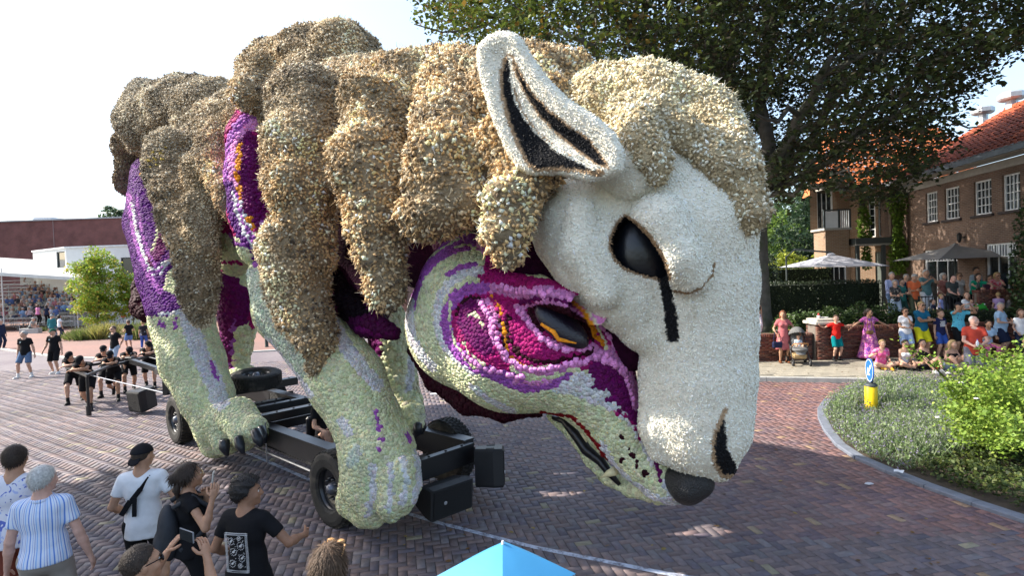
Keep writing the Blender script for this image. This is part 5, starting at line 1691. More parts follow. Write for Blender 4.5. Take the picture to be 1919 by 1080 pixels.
def wool(name, V, F, cell, pal, parent, seed, scale=0.66, back=-0.10):
 P, N = scatter(V, F, cell, seed, over=2.6)
 v = CAM - P; v /= np.linalg.norm(v, axis=1, keepdims=True)
 m = (N * v).sum(1) > back
 P, N = P[m], N[m]
 g = np.random.default_rng(seed + 3)
 n = len(P)
 C = pal(P, g)
 sz = np.stack([cell * scale * (0.5 + 0.75 * g.random(n) ** 2), cell * scale * (0.5 + 0.75 * g.random(n) ** 2), cell * scale * (0.55 + 0.75 * g.random(n) ** 2)], 1)
 Nt = 0.85 * N + np.array([0, 0, -0.30]) + 0.6 * g.normal(size=N.shape); Nt /= np.linalg.norm(Nt, axis=1, keepdims=True)
 Pj = P + N * (cell * 0.38 * g.normal(size=(n, 1)))
 a, b, c = strew(LV, LF, Pj, frames(Nt, seed), sz, C)
 a = a + 0.010 * np.stack([vnoise(a, 70, 1), vnoise(a, 70, 2), vnoise(a, 70, 3)], 1) * (cell / 0.06)
 k = 1
 Pf = np.repeat(Pj, k, 0); Nf = np.repeat(N, k, 0); m2 = len(Pf)
 d = Nf * 0.5 + g.normal(size=(m2, 3)) * 0.8 + np.array([0, 0, -0.35]); d /= np.linalg.norm(d, axis=1, keepdims=True)
 w = np.cross(d, g.normal(size=(m2, 3))); w /= np.linalg.norm(w, axis=1, keepdims=True)
 L_ = cell * (0.9 + 1.5 * g.random((m2, 1))); st = Pf + Nf * cell * 0.35
 bend = np.cross(d, w) * L_ * 0.35
 wd = w * cell * 0.12
 fv = np.stack([st - wd, st + wd, st + d * L_ + bend + wd * 0.2, st + d * L_ + bend - wd * 0.2], 1)
 base = (np.arange(m2) * 4)[:, None]
 ff = np.concatenate([base + np.array([0, 1, 2]), base + np.array([0, 2, 3])])
 fc = np.repeat(np.clip(np.repeat(C, k, 0) * (1.0 + 0.25 * g.normal(size=(m2, 1))), 0.01, 0.85), 4, 0)
 V_ = np.concatenate([a, fv.reshape(-1, 3)]); F_ = np.concatenate([b, ff + len(a)]); C_ = np.concatenate([c, fc])
 return link(name, mesh(name, V_, F_, WOOLM, True, C_), parent, 'stuff')

def pal_body(P, g):
 n = len(P)
 s = (P - FO) @ FF
 t = np.clip((s + 9) / 12, 0, 1)
 light = np.array([0.62, 0.53, 0.38]); gold = np.array([0.46, 0.295, 0.13]); grey = np.array([0.29, 0.235, 0.165]); dark = np.array([0.10, 0.075, 0.05]); cream = np.array([0.72, 0.66, 0.53])
 u = 0.5 + 0.5 * vnoise(P, 1.6, 11); w = 0.5 + 0.5 * vnoise(P, 4.5, 12)
 r = g.random(n)
 q = np.clip(0.5 + 0.9 * vnoise(P, 1.1, 41) + 0.9 * (t - 0.55), 0, 1)      # golden and grey fleeces side by side
 C = grey * (1 - q[:, None]) + (gold * 0.8 + light * 0.2) * q[:, None]
 up = np.clip((P[:, 2] - 6.1) / 1.2, 0, 1)          # paler towards the top of the fleece
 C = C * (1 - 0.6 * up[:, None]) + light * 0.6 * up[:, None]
 C = np.where((r < 0.06 + 0.10 * (1 - w))[:, None], dark, C)
 C = np.where((r > 0.62 + 0.25 * (1 - u))[:, None], light, C)
 C = np.where((r > 0.93)[:, None], cream, C)
 pale = np.clip(vnoise(P, 2.3, 47) - 0.25, 0, 0.6)
 C = C * (1 - pale[:, None]) + light * pale[:, None]
 clump = np.clip(0.5 + 0.62 * vnoise(P, 10.0, 51), 0, 1)
 C = C * ((0.62 + 0.85 * w) * (0.70 + 0.85 * clump))[:, None] * (1 + (t[:, None] - 0.35) * np.array([0.10, 0.0, -0.16])) * (1 + 0.11 * g.normal(size=(n, 1))).clip(0.5, 1.5)
 C = C * (0.72 + 0.34 * t)[:, None]
 yl = (vnoise(P, 3.1, 31) > 1.15) & (g.random(n) < 0.35)
 C[yl] = np.array([0.46, 0.33, 0.04])
 return np.clip(C, 0.01, 0.85)

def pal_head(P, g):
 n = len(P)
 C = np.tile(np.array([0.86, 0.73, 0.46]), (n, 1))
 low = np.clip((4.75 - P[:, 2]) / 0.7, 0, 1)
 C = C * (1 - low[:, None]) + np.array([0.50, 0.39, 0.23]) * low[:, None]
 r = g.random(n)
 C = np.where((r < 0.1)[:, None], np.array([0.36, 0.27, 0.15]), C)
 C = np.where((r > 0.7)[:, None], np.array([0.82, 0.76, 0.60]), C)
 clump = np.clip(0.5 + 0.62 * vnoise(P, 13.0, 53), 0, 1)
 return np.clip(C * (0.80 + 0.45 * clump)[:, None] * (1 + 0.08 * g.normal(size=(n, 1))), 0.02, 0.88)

def coarse_col(V, pal, f=0.55):
 return pal(V, np.random.default_rng(3)) * f

fleece = under(link('fleece', mesh('fleece', wV, wF, WOOLC, True, np.tile((0.25, 0.19, 0.12), (len(wV), 1)))), FLOAT)
wool('wool_curls', wV, wF, 0.0315, pal_body, fleece, 21, 1.0)
print('wool', len(fleece.children[0].data.polygons))
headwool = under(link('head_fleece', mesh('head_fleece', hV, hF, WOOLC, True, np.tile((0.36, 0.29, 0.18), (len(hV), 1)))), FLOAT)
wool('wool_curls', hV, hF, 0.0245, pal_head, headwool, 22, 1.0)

# ---- dark hull inside the fleece, seen between the locks
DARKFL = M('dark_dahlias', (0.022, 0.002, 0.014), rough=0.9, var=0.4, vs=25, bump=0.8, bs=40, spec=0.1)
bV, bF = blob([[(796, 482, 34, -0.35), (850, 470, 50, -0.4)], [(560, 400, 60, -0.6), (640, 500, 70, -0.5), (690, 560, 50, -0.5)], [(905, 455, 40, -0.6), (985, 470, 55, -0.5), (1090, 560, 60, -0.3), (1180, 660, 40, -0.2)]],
    0.09, 0.2, [((-7.5, 0, 4.7), (-4.2, 0, 4.9), 1.0, 0.8), ((-4.2, 0, 5.3), (1.5, 0, 4.6), 0.9, 1.1), ((-0.8, 0.1, 3.9), (2.3, 0.1, 3.2), 0.5, 0.55)])  # last cone is a hidden chest, added to block sun on the bricks
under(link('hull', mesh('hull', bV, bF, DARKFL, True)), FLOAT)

def flower_part(name, chains, vox, cell, base, layers, seed, k=0.1, core=(), yel=0.0, noise=None, size=0.80, fin=None, jitter=0.08):
 V, F = blob(chains, vox, k, core, noise, fin)
 C = paint(V, base, layers)
 o = under(link(name, mesh(name, V, F, SKIN_FL, True, C * 0.9)), FLOAT)
 flowers('flowers', V, F, cell, base, layers, o, seed, PETAL, size=size, yel=yel, jitter=jitter)
 return o, V, F

c4 = lambda *p: cr(200, 360, 3.0, p)
c3 = lambda *p: cr(200, 0, 3.0, p)
# ---- rear near leg with its purple thigh
TH = [
 ('p', c4((60, -40), (160, -200), (300, 0), (420, 120), (440, 300), (400, 330), (330, 450), (300, 560), (440, 620), (440, 680), (230, 690), (150, 500), (60, 100)), 5, PURP),
 ('s', c4((300, 60), (330, 160), (330, 260), (290, 330), (240, 400)), 26, DMAG),
 ('s', c4((125, 20), (150, 200), (190, 350), (245, 480), (300, 560)), 11, VIOLET),
 ('s', c4((140, 60), (165, 210), (205, 350), (260, 470)), 5, LILAC),
 ('s', c4((170, 40), (195, 220), (235, 340), (290, 440)), 5, VIOLET),
 ('s', c4((290, 200), (275, 270), (255, 330)), 5, GREEN),
 ('s', c4((400, 235), (380, 330), (310, 430), (250, 450)), 9, VIOLET),
 ('s', c4((405, 280), (370, 370), (300, 460)), 5, LILAC),
 ('s', c4((340, 390), (290, 430), (235, 440)), 5, LILAC),
 ('s', c4((240, 640), (330, 610), (430, 650)), 12, PURP),
 ('s', c4((300, 690), (380, 680), (440, 670)), 7, LILAC),
 ('s', c4((390, 700), (385, 760)), 6, VIOLET),
 ('s', c4((460, 720), (520, 900), (600, 1060), (640, 1180)), 34, LILAC),
 ('s', c4((590, 950), (600, 1000), (625, 1060)), 6, VIOLET),
 ('s', c3((190, 985), (230, 1005), (262, 1060), (275, 1110)), 6, ORNG),
 ('s', c4((300, 740), (330, 760)), 8, VIOLET),
]
leg, lV, lF = flower_part('hind_leg', [
 [(292, 330, 40, -0.6), (292, 420, 50, -0.85), (318, 520, 52, -1.0), (342, 605, 52, -1.05), (362, 680, 54, -1.05), (388, 745, 46, -1.0), (404, 800, 36, -1.0), (405, 830, 28, -1.0)],
 [(262, 390, 22, -0.8), (272, 470, 22, -0.9), (295, 540, 24, -1.0)],
 [(420, 790, 36, -1.05), (424, 828, 26, -1.1)], [(440, 780, 32, -1.0), (458, 815, 22, -1.05), (460, 828, 17, -1.05)], [(450, 775, 28, -0.9), (480, 805, 20, -0.95), (484, 818, 15, -0.95)]],
 0.04, 0.046, GREEN, TH, 31, k=0.09, yel=0.10)
CLAW = M('black_claw', (0.012, 0.014, 0.02), rough=0.35, var=0.1, spec=0.5)

def claw(part, pts, l):
 s = [(FP(x, y, l), r) for x, y, r in pts]
 P = np.array([q[0] for q in s]); R = [RP(r, p) for p, r in s]
 P = np.concatenate([P[:1] + (P[:1] - P[1:2]) * 0.2, P]); R = [R[0] * 0.5] + R
 MB().tube(P, R, 10).obj('claw', CLAW, part, True)

claw(leg, [(420, 826, 9), (421, 840, 10), (426, 855, 3)], -1.28)
claw(leg, [(447, 820, 8), (450, 836, 9), (456, 851, 3)], -1.25)
claw(leg, [(478, 808, 9), (484, 824, 10), (489, 838, 3)], -1.18)
claw(leg, [(488, 803, 8), (494, 818, 8), (497, 832, 3)], -1.0)
BURN = M('dried_flower_rim', (0.20, 0.05, 0.015), rough=0.9, var=0.4, vs=30)

leg2, _, _ = flower_part('hind_leg', [
 [(455, 520, 40, 0.5), (448, 590, 34, 0.5), (444, 650, 26, 0.5), (442, 690, 22, 0.5)],
 [(430, 708, 17, 0.3), (432, 712, 14, 0.2)], [(445, 705, 18, 0.4), (448, 712, 16, 0.35)], [(462, 703, 18, 0.6), (466, 712, 15, 0.6)]],
 0.05, 0.085, GREEN, [('p', [(400, 480), (478, 560), (470, 600), (446, 610), (434, 640), (436, 722), (410, 722)], 0, DMAG), ('s', [(440, 600), (436, 640), (434, 700)], 7, VIOLET),
       ('s', [(470, 590), (476, 610)], 12, MAG), ('p', [(395, 695), (500, 695), (500, 740), (395, 740)], 0, GREEN)], 33, k=0.08, yel=0.05)
claw(leg2, [(437, 715, 5), (438, 724, 2)], 0.15)
claw(leg2, [(453, 716, 5), (455, 726, 2)], 0.3)
SH = [
 ('s', c3((700, 1080), (695, 900), (730, 760), (790, 670), (900, 620)), 30, VIOLET),
 ('s', c3((720, 1080), (715, 900), (750, 780), (820, 700), (900, 680)), 22, PINK),
 ('s', c3((745, 1080), (740, 900), (775, 800), (850, 750)), 5, MAG),
 ('p', c3((745, 820), (800, 760), (870, 780), (880, 1300), (760, 1180)), 5, DMAG),
 ('s', c3((748, 815), (735, 950), (742, 1040), (755, 1140)), 7.5, ORNG),
 ('s', c4((795, 140), (812, 170), (832, 210)), 8, ORNG),
 ('s', c4((690, -20), (720, 130), (770, 250), (830, 360), (870, 460)), 24, PURP),
 ('s', c4((712, 0), (738, 130), (785, 250), (835, 340)), 5, LILAC),
 ('s', c4((735, 20), (765, 150), (830, 270), (900, 300)), 7, VIOLET),
 ('s', c4((750, 60), (790, 190), (840, 240)), 5, LILAC),
 ('s', c4((880, 180), (850, 250), (900, 280)), 10, VIOLET),
 ('p', c4((650, 250), (720, 260), (800, 340), (830, 460), (700, 480), (640, 400)), 5, GREEN),
 ('s', c4((690, 230), (720, 290), (770, 300)), 8, VIOLET),
 ('s', c4((660, 400), (720, 390), (760, 400)), 6, MAG),
]
flower_part('flank', [[(500, 195, 40, -0.7), (474, 260, 44, -0.95), (474, 330, 46, -1.05), (480, 400, 46, -1.1), (490, 460, 42, -1.15)],
      [(455, 400, 34, -0.6), (455, 450, 34, -0.6), (440, 490, 28, -0.5)]], 0.045, 0.05, MAG, SH, 35, k=0.1)
# ---- near foreleg
FL = [
 ('p', [(455, 430), (540, 470), (500, 520), (478, 508), (462, 470)], 0, VIOLET),
 ('s', [(478, 520), (500, 600), (560, 690)], 40, (0.55, 0.62, 0.50)),
 ('s', [(500, 640), (540, 690), (580, 740)], 16, LILAC),
 ('s', c4((1250, 690), (1290, 780), (1370, 900), (1450, 1010), (1520, 1080)), 26, LILAC),
 ('s', [(702, 772), (708, 795), (712, 806)], 9, VIOLET), ('s', [(714, 825), (715, 826)], 9, VIOLET), ('s', [(709, 839), (711, 841)], 9, VIOLET),
 ('s', [(763, 815), (767, 826)], 8, VIOLET), ('s', [(643, 800), (648, 812)], 7, VIOLET),
 ('s', [(640, 790), (655, 812)], 18, LILAC), ('s', [(668, 845), (660, 868)], 22, (0.70, 0.74, 0.62)),
 ('s', [(697, 878), (700, 920), (690, 965)], 14, LILAC), ('s', [(732, 872), (732, 920), (728, 955)], 12, LILAC), ('s', [(755, 860), (762, 905), (755, 945)], 12, LILAC), ('s', [(780, 850), (786, 900), (775, 940)], 12, LILAC),
]
fleg, fV, fF = flower_part('foreleg', [
 [(508, 520, 42, -1.1), (545, 580, 66, -1.1), (600, 640, 66, -1.05), (650, 715, 70, -1.0), (688, 790, 62, -0.95), (708, 850, 68, -0.95), (712, 900, 70, -0.95)],
 [(560, 560, 50, -1.0), (620, 590, 40, -0.8)],
 [(668, 890, 30, -1.05), (660, 940, 27, -1.05), (682, 968, 22, -1.05)],
 [(700, 895, 30, -1.1), (697, 945, 26, -1.15), (700, 970, 21, -1.15)],
 [(735, 895, 30, -1.05), (732, 945, 24, -1.12), (732, 962, 18, -1.12)],
 [(756, 880, 27, -0.95), (758, 930, 22, -1.0), (755, 950, 16, -1.0)],
 [(768, 870, 20, -0.8), (776, 910, 15, -0.85)]],
 0.032, 0.037, GREEN, FL, 37, k=0.07, yel=0.12)
RIMR = M('red_flower_rim', (0.33, 0.03, 0.02), rough=0.85, var=0.4, vs=60, bump=0.6)
rp = [FP(x, y, -0.86) for x, y in ((644, 872), (636, 890), (634, 915), (634, 938), (640, 955))]
MB().tube(rp, 0.025, 8).obj('red_rim', RIMR, fleg, True)
leg4, _, _ = flower_part('foreleg', [
 [(720, 600, 40, 0.4), (738, 650, 36, 0.45), (745, 710, 34, 0.45), (758, 760, 32, 0.4), (768, 785, 26, 0.35)],
 [(775, 775, 20, 0.3), (782, 792, 14, 0.25)], [(760, 780, 18, 0.2), (764, 800, 12, 0.15)]],
 0.045, 0.07, GREEN, [('s', [(775, 600), (770, 690), (765, 730)], 14, LILAC), ('s', [(700, 630), (706, 660), (700, 690)], 24, DMAG)], 39, yel=0.08)
claw(leg4, [(783, 795, 8), (783, 808, 9), (778, 822, 3)], 0.1)
claw(leg4, [(790, 790, 7), (793, 802, 7), (790, 814, 3)], 0.3)
flower_part('belly', [[(612, 490, 16, -0.9), (640, 560, 26, -0.9), (690, 605, 26, -0.8), (738, 625, 14, -0.7)], [(650, 520, 40, -0.3), (690, 580, 40, -0.3)], [(702, 640, 13, 0.2), (700, 680, 9, 0.2)]],
   0.05, 0.055, (0.07, 0.003, 0.05), [('p', [(600, 470), (650, 470), (690, 590), (640, 600)], 0, (0.006, 0.001, 0.005)), ('s', [(670, 616), (720, 635)], 7, DMAG)], 41, k=0.1)  # base darkened to put the deep shade under the body into colour
tl, _, _ = flower_part('tail', [[(268, 500, 9, -0.6), (262, 540, 12, -0.7), (270, 575, 22, -0.75), (278, 588, 17, -0.75)]], 0.05, 0.08, MAROON, [('s', [(266, 505), (264, 540), (275, 565)], 5, LILAC)], 43)

# ---- the wolf's face
A = lambda *p: cr(740, 400, 3.6, p)
B = lambda *p: cr(960, 640, 3.376, p)
FACE = [
 ('p', [(740, 660), (800, 600), (860, 690), (960, 735), (1040, 735), (1079, 744), (1150, 772), (1185, 805), (1212, 841), (1227, 865), (1244, 906), (1271, 945), (1240, 960), (1100, 880), (960, 800), (860, 770)], 0, GREEN),
 ('p', A((560, 250), (680, 240), (900, 420), (1200, 470), (1560, 850), (1640, 1090), (700, 1000), (560, 420)), 0, MAG),
 ('p', B((540, 60), (760, 150), (800, 330), (860, 640), (760, 540), (640, 445), (400, 350), (480, 200)), 0, DMAG),
 ('s', A((620, 200), (480, 190), (370, 230), (270, 310), (190, 400), (140, 500), (105, 600)), 32, VIOLET),
 ('s', A((600, 230), (560, 260)), 28, PINK),
 ('s', A((540, 310), (430, 330), (330, 390), (250, 480), (210, 600), (200, 720), (220, 830), (280, 930), (380, 1020), (480, 1090)), 36, GREEN),
 ('s', A((575, 385), (460, 410), (370, 470), (310, 560), (288, 640), (288, 760), (330, 880), (420, 980), (520, 1060)), 16, LILAC),
 ('s', A((105, 590), (100, 720), (120, 850), (200, 980), (260, 1040)), 17, LILAC),
 ('s', B((0, 440), (-60, 415), (-150, 370), (-260, 280)), 12, LILAC),
 ('s', A((420, 180), (330, 230), (230, 300), (150, 400)), 4, GREEN), ('s', A((400, 225), (470, 215), (550, 230)), 5, GREEN),
 ('s', A((350, 420), (430, 370), (540, 345)), 9, VIOLET),
 ('p', A((620, 490), (480, 500), (380, 560), (330, 660), (350, 800), (430, 960), (560, 1060), (760, 1110), (800, 1000), (700, 700)), 0, MAG),
 ('s', A((610, 500), (500, 510), (400, 570), (352, 660), (345, 760), (380, 870), (450, 970), (560, 1050), (700, 1090), (850, 1120)), 21, VIOLET),
 ('s', A((375, 600), (365, 720), (400, 870), (480, 990), (560, 1060)), 4, GREEN), ('s', A((440, 835), (500, 940), (600, 1030)), 4.5, GREEN),
 ('p', A((430, 640), (500, 570), (590, 590), (640, 720), (650, 860), (680, 960), (590, 960), (480, 860), (420, 740)), 0, DMAG),
 ('s', A((490, 690), (530, 670), (570, 710), (600, 770)), 5, GREEN), ('s', A((420, 690), (440, 610), (500, 570), (590, 570)), 5, MAROON),
 ('s', A((570, 590), (640, 690), (650, 780), (680, 880), (740, 980), (830, 1050)), 8, PINK), ('s', A((620, 590), (690, 690), (710, 800), (735, 900)), 8, PINK),
 ('s', A((680, 640), (715, 740), (725, 850), (750, 950)), 3.5, MAROON),
 ('s', A((640, 535), (700, 630), (735, 740), (745, 860), (770, 950), (830, 1010), (900, 1050), (1000, 1065)), 4.6, ORNG),
 ('s', A((760, 700), (775, 860), (850, 960), (960, 1005), (1100, 1000), (1250, 965), (1340, 925)), 9, MAROON),
 ('s', A((670, 510), (760, 530), (880, 550), (1000, 525), (1100, 540), (1220, 580), (1300, 650), (1400, 740), (1480, 830), (1500, 890), (1450, 920)), 19, PINK),
 ('s', A((850, 600), (950, 575), (1080, 585), (1200, 620)), 10, DMAG),
 ('s', A((860, 640), (960, 605), (1060, 595), (1150, 625), (1230, 675), (1290, 720)), 8, PINK),
 ('p', A((890, 645), (1000, 615), (1150, 640), (1260, 700), (1340, 780), (1370, 850), (1250, 865), (1100, 845), (1000, 800), (930, 730)), 2, MAROON),
 ('s', A((1205, 605), (1270, 660), (1320, 740), (1350, 820), (1425, 910)), 9, ORNG), ('s', A((1290, 650), (1350, 720), (1390, 810), (1430, 910)), 5, GREEN),
 ('s', A((820, 635), (870, 690), (900, 735), (950, 795), (1010, 845), (1080, 880), (1170, 895), (1270, 900), (1350, 890)), 11, PINK),
 ('s', A((830, 1050), (1000, 1080), (1150, 1045), (1280, 1005), (1350, 955), (1430, 940), (1520, 1000), (1590, 1060)), 11, PINK),
 ('s', B((540, 80), (640, 130), (720, 190), (760, 280), (790, 400)), 19, PINK),
 ('s', B((-150, 200), (0, 270), (100, 300), (240, 275), (370, 230)), 17, VIOLET), ('s', B((0, 250), (120, 275), (240, 250)), 7, PINK),
 ('p', B((250, 320), (380, 205), (480, 205), (530, 245), (520, 275), (490, 290), (540, 305), (630, 320), (630, 345), (570, 360), (600, 385), (690, 410), (690, 437), (640, 447), (540, 410), (400, 350)), 0, LILAC),
 ('s', B((700, 470), (790, 570), (850, 700), (900, 780)), 13, LILAC), ('s', B((560, 640), (640, 780), (760, 900), (900, 990), (1060, 1040)), 12, LILAC),
 ('s', B((640, 440), (760, 510), (830, 640)), 6, MAG),
 ('s', B((920, 760), (935, 890)), 9, DMAG), ('s', B((960, 880), (1010, 1000)), 10, LILAC),
 ('s', B((180, 452), (360, 470), (450, 545), (540, 660), (620, 795), (700, 905), (775, 960)), 6.5, RED),
] + [('s', B((x, y), (x + 1, y + 1)), w, MAROON) for x, y, w in ((695, 610, 9), (730, 675, 8), (755, 720, 9), (695, 755, 9), (790, 778, 10), (835, 840, 13))]
def face_fin(s):
 for a, b, r in (((905, 530), (1010, 545), 26), ((1010, 545), (1110, 580), 26), ((1110, 580), (1165, 650), 24)):
  P, Q = FP(*a, -0.95), FP(*b, -0.85)
  s.cone(P, Q, RP(r, P), RP(r, Q), 0.12)

face, faV, faF = flower_part('wolf_face', [
 [(905, 560, 124, -0.55), (882, 608, 116, -0.6), (960, 645, 122, -0.55), (1040, 655, 118, -0.4), (1095, 695, 90, -0.3), (1125, 745, 68, -0.25), (1160, 805, 54, -0.2), (1200, 862, 40, -0.15), (1240, 905, 33, -0.1), (1262, 912, 32, 0.0)],
 [(1060, 570, 80, -0.3), (1130, 640, 60, -0.2)], [(895, 500, 70, -0.6)]],
 0.025, 0.030, GREEN, FACE, 51, k=0.1, yel=0.22, size=0.80, fin=face_fin, jitter=0.12)
PINKM = M('pink_dahlia', PINK, rough=0.7, var=0.12, vs=60, rnd=0.3, spec=0.2)
fn = vnormals(faV, faF)
fq = proj(faV)
front = ((CAM - faV) * fn).sum(1) > 0

def on_face(px, py):
 d = np.where(front, np.hypot(fq[:, 0] - px, fq[:, 1] - py), 1e9)
 near = np.where(d < 9)[0]
 i = near[np.argmin(fq[near, 2])] if len(near) else int(np.argmin(d))
 return faV[i], fn[i]

dm = mesh('dahlia', ROS_V * 0.031, ROS_F, PINKM, False)
GARL = [(A((570, 590), (640, 690), (650, 780), (680, 880), (740, 980), (830, 1050)), 8.5), (A((820, 635), (870, 690), (900, 735), (950, 795), (1010, 845), (1080, 880), (1170, 895), (1270, 900), (1350, 890)), 10),
  (A((830, 1050), (1000, 1080), (1150, 1045), (1280, 1005), (1350, 955), (1430, 940), (1520, 1000), (1590, 1060)), 9), (B((540, 80), (640, 130), (720, 190), (760, 280), (790, 400)), 9),
  (A((670, 510), (760, 530), (880, 550), (1000, 525), (1100, 540), (1220, 580), (1300, 650), (1400, 740), (1480, 830)), 9), (A((450, 970), (560, 1050), (700, 1090), (850, 1120)), 9),
  (A((700, 500), (790, 515), (900, 530)), 9), (B((600, 90), (700, 150), (750, 230)), 9), (A((1330, 640), (1430, 740), (1500, 830)), 9)]
for pts, st in GARL:
 acc = 0.0
 for (ax, ay), (bx, by) in zip(pts[:-1], pts[1:]):
  L_ = math.hypot(bx - ax, by - ay)
  while acc < L_:
   x, y = ax + (bx - ax) * acc / L_, ay + (by - ay) * acc / L_
   P, N = on_face(x, y)
   o = link('dahlia', dm, face)
   sc_ = 0.8 + 0.4 * random.random()
   mt = Matrix.Rotation(random.random() * 6, 4, 'Z')
   o.matrix_basis = Matrix.Translation(Vector(P + N * 0.012)) @ Matrix(frame(N + 0.15 * RNG.normal(size=3))).to_4x4() @ mt @ Matrix.Scale(sc_, 4)
   acc += st
  acc -= L_
EYEM = M('dark_eye', (0.010, 0.006, 0.014), rough=0.28, var=0.2, vs=20, bump=0.25, bs=60, spec=0.5)
P, N = on_face(1056, 606)
ax_ = FP(1114, 632, -0.9) - FP(1000, 582, -0.9); ax_ = ax_ - N * (ax_ @ N); ax_ /= np.linalg.norm(ax_)
MB().ball((0, 0, 0), (0.29, 0.135, 0.075), 20, 12, np.stack([ax_, np.cross(N, ax_), N], 1)).xf(loc=P + N * 0.04).obj('eye', EYEM, face, True)
ORM = M('orange_dahlia', ORNG, rough=0.75, var=0.3, vs=60, bump=0.5)
oc = []
for x, y in A((985, 690), (1010, 740), (1050, 790), (1110, 828), (1200, 848), (1290, 840)):
 P, N = on_face(x, y); oc.append(P + N * 0.085)
MB().tube(oc, [0.008, 0.02, 0.024, 0.02, 0.015, 0.006], 8).obj('iris_rim', ORM, face, True)
flower_part('jaw_underside', [[(772, 655, 9, -0.35), (815, 712, 18, -0.35), (875, 752, 22, -0.35), (945, 768, 20, -0.3), (1010, 768, 12, -0.25)]], 0.035, 0.05, MAROON, [], 53)
MOUTH = M('mouth_lining', (0.008, 0.007, 0.010), rough=0.3, var=0.2, bump=0.3, bs=15)
q = [FP(x, y, -0.14) for x, y in B((260, 480), (330, 500), (410, 600), (470, 690), (560, 760), (610, 830), (680, 910))]
MB().tube(q, [0.03, 0.05, 0.06, 0.06, 0.05, 0.04, 0.02], 10).obj('black_lip', MOUTH, face and under(empty('mouth'), FLOAT), True)
mouth = [o for o in FLOAT.children if o.name.startswith('mouth')][0]
jaw, _, _ = flower_part('lower_jaw', [[(1030, 782, 6, -0.05), (1075, 812, 14, -0.05), (1110, 858, 16, -0.05), (1140, 893, 15, -0.05), (1180, 918, 12, -0.05), (1235, 936, 9, -0.05)]], 0.028, 0.04, GREEN, [], 55, k=0.04)
TOOTH = M('ivory_tooth', (0.66, 0.60, 0.36), rough=0.4, var=0.1)
for (x0, y0), (x1, y1), r in ((B((655, 820), (655, 820))[0], B((560, 865), (560, 865))[0], 9), (B((450, 560), (0, 0))[0], B((470, 640), (0, 0))[0], 9), (B((500, 600), (0, 0))[0], B((515, 655), (0, 0))[0], 7), (B((360, 500), (0, 0))[0], B((400, 520), (0, 0))[0], 5)):
 a, b = FP(x0, y0, -0.2), FP(x1, y1, -0.24)
 MB().tube([a, (a + b) / 2 + np.array([0, 0, 0.006]), b], [RP(r, a), RP(r * 0.7, a), RP(r * 0.12, a)], 10).obj('tooth', TOOTH, mouth, True)
NOSEM = M('black_nose', (0.012, 0.012, 0.013), rough=0.42, var=0.2, vs=40, bump=0.9, bs=70, spec=0.5)
nV, nF = blob([[(1268, 900, 25, -0.14), (1287, 911, 33, -0.14), (1308, 904, 30, -0.1)]], 0.02, 0.05)
under(link('wolf_nose', mesh('wolf_nose', nV, nF, NOSEM, True)), FLOAT)

# ---- the white sheep mask
C5 = lambda *p: cr(980, 340, 3.6, p)
EYE = C5((690, 235), (760, 280), (850, 370), (920, 470), (960, 550), (985, 650), (950, 662), (860, 645), (760, 615), (680, 580), (620, 520), (590, 440), (600, 370), (640, 290))
NOSTR = B((1345, 480), (1352, 580), (1362, 680), (1412, 780), (1418, 845), (1330, 840), (1288, 760), (1280, 640), (1310, 540))
MASKP = [
 ('s', C5((1292, 540), (1272, 640), (1200, 722), (1120, 757), (1020, 740)), 4, (0.30, 0.19, 0.10)),
 ('p', EYE, 5, TAN),
 ('p', C5((905, 640), (985, 640), (1010, 760), (1040, 900), (1055, 1080), (970, 1080), (955, 900), (935, 760)), 0, SEED),
 ('p', EYE, 0, SEED),
 ('s', B((1350, 435), (1310, 520), (1272, 640), (1280, 770), (1330, 850), (1390, 858)), 9, TAN),
 ('p', NOSTR, 0, SEED),
]

def mask_fin(s):
 c = FP(1212, 470, -0.78)
 v = CAM - c; v /= np.linalg.norm(v)
 ex = np.cross([0, 0, 1.0], v); ex /= np.linalg.norm(ex); ey = np.cross(v, ex)
 poly = []
 for x, y in EYE:
  r = ray(x, y); t = ((c - CAM) @ v) / (r @ v); p = CAM + r * t - c
  poly.append((p @ ex, p @ ey))
 s.slab(poly, c - v * 0.02, ex, ey, 0.36, 0.08, k=0.05, sub=True)

MASKCH = [
 [(1190, 330, 120, -0.3), (1265, 440, 150, -0.1), (1290, 530, 128, -0.05), (1304, 620, 112, 0.0), (1306, 700, 108, 0.0), (1305, 775, 103, 0.0), (1309, 803, 92, 0.0)],
 [(1265, 345, 100, 0.1), (1300, 420, 112, 0.0)],
 [(1095, 430, 104, -0.62), (1130, 480, 100, -0.6), (1180, 540, 88, -0.45), (1215, 600, 66, -0.35)],
 [(1248, 838, 32, -0.1), (1285, 858, 25, -0.1), (1345, 870, 33, 0.0)],
 [(1232, 700, 34, -0.3), (1234, 800, 36, -0.3), (1243, 838, 32, -0.25)],
 [(1360, 560, 46, -0.1), (1361, 700, 45, 0.0), (1362, 810, 42, 0.0)],
 [(1235, 420, 60, -0.75), (1268, 480, 46, -0.72), (1292, 515, 42, -0.6)],
 [(1088, 400, 30, -1.0), (1090, 470, 40, -0.98), (1130, 545, 36, -0.9)],
]
mV, mF = blob(MASKCH, 0.024, 0.07, fin=mask_fin, rf=0.94)
mC = paint(mV, CREAM, MASKP)
RICEG = M('rice_ground', rough=0.85, var=0.08, vs=40, attr=True, bump=0.6, bs=110, spec=0.2, bdist=0.01)
RICEM = M('rice_grains', rough=0.75, var=0.0, attr=True, spec=0.25)
maskp = under(link('sheep_mask', mesh('sheep_mask', mV, mF, RICEG, True, mC * 0.92)), FLOAT)
GR_V = np.array([(1, 0, 0), (-1, 0, 0), (0, .45, 0), (0, -.45, 0), (0, 0, .45), (0, 0, -.3)], float)
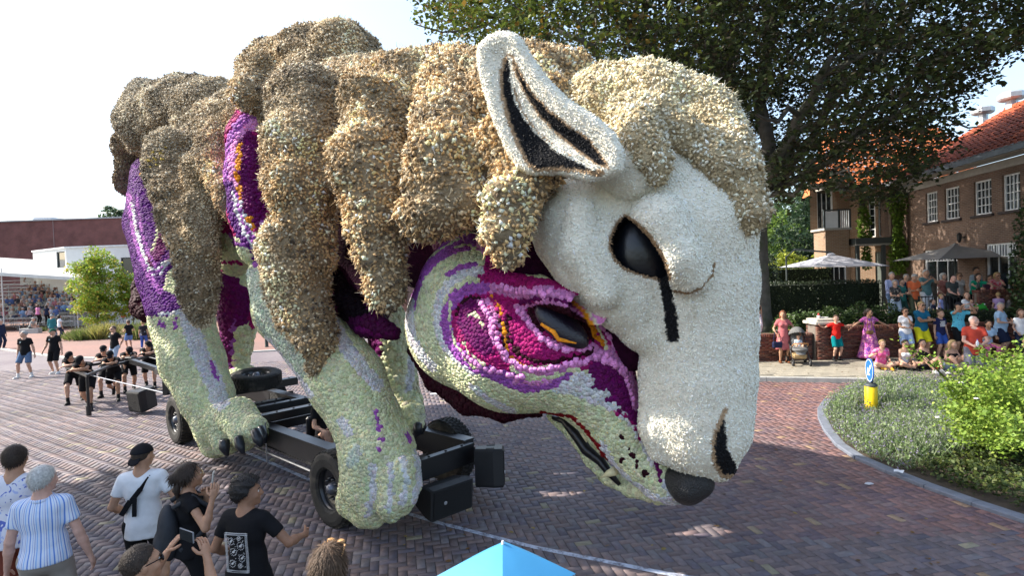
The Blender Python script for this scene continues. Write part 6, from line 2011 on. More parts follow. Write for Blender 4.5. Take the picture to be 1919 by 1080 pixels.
GR_F = np.array([(0, 2, 4), (2, 1, 4), (1, 3, 4), (3, 0, 4)])

def grains(V, F, cell, base, layers, parent, seed, size, plan=None):
 P, N = scatter(V, F, cell, seed, over=2.0)
 v = CAM - P; v /= np.linalg.norm(v, axis=1, keepdims=True)
 m = (N * v).sum(1) > -0.3
 P, N = P[m], N[m]
 g = np.random.default_rng(seed)
 C = paint(P, base, layers) * (1 + 0.08 * g.normal(size=(len(P), 1)))
 Nt = N + 0.5 * g.normal(size=N.shape); Nt /= np.linalg.norm(Nt, axis=1, keepdims=True)
 a, b, c = strew(GR_V, GR_F, P + N * size * 0.45 * g.random((len(P), 1)), frames(Nt, seed), size * (0.7 + 0.6 * g.random(len(P))), np.clip(C, 0.004, 0.82))
 return link('rice_grains', mesh('rice_grains', a, b, RICEM, False, c), parent, 'stuff')

grains(mV, mF, 0.0165, CREAM, MASKP, maskp, 61, 0.0150)
SOCK = M('eye_socket_lining', (0.006, 0.007, 0.011), rough=0.3, var=0.2, vs=8, bump=0.2, bs=12, spec=0.5)
c_ = FP(1212, 480, -0.48)
MB().ball(c_, (0.34, 0.24, 0.42), 20, 12).obj('eye_socket', SOCK, maskp, True)

# ---- the ear
C6 = lambda *p: cr(860, 0, 3.0, p)
EARP = C6((108, 290), (130, 240), (180, 200), (240, 175), (320, 185), (355, 215), (400, 300), (500, 440), (620, 560), (780, 660), (880, 750), (930, 850), (925, 960), (860, 1000), (720, 1030), (560, 980), (480, 985), (400, 985), (340, 950), (280, 870), (220, 740), (180, 640), (140, 500), (110, 380))
EARB1 = C6((285, 320), (262, 350), (245, 420), (255, 540), (290, 680), (340, 800), (400, 920), (440, 945), (560, 940), (680, 950), (795, 975), (700, 930), (560, 860), (440, 760), (360, 660), (310, 560), (285, 440))
EARB2 = C6((303, 335), (340, 450), (400, 560), (470, 660), (580, 770), (680, 850), (760, 910), (838, 940), (790, 870), (720, 780), (600, 700), (500, 620), (410, 530), (350, 430))
EARL = [('p', EARB1, 7, TAN), ('p', EARB2, 4, TAN), ('s', C6((285, 330), (300, 560), (380, 700), (480, 800), (620, 890), (760, 950)), 10, CREAM), ('p', EARB1, 0, SEED), ('p', EARB2, 0, SEED)]
ec = W(1010, 200, 4.40)
ev = CAM - ec; ev = ev / np.linalg.norm(ev)
ev = ev + np.array([-0.35, 0.0, 0.25]); ev /= np.linalg.norm(ev)
eex = np.cross([0, 0, 1.0], ev); eex /= np.linalg.norm(eex); eey = np.cross(ev, eex)

def to_plane(pts):
 o_ = []
 for x, y in pts:
  r = ray(x, y); t = ((ec - CAM) @ ev) / (r @ ev); p = CAM + r * t - ec
  o_.append((p @ eex, p @ eey))
 return o_

pe = to_plane(EARP)
pa = np.array(pe)
es = SDF(ec - 1.6, ec + 1.6, 0.024)
def eb(x, y):
 t = np.clip(-poly_sd(x, y, pe) / 0.34, 0, 1)
 return -0.07 * t * t * (3 - 2 * t)
es.slab(pe, ec, eex, eey, 0.075, 0.07, k=0.03, bulge=(eb, 0.3))
a_ = FP(1180, 320, -0.75)
es.cone(W(1120, 310, 4.5), a_, RP(26, a_), RP(60, a_), 0.12)
eV, eF = es.net()
eC = paint(eV, CREAM, EARL)
ear = under(link('sheep_ear', mesh('sheep_ear', eV, eF, RICEG, True, eC * 0.92)), FLOAT)
grains(eV, eF, 0.0160, CREAM, EARL, ear, 63, 0.0130)

# ---- chassis: two black rails, cross beams, front frame, push bars behind, four wheels
STEEL = M('black_painted_steel', (0.012, 0.012, 0.014), rough=0.38, var=0.15, vs=4, spec=0.5, bump=0.05, bs=30)
ALU = M('worn_steel', (0.32, 0.33, 0.35), rough=0.35, metal=0.8, var=0.2)

def fb(mb, a, b, w, h): mb.beam(FW_(*a), FW_(*b), w, h)

for l in (-0.72, 0.72):
 mb = MB()
 fb(mb, (-7.6, l, 0.66), (0.72, l, 0.66), 0.16, 0.30)
 fb(mb, (-7.6, l, 0.822), (0.72, l, 0.822), 0.20, 0.022)
 fb(mb, (-7.6, l, 0.50), (0.72, l, 0.50), 0.20, 0.022)
 under(mb.obj('chassis_rail', STEEL), FLOAT)
def one(name, a, b, w, h, mat=None):
 m_ = MB(); fb(m_, a, b, w, h)
 d_ = np.subtract(b, a); L_ = np.linalg.norm(d_)
 for t_ in np.arange(0.15, L_, 0.3):
  p_ = FW_(*(np.asarray(a) + d_ / L_ * t_)); m_.lathe([(0.018, 0), (0.018, 0.014), (0, 0.016)], p_ + np.array([0, 0, h / 2]), n=6)
 return under(m_.obj(name, mat or STEEL), FLOAT)
for s_, w_ in ((-0.9, 0.16), (-3.1, 0.16), (-4.9, 0.18), (-7.5, 0.18)):
 one('cross_beam', (s_, -0.635, 0.70), (s_, 0.635, 0.70), w_, 0.16)
one('cross_beam', (-2.85, -0.95, 0.92), (-2.85, 1.15, 0.92), 0.16, 0.14)
under(MB().bev(FW_(-2.15, 0.02, 0.42), (0.46, 0.46, 0.10), 0.03, rotz(-132.4 * D2R)).bev(FW_(-2.40, 0.02, 0.66), (0.44, 0.09, 0.46), 0.03, rotz(-132.4 * D2R)).obj('driver_seat', STEEL), FLOAT)
one('cross_beam', (-5.4, -1.3, 1.02), (-5.4, 1.1, 1.02), 0.22, 0.16)
one('cross_beam', (-3.7, -0.9, 0.90), (-3.7, 1.5, 0.90), 0.14, 0.12)
one('front_beam', (0.78, -0.84, 0.66), (0.78, 0.70, 0.66), 0.10, 0.28)
for s_ in (0.0, -6.17): one('axle', (s_, -0.85, 0.46), (s_, 0.85, 0.46), 0.13, 0.13)
for s_ in (-2.4, -3.3, -4.2):
 for l in (-0.9, 0.9): under(MB().tube([FW_(s_, l, 0.30), FW_(s_, l, 0.95)], 0.012, 6).obj('tie_rod', ALU), FLOAT)
for l in (-0.86, 0.86): under(MB().tube([FW_(-4.9, l, 0.44), FW_(0.6, l, 0.44)], 0.018, 8).obj('side_tube', ALU), FLOAT)
one('rear_bracket', (-8.0, -0.9, 1.3), (-6.8, -0.9, 1.34), 0.16, 0.12)
one('rear_post', (-7.5, -0.9, 0.80), (-7.5, -0.9, 1.24), 0.10, 0.10)
TYRE = M('tyre_rubber', (0.022, 0.021, 0.020), rough=0.75, var=0.3, vs=9, bump=0.25, bs=30, spec=0.3, col2=(0.07, 0.06, 0.05), c2s=4, c2t=0.58)
RIMM = M('black_wheel_rim', (0.012, 0.013, 0.016), rough=0.3, var=0.15, spec=0.6)
HUBM = M('steel_hub', (0.13, 0.14, 0.17), rough=0.35, metal=0.6, var=0.2)

def wheel_shapes():
 T = MB()
 prof = [(0.27, -0.125), (0.30, -0.148), (0.40, -0.158), (0.455, -0.148), (0.482, -0.12), (0.488, -0.06), (0.488, 0.06), (0.482, 0.12), (0.455, 0.148), (0.40, 0.158), (0.30, 0.148), (0.27, 0.125), (0.27, -0.125)]
 T.lathe(prof, n=48)
 for i in range(40):
  a = i * 2 * math.pi / 40
  for z, da in ((-0.10, 0), (-0.035, 0.06), (0.035, 0.0), (0.10, 0.06)):
   T.box((0.489 * math.cos(a + da), 0.489 * math.sin(a + da), z), (0.02, 0.05, 0.055), rotz(a + da + 0.15))
 R = MB()
 R.lathe([(0.275, -0.13), (0.285, -0.12), (0.262, -0.10), (0.25, -0.06), (0.24, 0.06), (0.262, 0.10), (0.285, 0.12), (0.275, 0.13)], n=36)
 R.lathe([(0.0, -0.035), (0.17, -0.035), (0.20, -0.055), (0.252, -0.06)], n=36)
 for i in range(10):
  a = i * 2 * math.pi / 10
  R.lathe([(0.0, -0.10), (0.014, -0.10), (0.016, -0.04), (0.016, -0.03)], (0.135 * math.cos(a), 0.135 * math.sin(a), 0), n=8)
 H = MB()
 H.lathe([(0.0, -0.14), (0.05, -0.138), (0.06, -0.12), (0.075, -0.10), (0.085, -0.035)], n=20)
 return T.me('tyre', TYRE, False), R.me('rim', RIMM, True), H.me('hub', HUBM, True)

TY, RI, HU = wheel_shapes()

def wheel(name, P, axis, root):
 "axis points outwards"
 w = empty(name)
 w.parent = root
 w.matrix_basis = Matrix.Translation(Vector(P) - (root.location if root is FLOAT else Vector())) @ Matrix(frame(-np.asarray(axis, float))).to_4x4()
 for n_, me_ in (('tyre', TY), ('rim', RI), ('hub', HU)): link(n_, me_, w)
 return w

for s_, l, si in ((0, -1.02, -1), (0, 0.92, 1), (-6.17, -1.02, -1), (-6.17, 0.92, 1)):
 wheel('wheel', FW_(s_, l, 0.488), FR * si, FLOAT)
sp = wheel('spare_wheel', FW_(-5.2, 0.15, 1.22), (0.05, -0.1, 1.0), FLOAT)
tag(sp, 'spare wheel lying flat on the chassis')
# ================================================================== people
SKIN = {'fair': (0.52, 0.31, 0.22), 'tan': (0.42, 0.235, 0.15), 'brown': (0.30, 0.16, 0.10), 'pink': (0.56, 0.33, 0.26)}
HAIRC = {'black': (0.012, 0.010, 0.010), 'dark': (0.035, 0.022, 0.015), 'brown': (0.085, 0.05, 0.028), 'blond': (0.36, 0.25, 0.11), 'grey': (0.34, 0.33, 0.31), 'white': (0.55, 0.54, 0.52), 'red': (0.20, 0.07, 0.03)}

def skin(k): return M('skin_' + k, SKIN[k], rough=0.62, var=0.16, vs=18, sub=0.05, spec=0.3, bump=0.15, bs=140)

def hairm(k): return M('hair_' + k, HAIRC[k], rough=0.6, var=0.35, vs=60, spec=0.4, bump=0.7, bs=110, bdist=0.01)

def cloth(name, c, **kw):
 a = dict(rough=0.88, var=0.12, vs=9, bump=0.35, bs=16, spec=0.15, bdist=0.02); a.update(kw)
 return M('cloth_' + name, c, **a)

def ik(a, b, l1, l2, hint):
 a, b, hint = np.asarray(a, float), np.asarray(b, float), np.asarray(hint, float)
 d = b - a; L = np.linalg.norm(d)
 L2 = min(L, (l1 + l2) * 0.995); u = d / (L + 1e-9)
 x = (l1 * l1 - l2 * l2 + L2 * L2) / (2 * L2)
 h = math.sqrt(max(l1 * l1 - x * x, 0))
 p = hint - u * (hint @ u); p /= np.linalg.norm(p) + 1e-9
 return a + u * x + p * h, a + u * L2

def person(loc, yaw, label, h=1.75, fem=False, fat=0.0, pelvis=(0, 0, None), lean=0.0, side=0.0, twist=0.0, feet=None, knees=None, hands=None, elbows=None, head=(0, 0), sk='fair', hair=('short', 'brown'),
   top=None, sleeve='short', hem=-0.10, bottom=None, blen=0.55, flare=0.02, shoes=None, socks=None, cap=None, glasses=False, vox=0.033, group=None, child=False, name='person', curl=0.7, palm=None, legs_only=False, gloves=None, strap=False, beard=None):
 """one figure; local axes: x to its right, y forwards, z up. yaw turns it about z (0 faces away from the camera).
 feet/hands: targets in local metres for (left, right) given for a 1.75 m body and scaled"""
 u = h / 1.75
 root = empty(name, tuple(loc), yaw, label, 'person', group)
 V3 = lambda *p: np.array(p, float) * u
 hs = 1.0 if not child else 1.22          # children have larger heads
 pz = 0.94 if pelvis[2] is None else pelvis[2]
 pel = V3(pelvis[0], pelvis[1], pz)
 Rt = rotz(twist * D2R) @ rotx(-lean * D2R) @ roty(side * D2R)
 T = lambda *p: pel + Rt @ V3(*p)
 sw = 0.147 if fem else 0.168
 b = 1 + 0.12 * fat
 hipw = 0.095
 neck0 = T(0, 0.0, 0.515)
 sh = [T(-sw, 0.0, 0.455), T(sw, 0.0, 0.455)]
 Rp = rotz(twist * 0.4 * D2R)
 hip = [pel + Rp @ V3(-hipw, 0, -0.03), pel + Rp @ V3(hipw, 0, -0.03)]
 ft = feet or ((-0.11, 0.0, 0.075), (0.11, 0.0, 0.075))
 kn_h = knees or ((-0.12, 1, 0), (0.12, 1, 0))
 leg = []
 for i in (0, 1):
  k, a = ik(hip[i], V3(*ft[i][:3]), 0.45 * u, 0.43 * u, np.array(kn_h[i], float)); leg.append((hip[i], k, a))
 hd = hands or ((-0.25, 0.06, 0.80), (0.25, 0.06, 0.80))
 el_h = elbows or ((-0.35, -1, -0.2), (0.35, -1, -0.2))
 arm = []
 for i in (0, 1):
  e, w = ik(sh[i], V3(*hd[i][:3]), 0.295 * u, 0.26 * u, np.array(el_h[i], float)); arm.append((sh[i], e, w))
 Rh = Rt @ rotx(lean * 0.75 * D2R) @ rotz(head[0] * D2R) @ rotx(head[1] * D2R)
 if len(head) > 2: Rh = Rh @ roty(head[2] * D2R)
 ru = u * hs * (0.93 if child else 1.0)
 hc = neck0 + Rt @ V3(0, 0.015, 0.045) + Rh @ np.array([0, 0.015, 0.105]) * ru
 H = lambda x, y, z: hc + Rh @ (np.array([x, y, z]) * ru)
 allp = [pel, hc] + [p for t in leg + arm for p in t]
 lo = np.min(allp, 0) - 0.24 * u; hi_ = np.max(allp, 0) + 0.24 * u
 lo[2] = min(lo[2], -0.02)
 parts = []
 ax_up = Rt @ np.array([0, 0, 1.0]); ax_y = Rt @ np.array([0, 1.0, 0])

 def torso(s, off, k=0.05, hips=True, inflate=1.0):
  k *= u
  bw = 0.150 if fem else 0.165
  s.ell(T(0, 0.0, 0.345), V3(bw * b, 0.108 * b, 0.185), k, Rt, off=off)
  s.ell(T(0, 0.004 + 0.03 * fat, 0.13), V3((0.122 if fem else 0.142) * b, 0.098 * b * (1 + 0.15 * fat), 0.15), k, Rt, off=off)
  s.cone(T(-sw * 0.72, -0.005, 0.452), T(sw * 0.72, -0.005, 0.452), 0.062 * u, 0.062 * u, k, off=off)
  if fat > 0.6: s.ell(T(0, 0.06, 0.12), V3(0.13 * b, 0.10 * b, 0.13), k, Rt, off=off)
  if fem and not child:
   for sg in (-1, 1): s.ell(T(sg * 0.07, 0.092, 0.33), V3(0.062, 0.055, 0.062), 0.03 * u, Rt, off=off)
  if hips: s.ell(pel + Rp @ V3(0, -0.012, 0.0), V3((0.168 if fem else 0.160) * b, 0.118 * b, 0.115), k, Rp, off=off)

 # ---- body
 if not legs_only:
  s = SDF(lo, hi_, vox)
  torso(s, -0.004)
  s.cone(T(0, -0.01, 0.46), H(0, -0.02, -0.05), (0.056 if fem or child else 0.066) * u, (0.050 if fem or child else 0.060) * u, 0.05 * u)
  for (a, e, w), sg in zip(arm, (-1, 1)):
   m_ = 0.92 if fem else 1.0
   s.cone(a, e, 0.047 * u * m_, 0.038 * u * m_, 0.035 * u)
   s.cone(e, e + (w - e) * 0.35, 0.037 * u * m_, 0.039 * u * m_, 0.02 * u)
   s.cone(e + (w - e) * 0.35, w, 0.039 * u * m_, 0.025 * u * m_, 0.02 * u)
 else:
  s = SDF(lo, hi_, vox)
 for (a, k_, an), sg in zip(leg, (-1, 1)):
  s.cone(a, k_, 0.086 * u * b, 0.056 * u, 0.05 * u)
  c1 = k_ + (an - k_) * 0.3
  bk = Rp @ V3(0, -0.012, 0)
  s.cone(k_, c1 + bk, 0.054 * u, 0.055 * u, 0.03 * u); s.cone(c1 + bk, an, 0.055 * u, 0.034 * u, 0.03 * u)
 fdir = []
 for i in (0, 1):
  f = ft[i]
  fa = (f[3] if len(f) > 3 else (-8 if i == 0 else 8)) * D2R * -1
  pt = (f[4] if len(f) > 4 else 0.0) * D2R
  d = rotz(fa) @ np.array([0, math.cos(pt), -math.sin(pt)]); up_ = rotz(fa) @ np.array([0, math.sin(pt), math.cos(pt)])
  fdir.append((d, up_))
  an = leg[i][2]
  s.cone(an - up_ * 0.035 * u - d * 0.03 * u, an - up_ * 0.052 * u + d * 0.13 * u, 0.034 * u, 0.026 * u, 0.03 * u)
 hdir = []
 for i, (a, e, w) in enumerate(arm):
  if legs_only: break
  d = (w - e) / np.linalg.norm(w - e)
  nrm = np.array((palm[i] if palm and palm[i] is not None else ((1, 0, 0) if i == 0 else (-1, 0, 0))), float)
  nrm = nrm - d * (nrm @ d)
  if np.linalg.norm(nrm) < 0.05: nrm = np.cross(d, [0, 1, 0.1])
  nrm /= np.linalg.norm(nrm); x = np.cross(d, nrm) * (1 if i == 0 else -1)
  hdir.append((d, nrm, x))
  s.ell(w + d * 0.05 * u, V3(0.040, 0.052, 0.017), 0.015 * u, np.stack([x, d, nrm], 1))
 bv_, bf_ = s.net()
 Vs, Fs, off = [bv_], [bf_], len(bv_)
 if not legs_only:
  for i, (a, e, w) in enumerate(arm):
   d, nrm, x = hdir[i]
   for j, (ox, L) in enumerate(((-0.030, 0.066), (-0.010, 0.078), (0.011, 0.073), (0.031, 0.058))):
    p0 = w + (d * 0.085 + x * ox) * u
    c0 = 0.25 + curl * 0.5
    a1, a2 = c0, c0 + curl * 1.0
    p1 = p0 + (d * math.cos(a1 * 0.5) + nrm * math.sin(a1 * 0.5)) * L * 0.45 * u
    p2 = p1 + (d * math.cos(a1) + nrm * math.sin(a1)) * L * 0.32 * u
    p3 = p2 + (d * math.cos(a2) + nrm * math.sin(a2)) * L * 0.28 * u
    mbq = MB().tube([p0 - d * 0.02 * u, p1, p2, p3], np.array([0.0095, 0.009, 0.008, 0.0055]) * u, 6 if vox < 0.02 else 4)
    q = np.concatenate(mbq.v); f_ = [f for f in mbq.f if len(f) == 4]
    Vs.append(q); Fs.append(np.array(f_) + off); off += len(q)
   t0 = w + (d * 0.03 - x * 0.030) * u
   t1 = t0 + (d * 0.6 - x * 0.65 + nrm * 0.35) * 0.035 * u
   t2 = t1 + (d * 0.85 - x * 0.2 + nrm * 0.5) * 0.034 * u
   mbq = MB().tube([t0 + x * 0.012 * u, t1, t2, t2 + (d * 0.9 + nrm * 0.4) * 0.018 * u], np.array([0.014, 0.0115, 0.010, 0.006]) * u, 6 if vox < 0.02 else 4)
   q = np.concatenate(mbq.v); f_ = [f for f in mbq.f if len(f) == 4]
   Vs.append(q); Fs.append(np.array(f_) + off); off += len(q)
  hv = 0.0135 if vox > 0.02 else 0.0075
  s = SDF(hc - 0.19 * ru, hc + 0.19 * ru, hv)
  s.ell(H(0, -0.012, 0.022), np.array([0.076, 0.096, 0.092]) * ru, 0, Rh)
  s.ell(H(0, 0.024, -0.045), np.array([0.058 if fem else 0.062, 0.066, 0.066]) * ru, 0.05 * ru, Rh)
  s.cone(H(0, 0.072, -0.094), H(0, 0.066, -0.088), 0.021 * ru, 0.021 * ru, 0.03 * ru)
  s.cone(H(0, 0.088, 0.016), H(0, 0.108, -0.022), 0.010 * ru, 0.0155 * ru, 0.018 * ru)
  s.cone(H(-0.034, 0.076, 0.030), H(0.034, 0.076, 0.030), 0.013 * ru, 0.013 * ru, 0.02 * ru)
  s.cone(H(-0.018, 0.083, -0.052), H(0.018, 0.083, -0.052), 0.0095 * ru, 0.0095 * ru, 0.012 * ru)
  for sg in (-1, 1):
   s.ell(H(sg * 0.079, -0.006, -0.006), np.array([0.010, 0.019, 0.031]) * ru, 0.008, Rh)
   s.ell(H(sg * 0.044, 0.062, -0.022), np.array([0.025, 0.024, 0.024]) * ru, 0.02 * ru, Rh)
   s.ball(H(sg * 0.032, 0.095, 0.010), 0.0115 * ru, 0.012 * ru, sub=True)
  s.cone(H(0, -0.02, -0.05), neck0 + Rt @ V3(0, -0.005, -0.02), (0.050 if fem or child else 0.060) * u, (0.055 if fem or child else 0.064) * u, 0.03)
  q, f_ = s.net()
  Vs.append(q); Fs.append(f_ + off); off += len(q)
 body = link('body', mesh('body', np.concatenate(Vs), np.concatenate(Fs), skin(sk), True), root)

 def garment(nm, build, mat, v=None, cuts=(), k=None):
  s = SDF(lo, hi_, v or vox)
  build(s)
  for n_, c_ in cuts: s.cutplane(n_, c_)
  q, f_ = s.net()
  if len(q): return link(nm, mesh(nm, q, f_, mat, True), root)

 if not legs_only:
  # ---- face details
  eb = MB()
  EY = M('eye_white', (0.55, 0.53, 0.50), rough=0.3, var=0); IR = M('dark_iris', (0.02, 0.014, 0.01), rough=0.2, var=0); LIP = M('lips', (0.34, 0.13, 0.11), rough=0.5, var=0.05); BROW = hairm(hair[1] if hair else 'brown')
  for sg in (-1, 1):
   eb.ball(H(sg * 0.032, 0.0785, 0.010), 0.0125 * ru, 8, 6, m=0)
   eb.ball(H(sg * 0.032, 0.0872, 0.0095), 0.0062 * ru, 6, 4, m=1)
   eb.tube([H(sg * 0.014, 0.093, 0.030), H(sg * 0.032, 0.093, 0.037), H(sg * 0.052, 0.080, 0.031)], np.array([0.0035, 0.0045, 0.002]) * ru, 5, m=2)
  eb.ball(H(0, 0.0905, -0.0535), np.array([0.021, 0.006, 0.0075]) * ru, 8, 5, Rh, m=3)
  eb.obj('face', [EY, IR, BROW, LIP], root, True)
  if glasses:
   gb = MB()
   GL = M('sunglass_lens', (0.008, 0.008, 0.010), rough=0.12, var=0)
   for sg in (-1, 1):
    gb.ball(H(sg * 0.034, 0.101, 0.008), np.array([0.029, 0.009, 0.021]) * ru, 10, 6, Rh)
    gb.tube([H(sg * 0.060, 0.092, 0.014), H(sg * 0.082, 0.04, 0.016), H(sg * 0.084, -0.01, 0.010)], 0.0035 * ru, 5)
   gb.tube([H(-0.012, 0.108, 0.014), H(0.012, 0.108, 0.014)], 0.003 * ru, 5)
   gb.obj('sunglasses', GL, root, True)
  # ---- hair
  if hair and hair[0] != 'bald':
   st = hair[0]
   s = SDF(hc - 0.30 * ru, hc + 0.30 * ru, 0.016 if vox > 0.02 else 0.009)
   n1 = np.array([0, 0.62, -0.785])
   cl = [((0, 0.70, -0.714), 0.0163), ] if st in ('short', 'curly', 'thin', 'buzz') else [((0, 0.80, -0.60), 0.020)]
   e = {'short': 0.012, 'curly': 0.034, 'thin': 0.004, 'buzz': 0.005, 'long': 0.018, 'bun': 0.014, 'pony': 0.014, 'bob': 0.022}[st]
   if cap: e = 0.001
   if st == 'thin': cl = [((0, 0.80, -0.60), -0.004), ((0, 0.35, 0.94), 0.080)]
   s.ell(H(0, -0.016, 0.026), (np.array([0.079, 0.099, 0.094]) + e) * ru, 0, Rh, clip=[(np.array(c_), o_ * ru) for c_, o_ in cl])
   if st in ('long', 'bob'):
    L = -0.24 if st == 'long' else -0.10
    s.cone(H(0, -0.075, 0.0), H(0, -0.085, L), 0.070 * ru, 0.055 * ru, 0.04)
    for sg in (-1, 1): s.cone(H(sg * 0.075, -0.02, 0.02), H(sg * 0.085, -0.02, L * 0.9), 0.030 * ru, 0.026 * ru, 0.03)
   if st == 'bun':
    s.ball(H(0, -0.135, 0.02), 0.045 * ru, 0.02)
   if st == 'pony':
    s.cone(H(0, -0.115, 0.03), H(0.0, -0.15, -0.03), 0.036 * ru, 0.040 * ru, 0.03); s.cone(H(0, -0.15, -0.03), H(0.01, -0.12, -0.19), 0.040 * ru, 0.018 * ru, 0.03)
   if st in ('curly', 'pony', 'bun'):
    X = np.stack(np.meshgrid(*s.ax, indexing='ij'), -1)
    s.v = s.v + ((0.009 if st == 'curly' else 0.003) * vnoise(X, 60, 3)).astype(np.float32)
   q, f_ = s.net()
   if len(q):
    ho = link('hair', mesh('hair', q, f_, hairm(hair[1]), True), root)
    if vox < 0.017 and not cap:
     Ps, Ns = scatter(q, f_, 0.0085 if st != 'buzz' else 0.006, 3, 2.2)
     gq = np.random.default_rng(5); m_ = len(Ps)
     cw = Rh @ np.array([0, -0.03, 0.11]) * ru + hc
     dn = Ps - cw; dn /= np.linalg.norm(dn, axis=1, keepdims=True)
     if st == 'curly': dn = gq.normal(size=(m_, 3))
     elif st != 'buzz': dn = dn + [0, 0, -0.9]
     dn = dn - Ns * (dn * Ns).sum(1, keepdims=True) * (0.9 if st != 'curly' else 0.3) + 0.22 * gq.normal(size=(m_, 3)) + Ns * (0.16 if st != 'curly' else 0.7)
     dn /= np.linalg.norm(dn, axis=1, keepdims=True)
     wd = np.cross(dn, Ns); wd /= np.linalg.norm(wd, axis=1, keepdims=True) + 1e-9
     Lh = {'buzz': 0.010, 'curly': 0.022, 'short': 0.032}.get(st, 0.055) * (0.6 + 0.8 * gq.random((m_, 1))) * ru
     bw_ = 0.0022 if st != 'curly' else 0.0035
     tw = Ns * Lh * (0.10 if st != 'curly' else -0.6)
     hv_ = np.stack([Ps - wd * bw_, Ps + wd * bw_, Ps + dn * Lh * 0.6 + tw + wd * bw_ * 0.8, Ps + dn * Lh * 0.6 + tw - wd * bw_ * 0.8, Ps + dn * Lh + wd * 0.0004, Ps + dn * Lh - wd * 0.0004], 1).reshape(-1, 3)
     b6 = (np.arange(m_) * 6)[:, None]
     link('hair_strands', mesh('hair_strands', hv_, np.concatenate([b6 + np.array([0, 1, 2, 3]), b6 + np.array([3, 2, 4, 5])]), hairm(hair[1]), False), ho, 'stuff')
  if beard:
   s = SDF(hc - 0.2 * ru, hc + 0.2 * ru, 0.011)
   s.ell(H(0, 0.024, -0.052), np.array([0.066, 0.072, 0.066]) * ru, 0, Rh, clip=[((0, -0.6, 0.8), -0.012 * ru)])
   q, f_ = s.net(); link('beard', mesh('beard', q, f_, hairm(beard), True), root)
  # ---- cap
  if cap:
   cm = cloth('cap_' + cap[0], cap[1], bump=0.2)
   s = SDF(hc - 0.26 * ru, hc + 0.26 * ru, 0.011 if vox > 0.02 else 0.008)
   s.ell(H(0, -0.012, 0.030), np.array([0.094, 0.113, 0.102]) * ru, 0, Rh, clip=[((0, 0, -1.0), -0.012 * ru)])
   dr = -1 if cap[2] == 'back' else 1
   if cap[2] != 'none':
    s.ell(H(0, 0.105 if dr > 0 else -0.108, 0.028 if dr > 0 else -0.018), np.array([0.070, 0.075 if dr > 0 else 0.058, 0.010]) * ru, 0.012, Rh @ rotx((-14 if dr > 0 else 52) * D2R))
   q, f_ = s.net(); link('cap', mesh('cap', q, f_, cm, True), root)
  # ---- top
  if top is not None:
   tm = top

   def bt(s):
    torso(s, 0.009 * u + 0.006 * fat)
    if hem < -0.03:
     s.cone(T(0, 0.0, 0.10), T(0, -0.012, hem - 0.02), 0.150 * u * b, ((0.188 if fem else 0.182) + 0.2 * flare) * u * b, 0.06 * u, flat=(ax_y, 0.80))
    fr = {'short': 0.60, 'cap': 0.3, 'long': 1.0, 'none': 0.0}[sleeve]
    for (a, e, w), sg in zip(arm, (-1, 1)):
     if fr > 0:
      q = a + (e - a) * fr
      s.cone(a, q, 0.060 * u, (0.058 if sleeve != 'long' else 0.050) * u * (1 + 0.08 * fat), 0.035 * u, cut=(sleeve != 'long'))
     if sleeve == 'long': s.cone(e, w + (e - w) * 0.06, 0.050 * u, 0.036 * u, 0.02 * u)
    if sleeve != 'strapless':
     pass
   cuts = [(-ax_up, T(0, 0, hem)), ]
   if sleeve == 'none': cuts.append((ax_up, T(0, 0, 0.47)))
   if strap: cuts.append((ax_up + Rt @ np.array([-0.75 if strap == 'one' else 0.0, 0, 0]), T(0, 0, 0.43 if strap == 'one' else 0.40)))
   s = SDF(lo, hi_, vox)
   bt(s)
   for n_, c_ in cuts: s.cutplane(n_, c_)
   s.ball(T(0, 0.06, 0.535), 0.075 * u, 0.01, sub=True)
   X = np.stack(np.meshgrid(*s.ax, indexing='ij'), -1)
   s.v = s.v + (0.005 * vnoise(X, 17, 5)).astype(np.float32)
   q, f_ = s.net()
   link('shirt' if bottom is not None else 'dress', mesh('shirt', q, f_, tm, True), root)
 # ---- trousers, shorts, skirt
 if bottom is not None:
  s = SDF(lo, hi_, vox)
  s.ell(pel + Rp @ V3(0, -0.012, 0.0), V3((0.168 if fem else 0.160) * b, 0.118 * b, 0.115), 0.05 * u, Rp, off=0.012 * u)
  s.cone(T(0, 0, -0.02), T(0, 0, 0.07), 0.137 * u * b, 0.128 * u * b, 0.05 * u, flat=(ax_y, 0.78))
  if blen == 'skirt':
   pass
  for (a, k_, an), sg in zip(leg, (-1, 1)):
   if blen <= 1.0:
    q = a + (k_ - a) * blen
    s.cone(a, q, 0.100 * u * b, (0.088 + flare) * u * (0.75 + 0.25 * b) * (1 - 0.18 * blen), 0.045 * u, cut=True)
   else:
    s.cone(a, k_, 0.098 * u * b, 0.070 * u + flare * 0.3, 0.045 * u)
    q = k_ + (an - k_) * min(blen - 1.0, 1.0)
    s.cone(k_, q, 0.070 * u + flare * 0.3, 0.052 * u + flare * 0.6, 0.03 * u, cut=True)
  s.cutplane(ax_up, T(0, 0, 0.05 if (top is not None and hem < -0.03) else 0.09))
  X = np.stack(np.meshgrid(*s.ax, indexing='ij'), -1)
  s.v = s.v + (0.005 * vnoise(X, 15, 6)).astype(np.float32)
  q, f_ = s.net()
  link('trousers' if blen > 1.2 else 'shorts', mesh('shorts', q, f_, bottom, True), root)
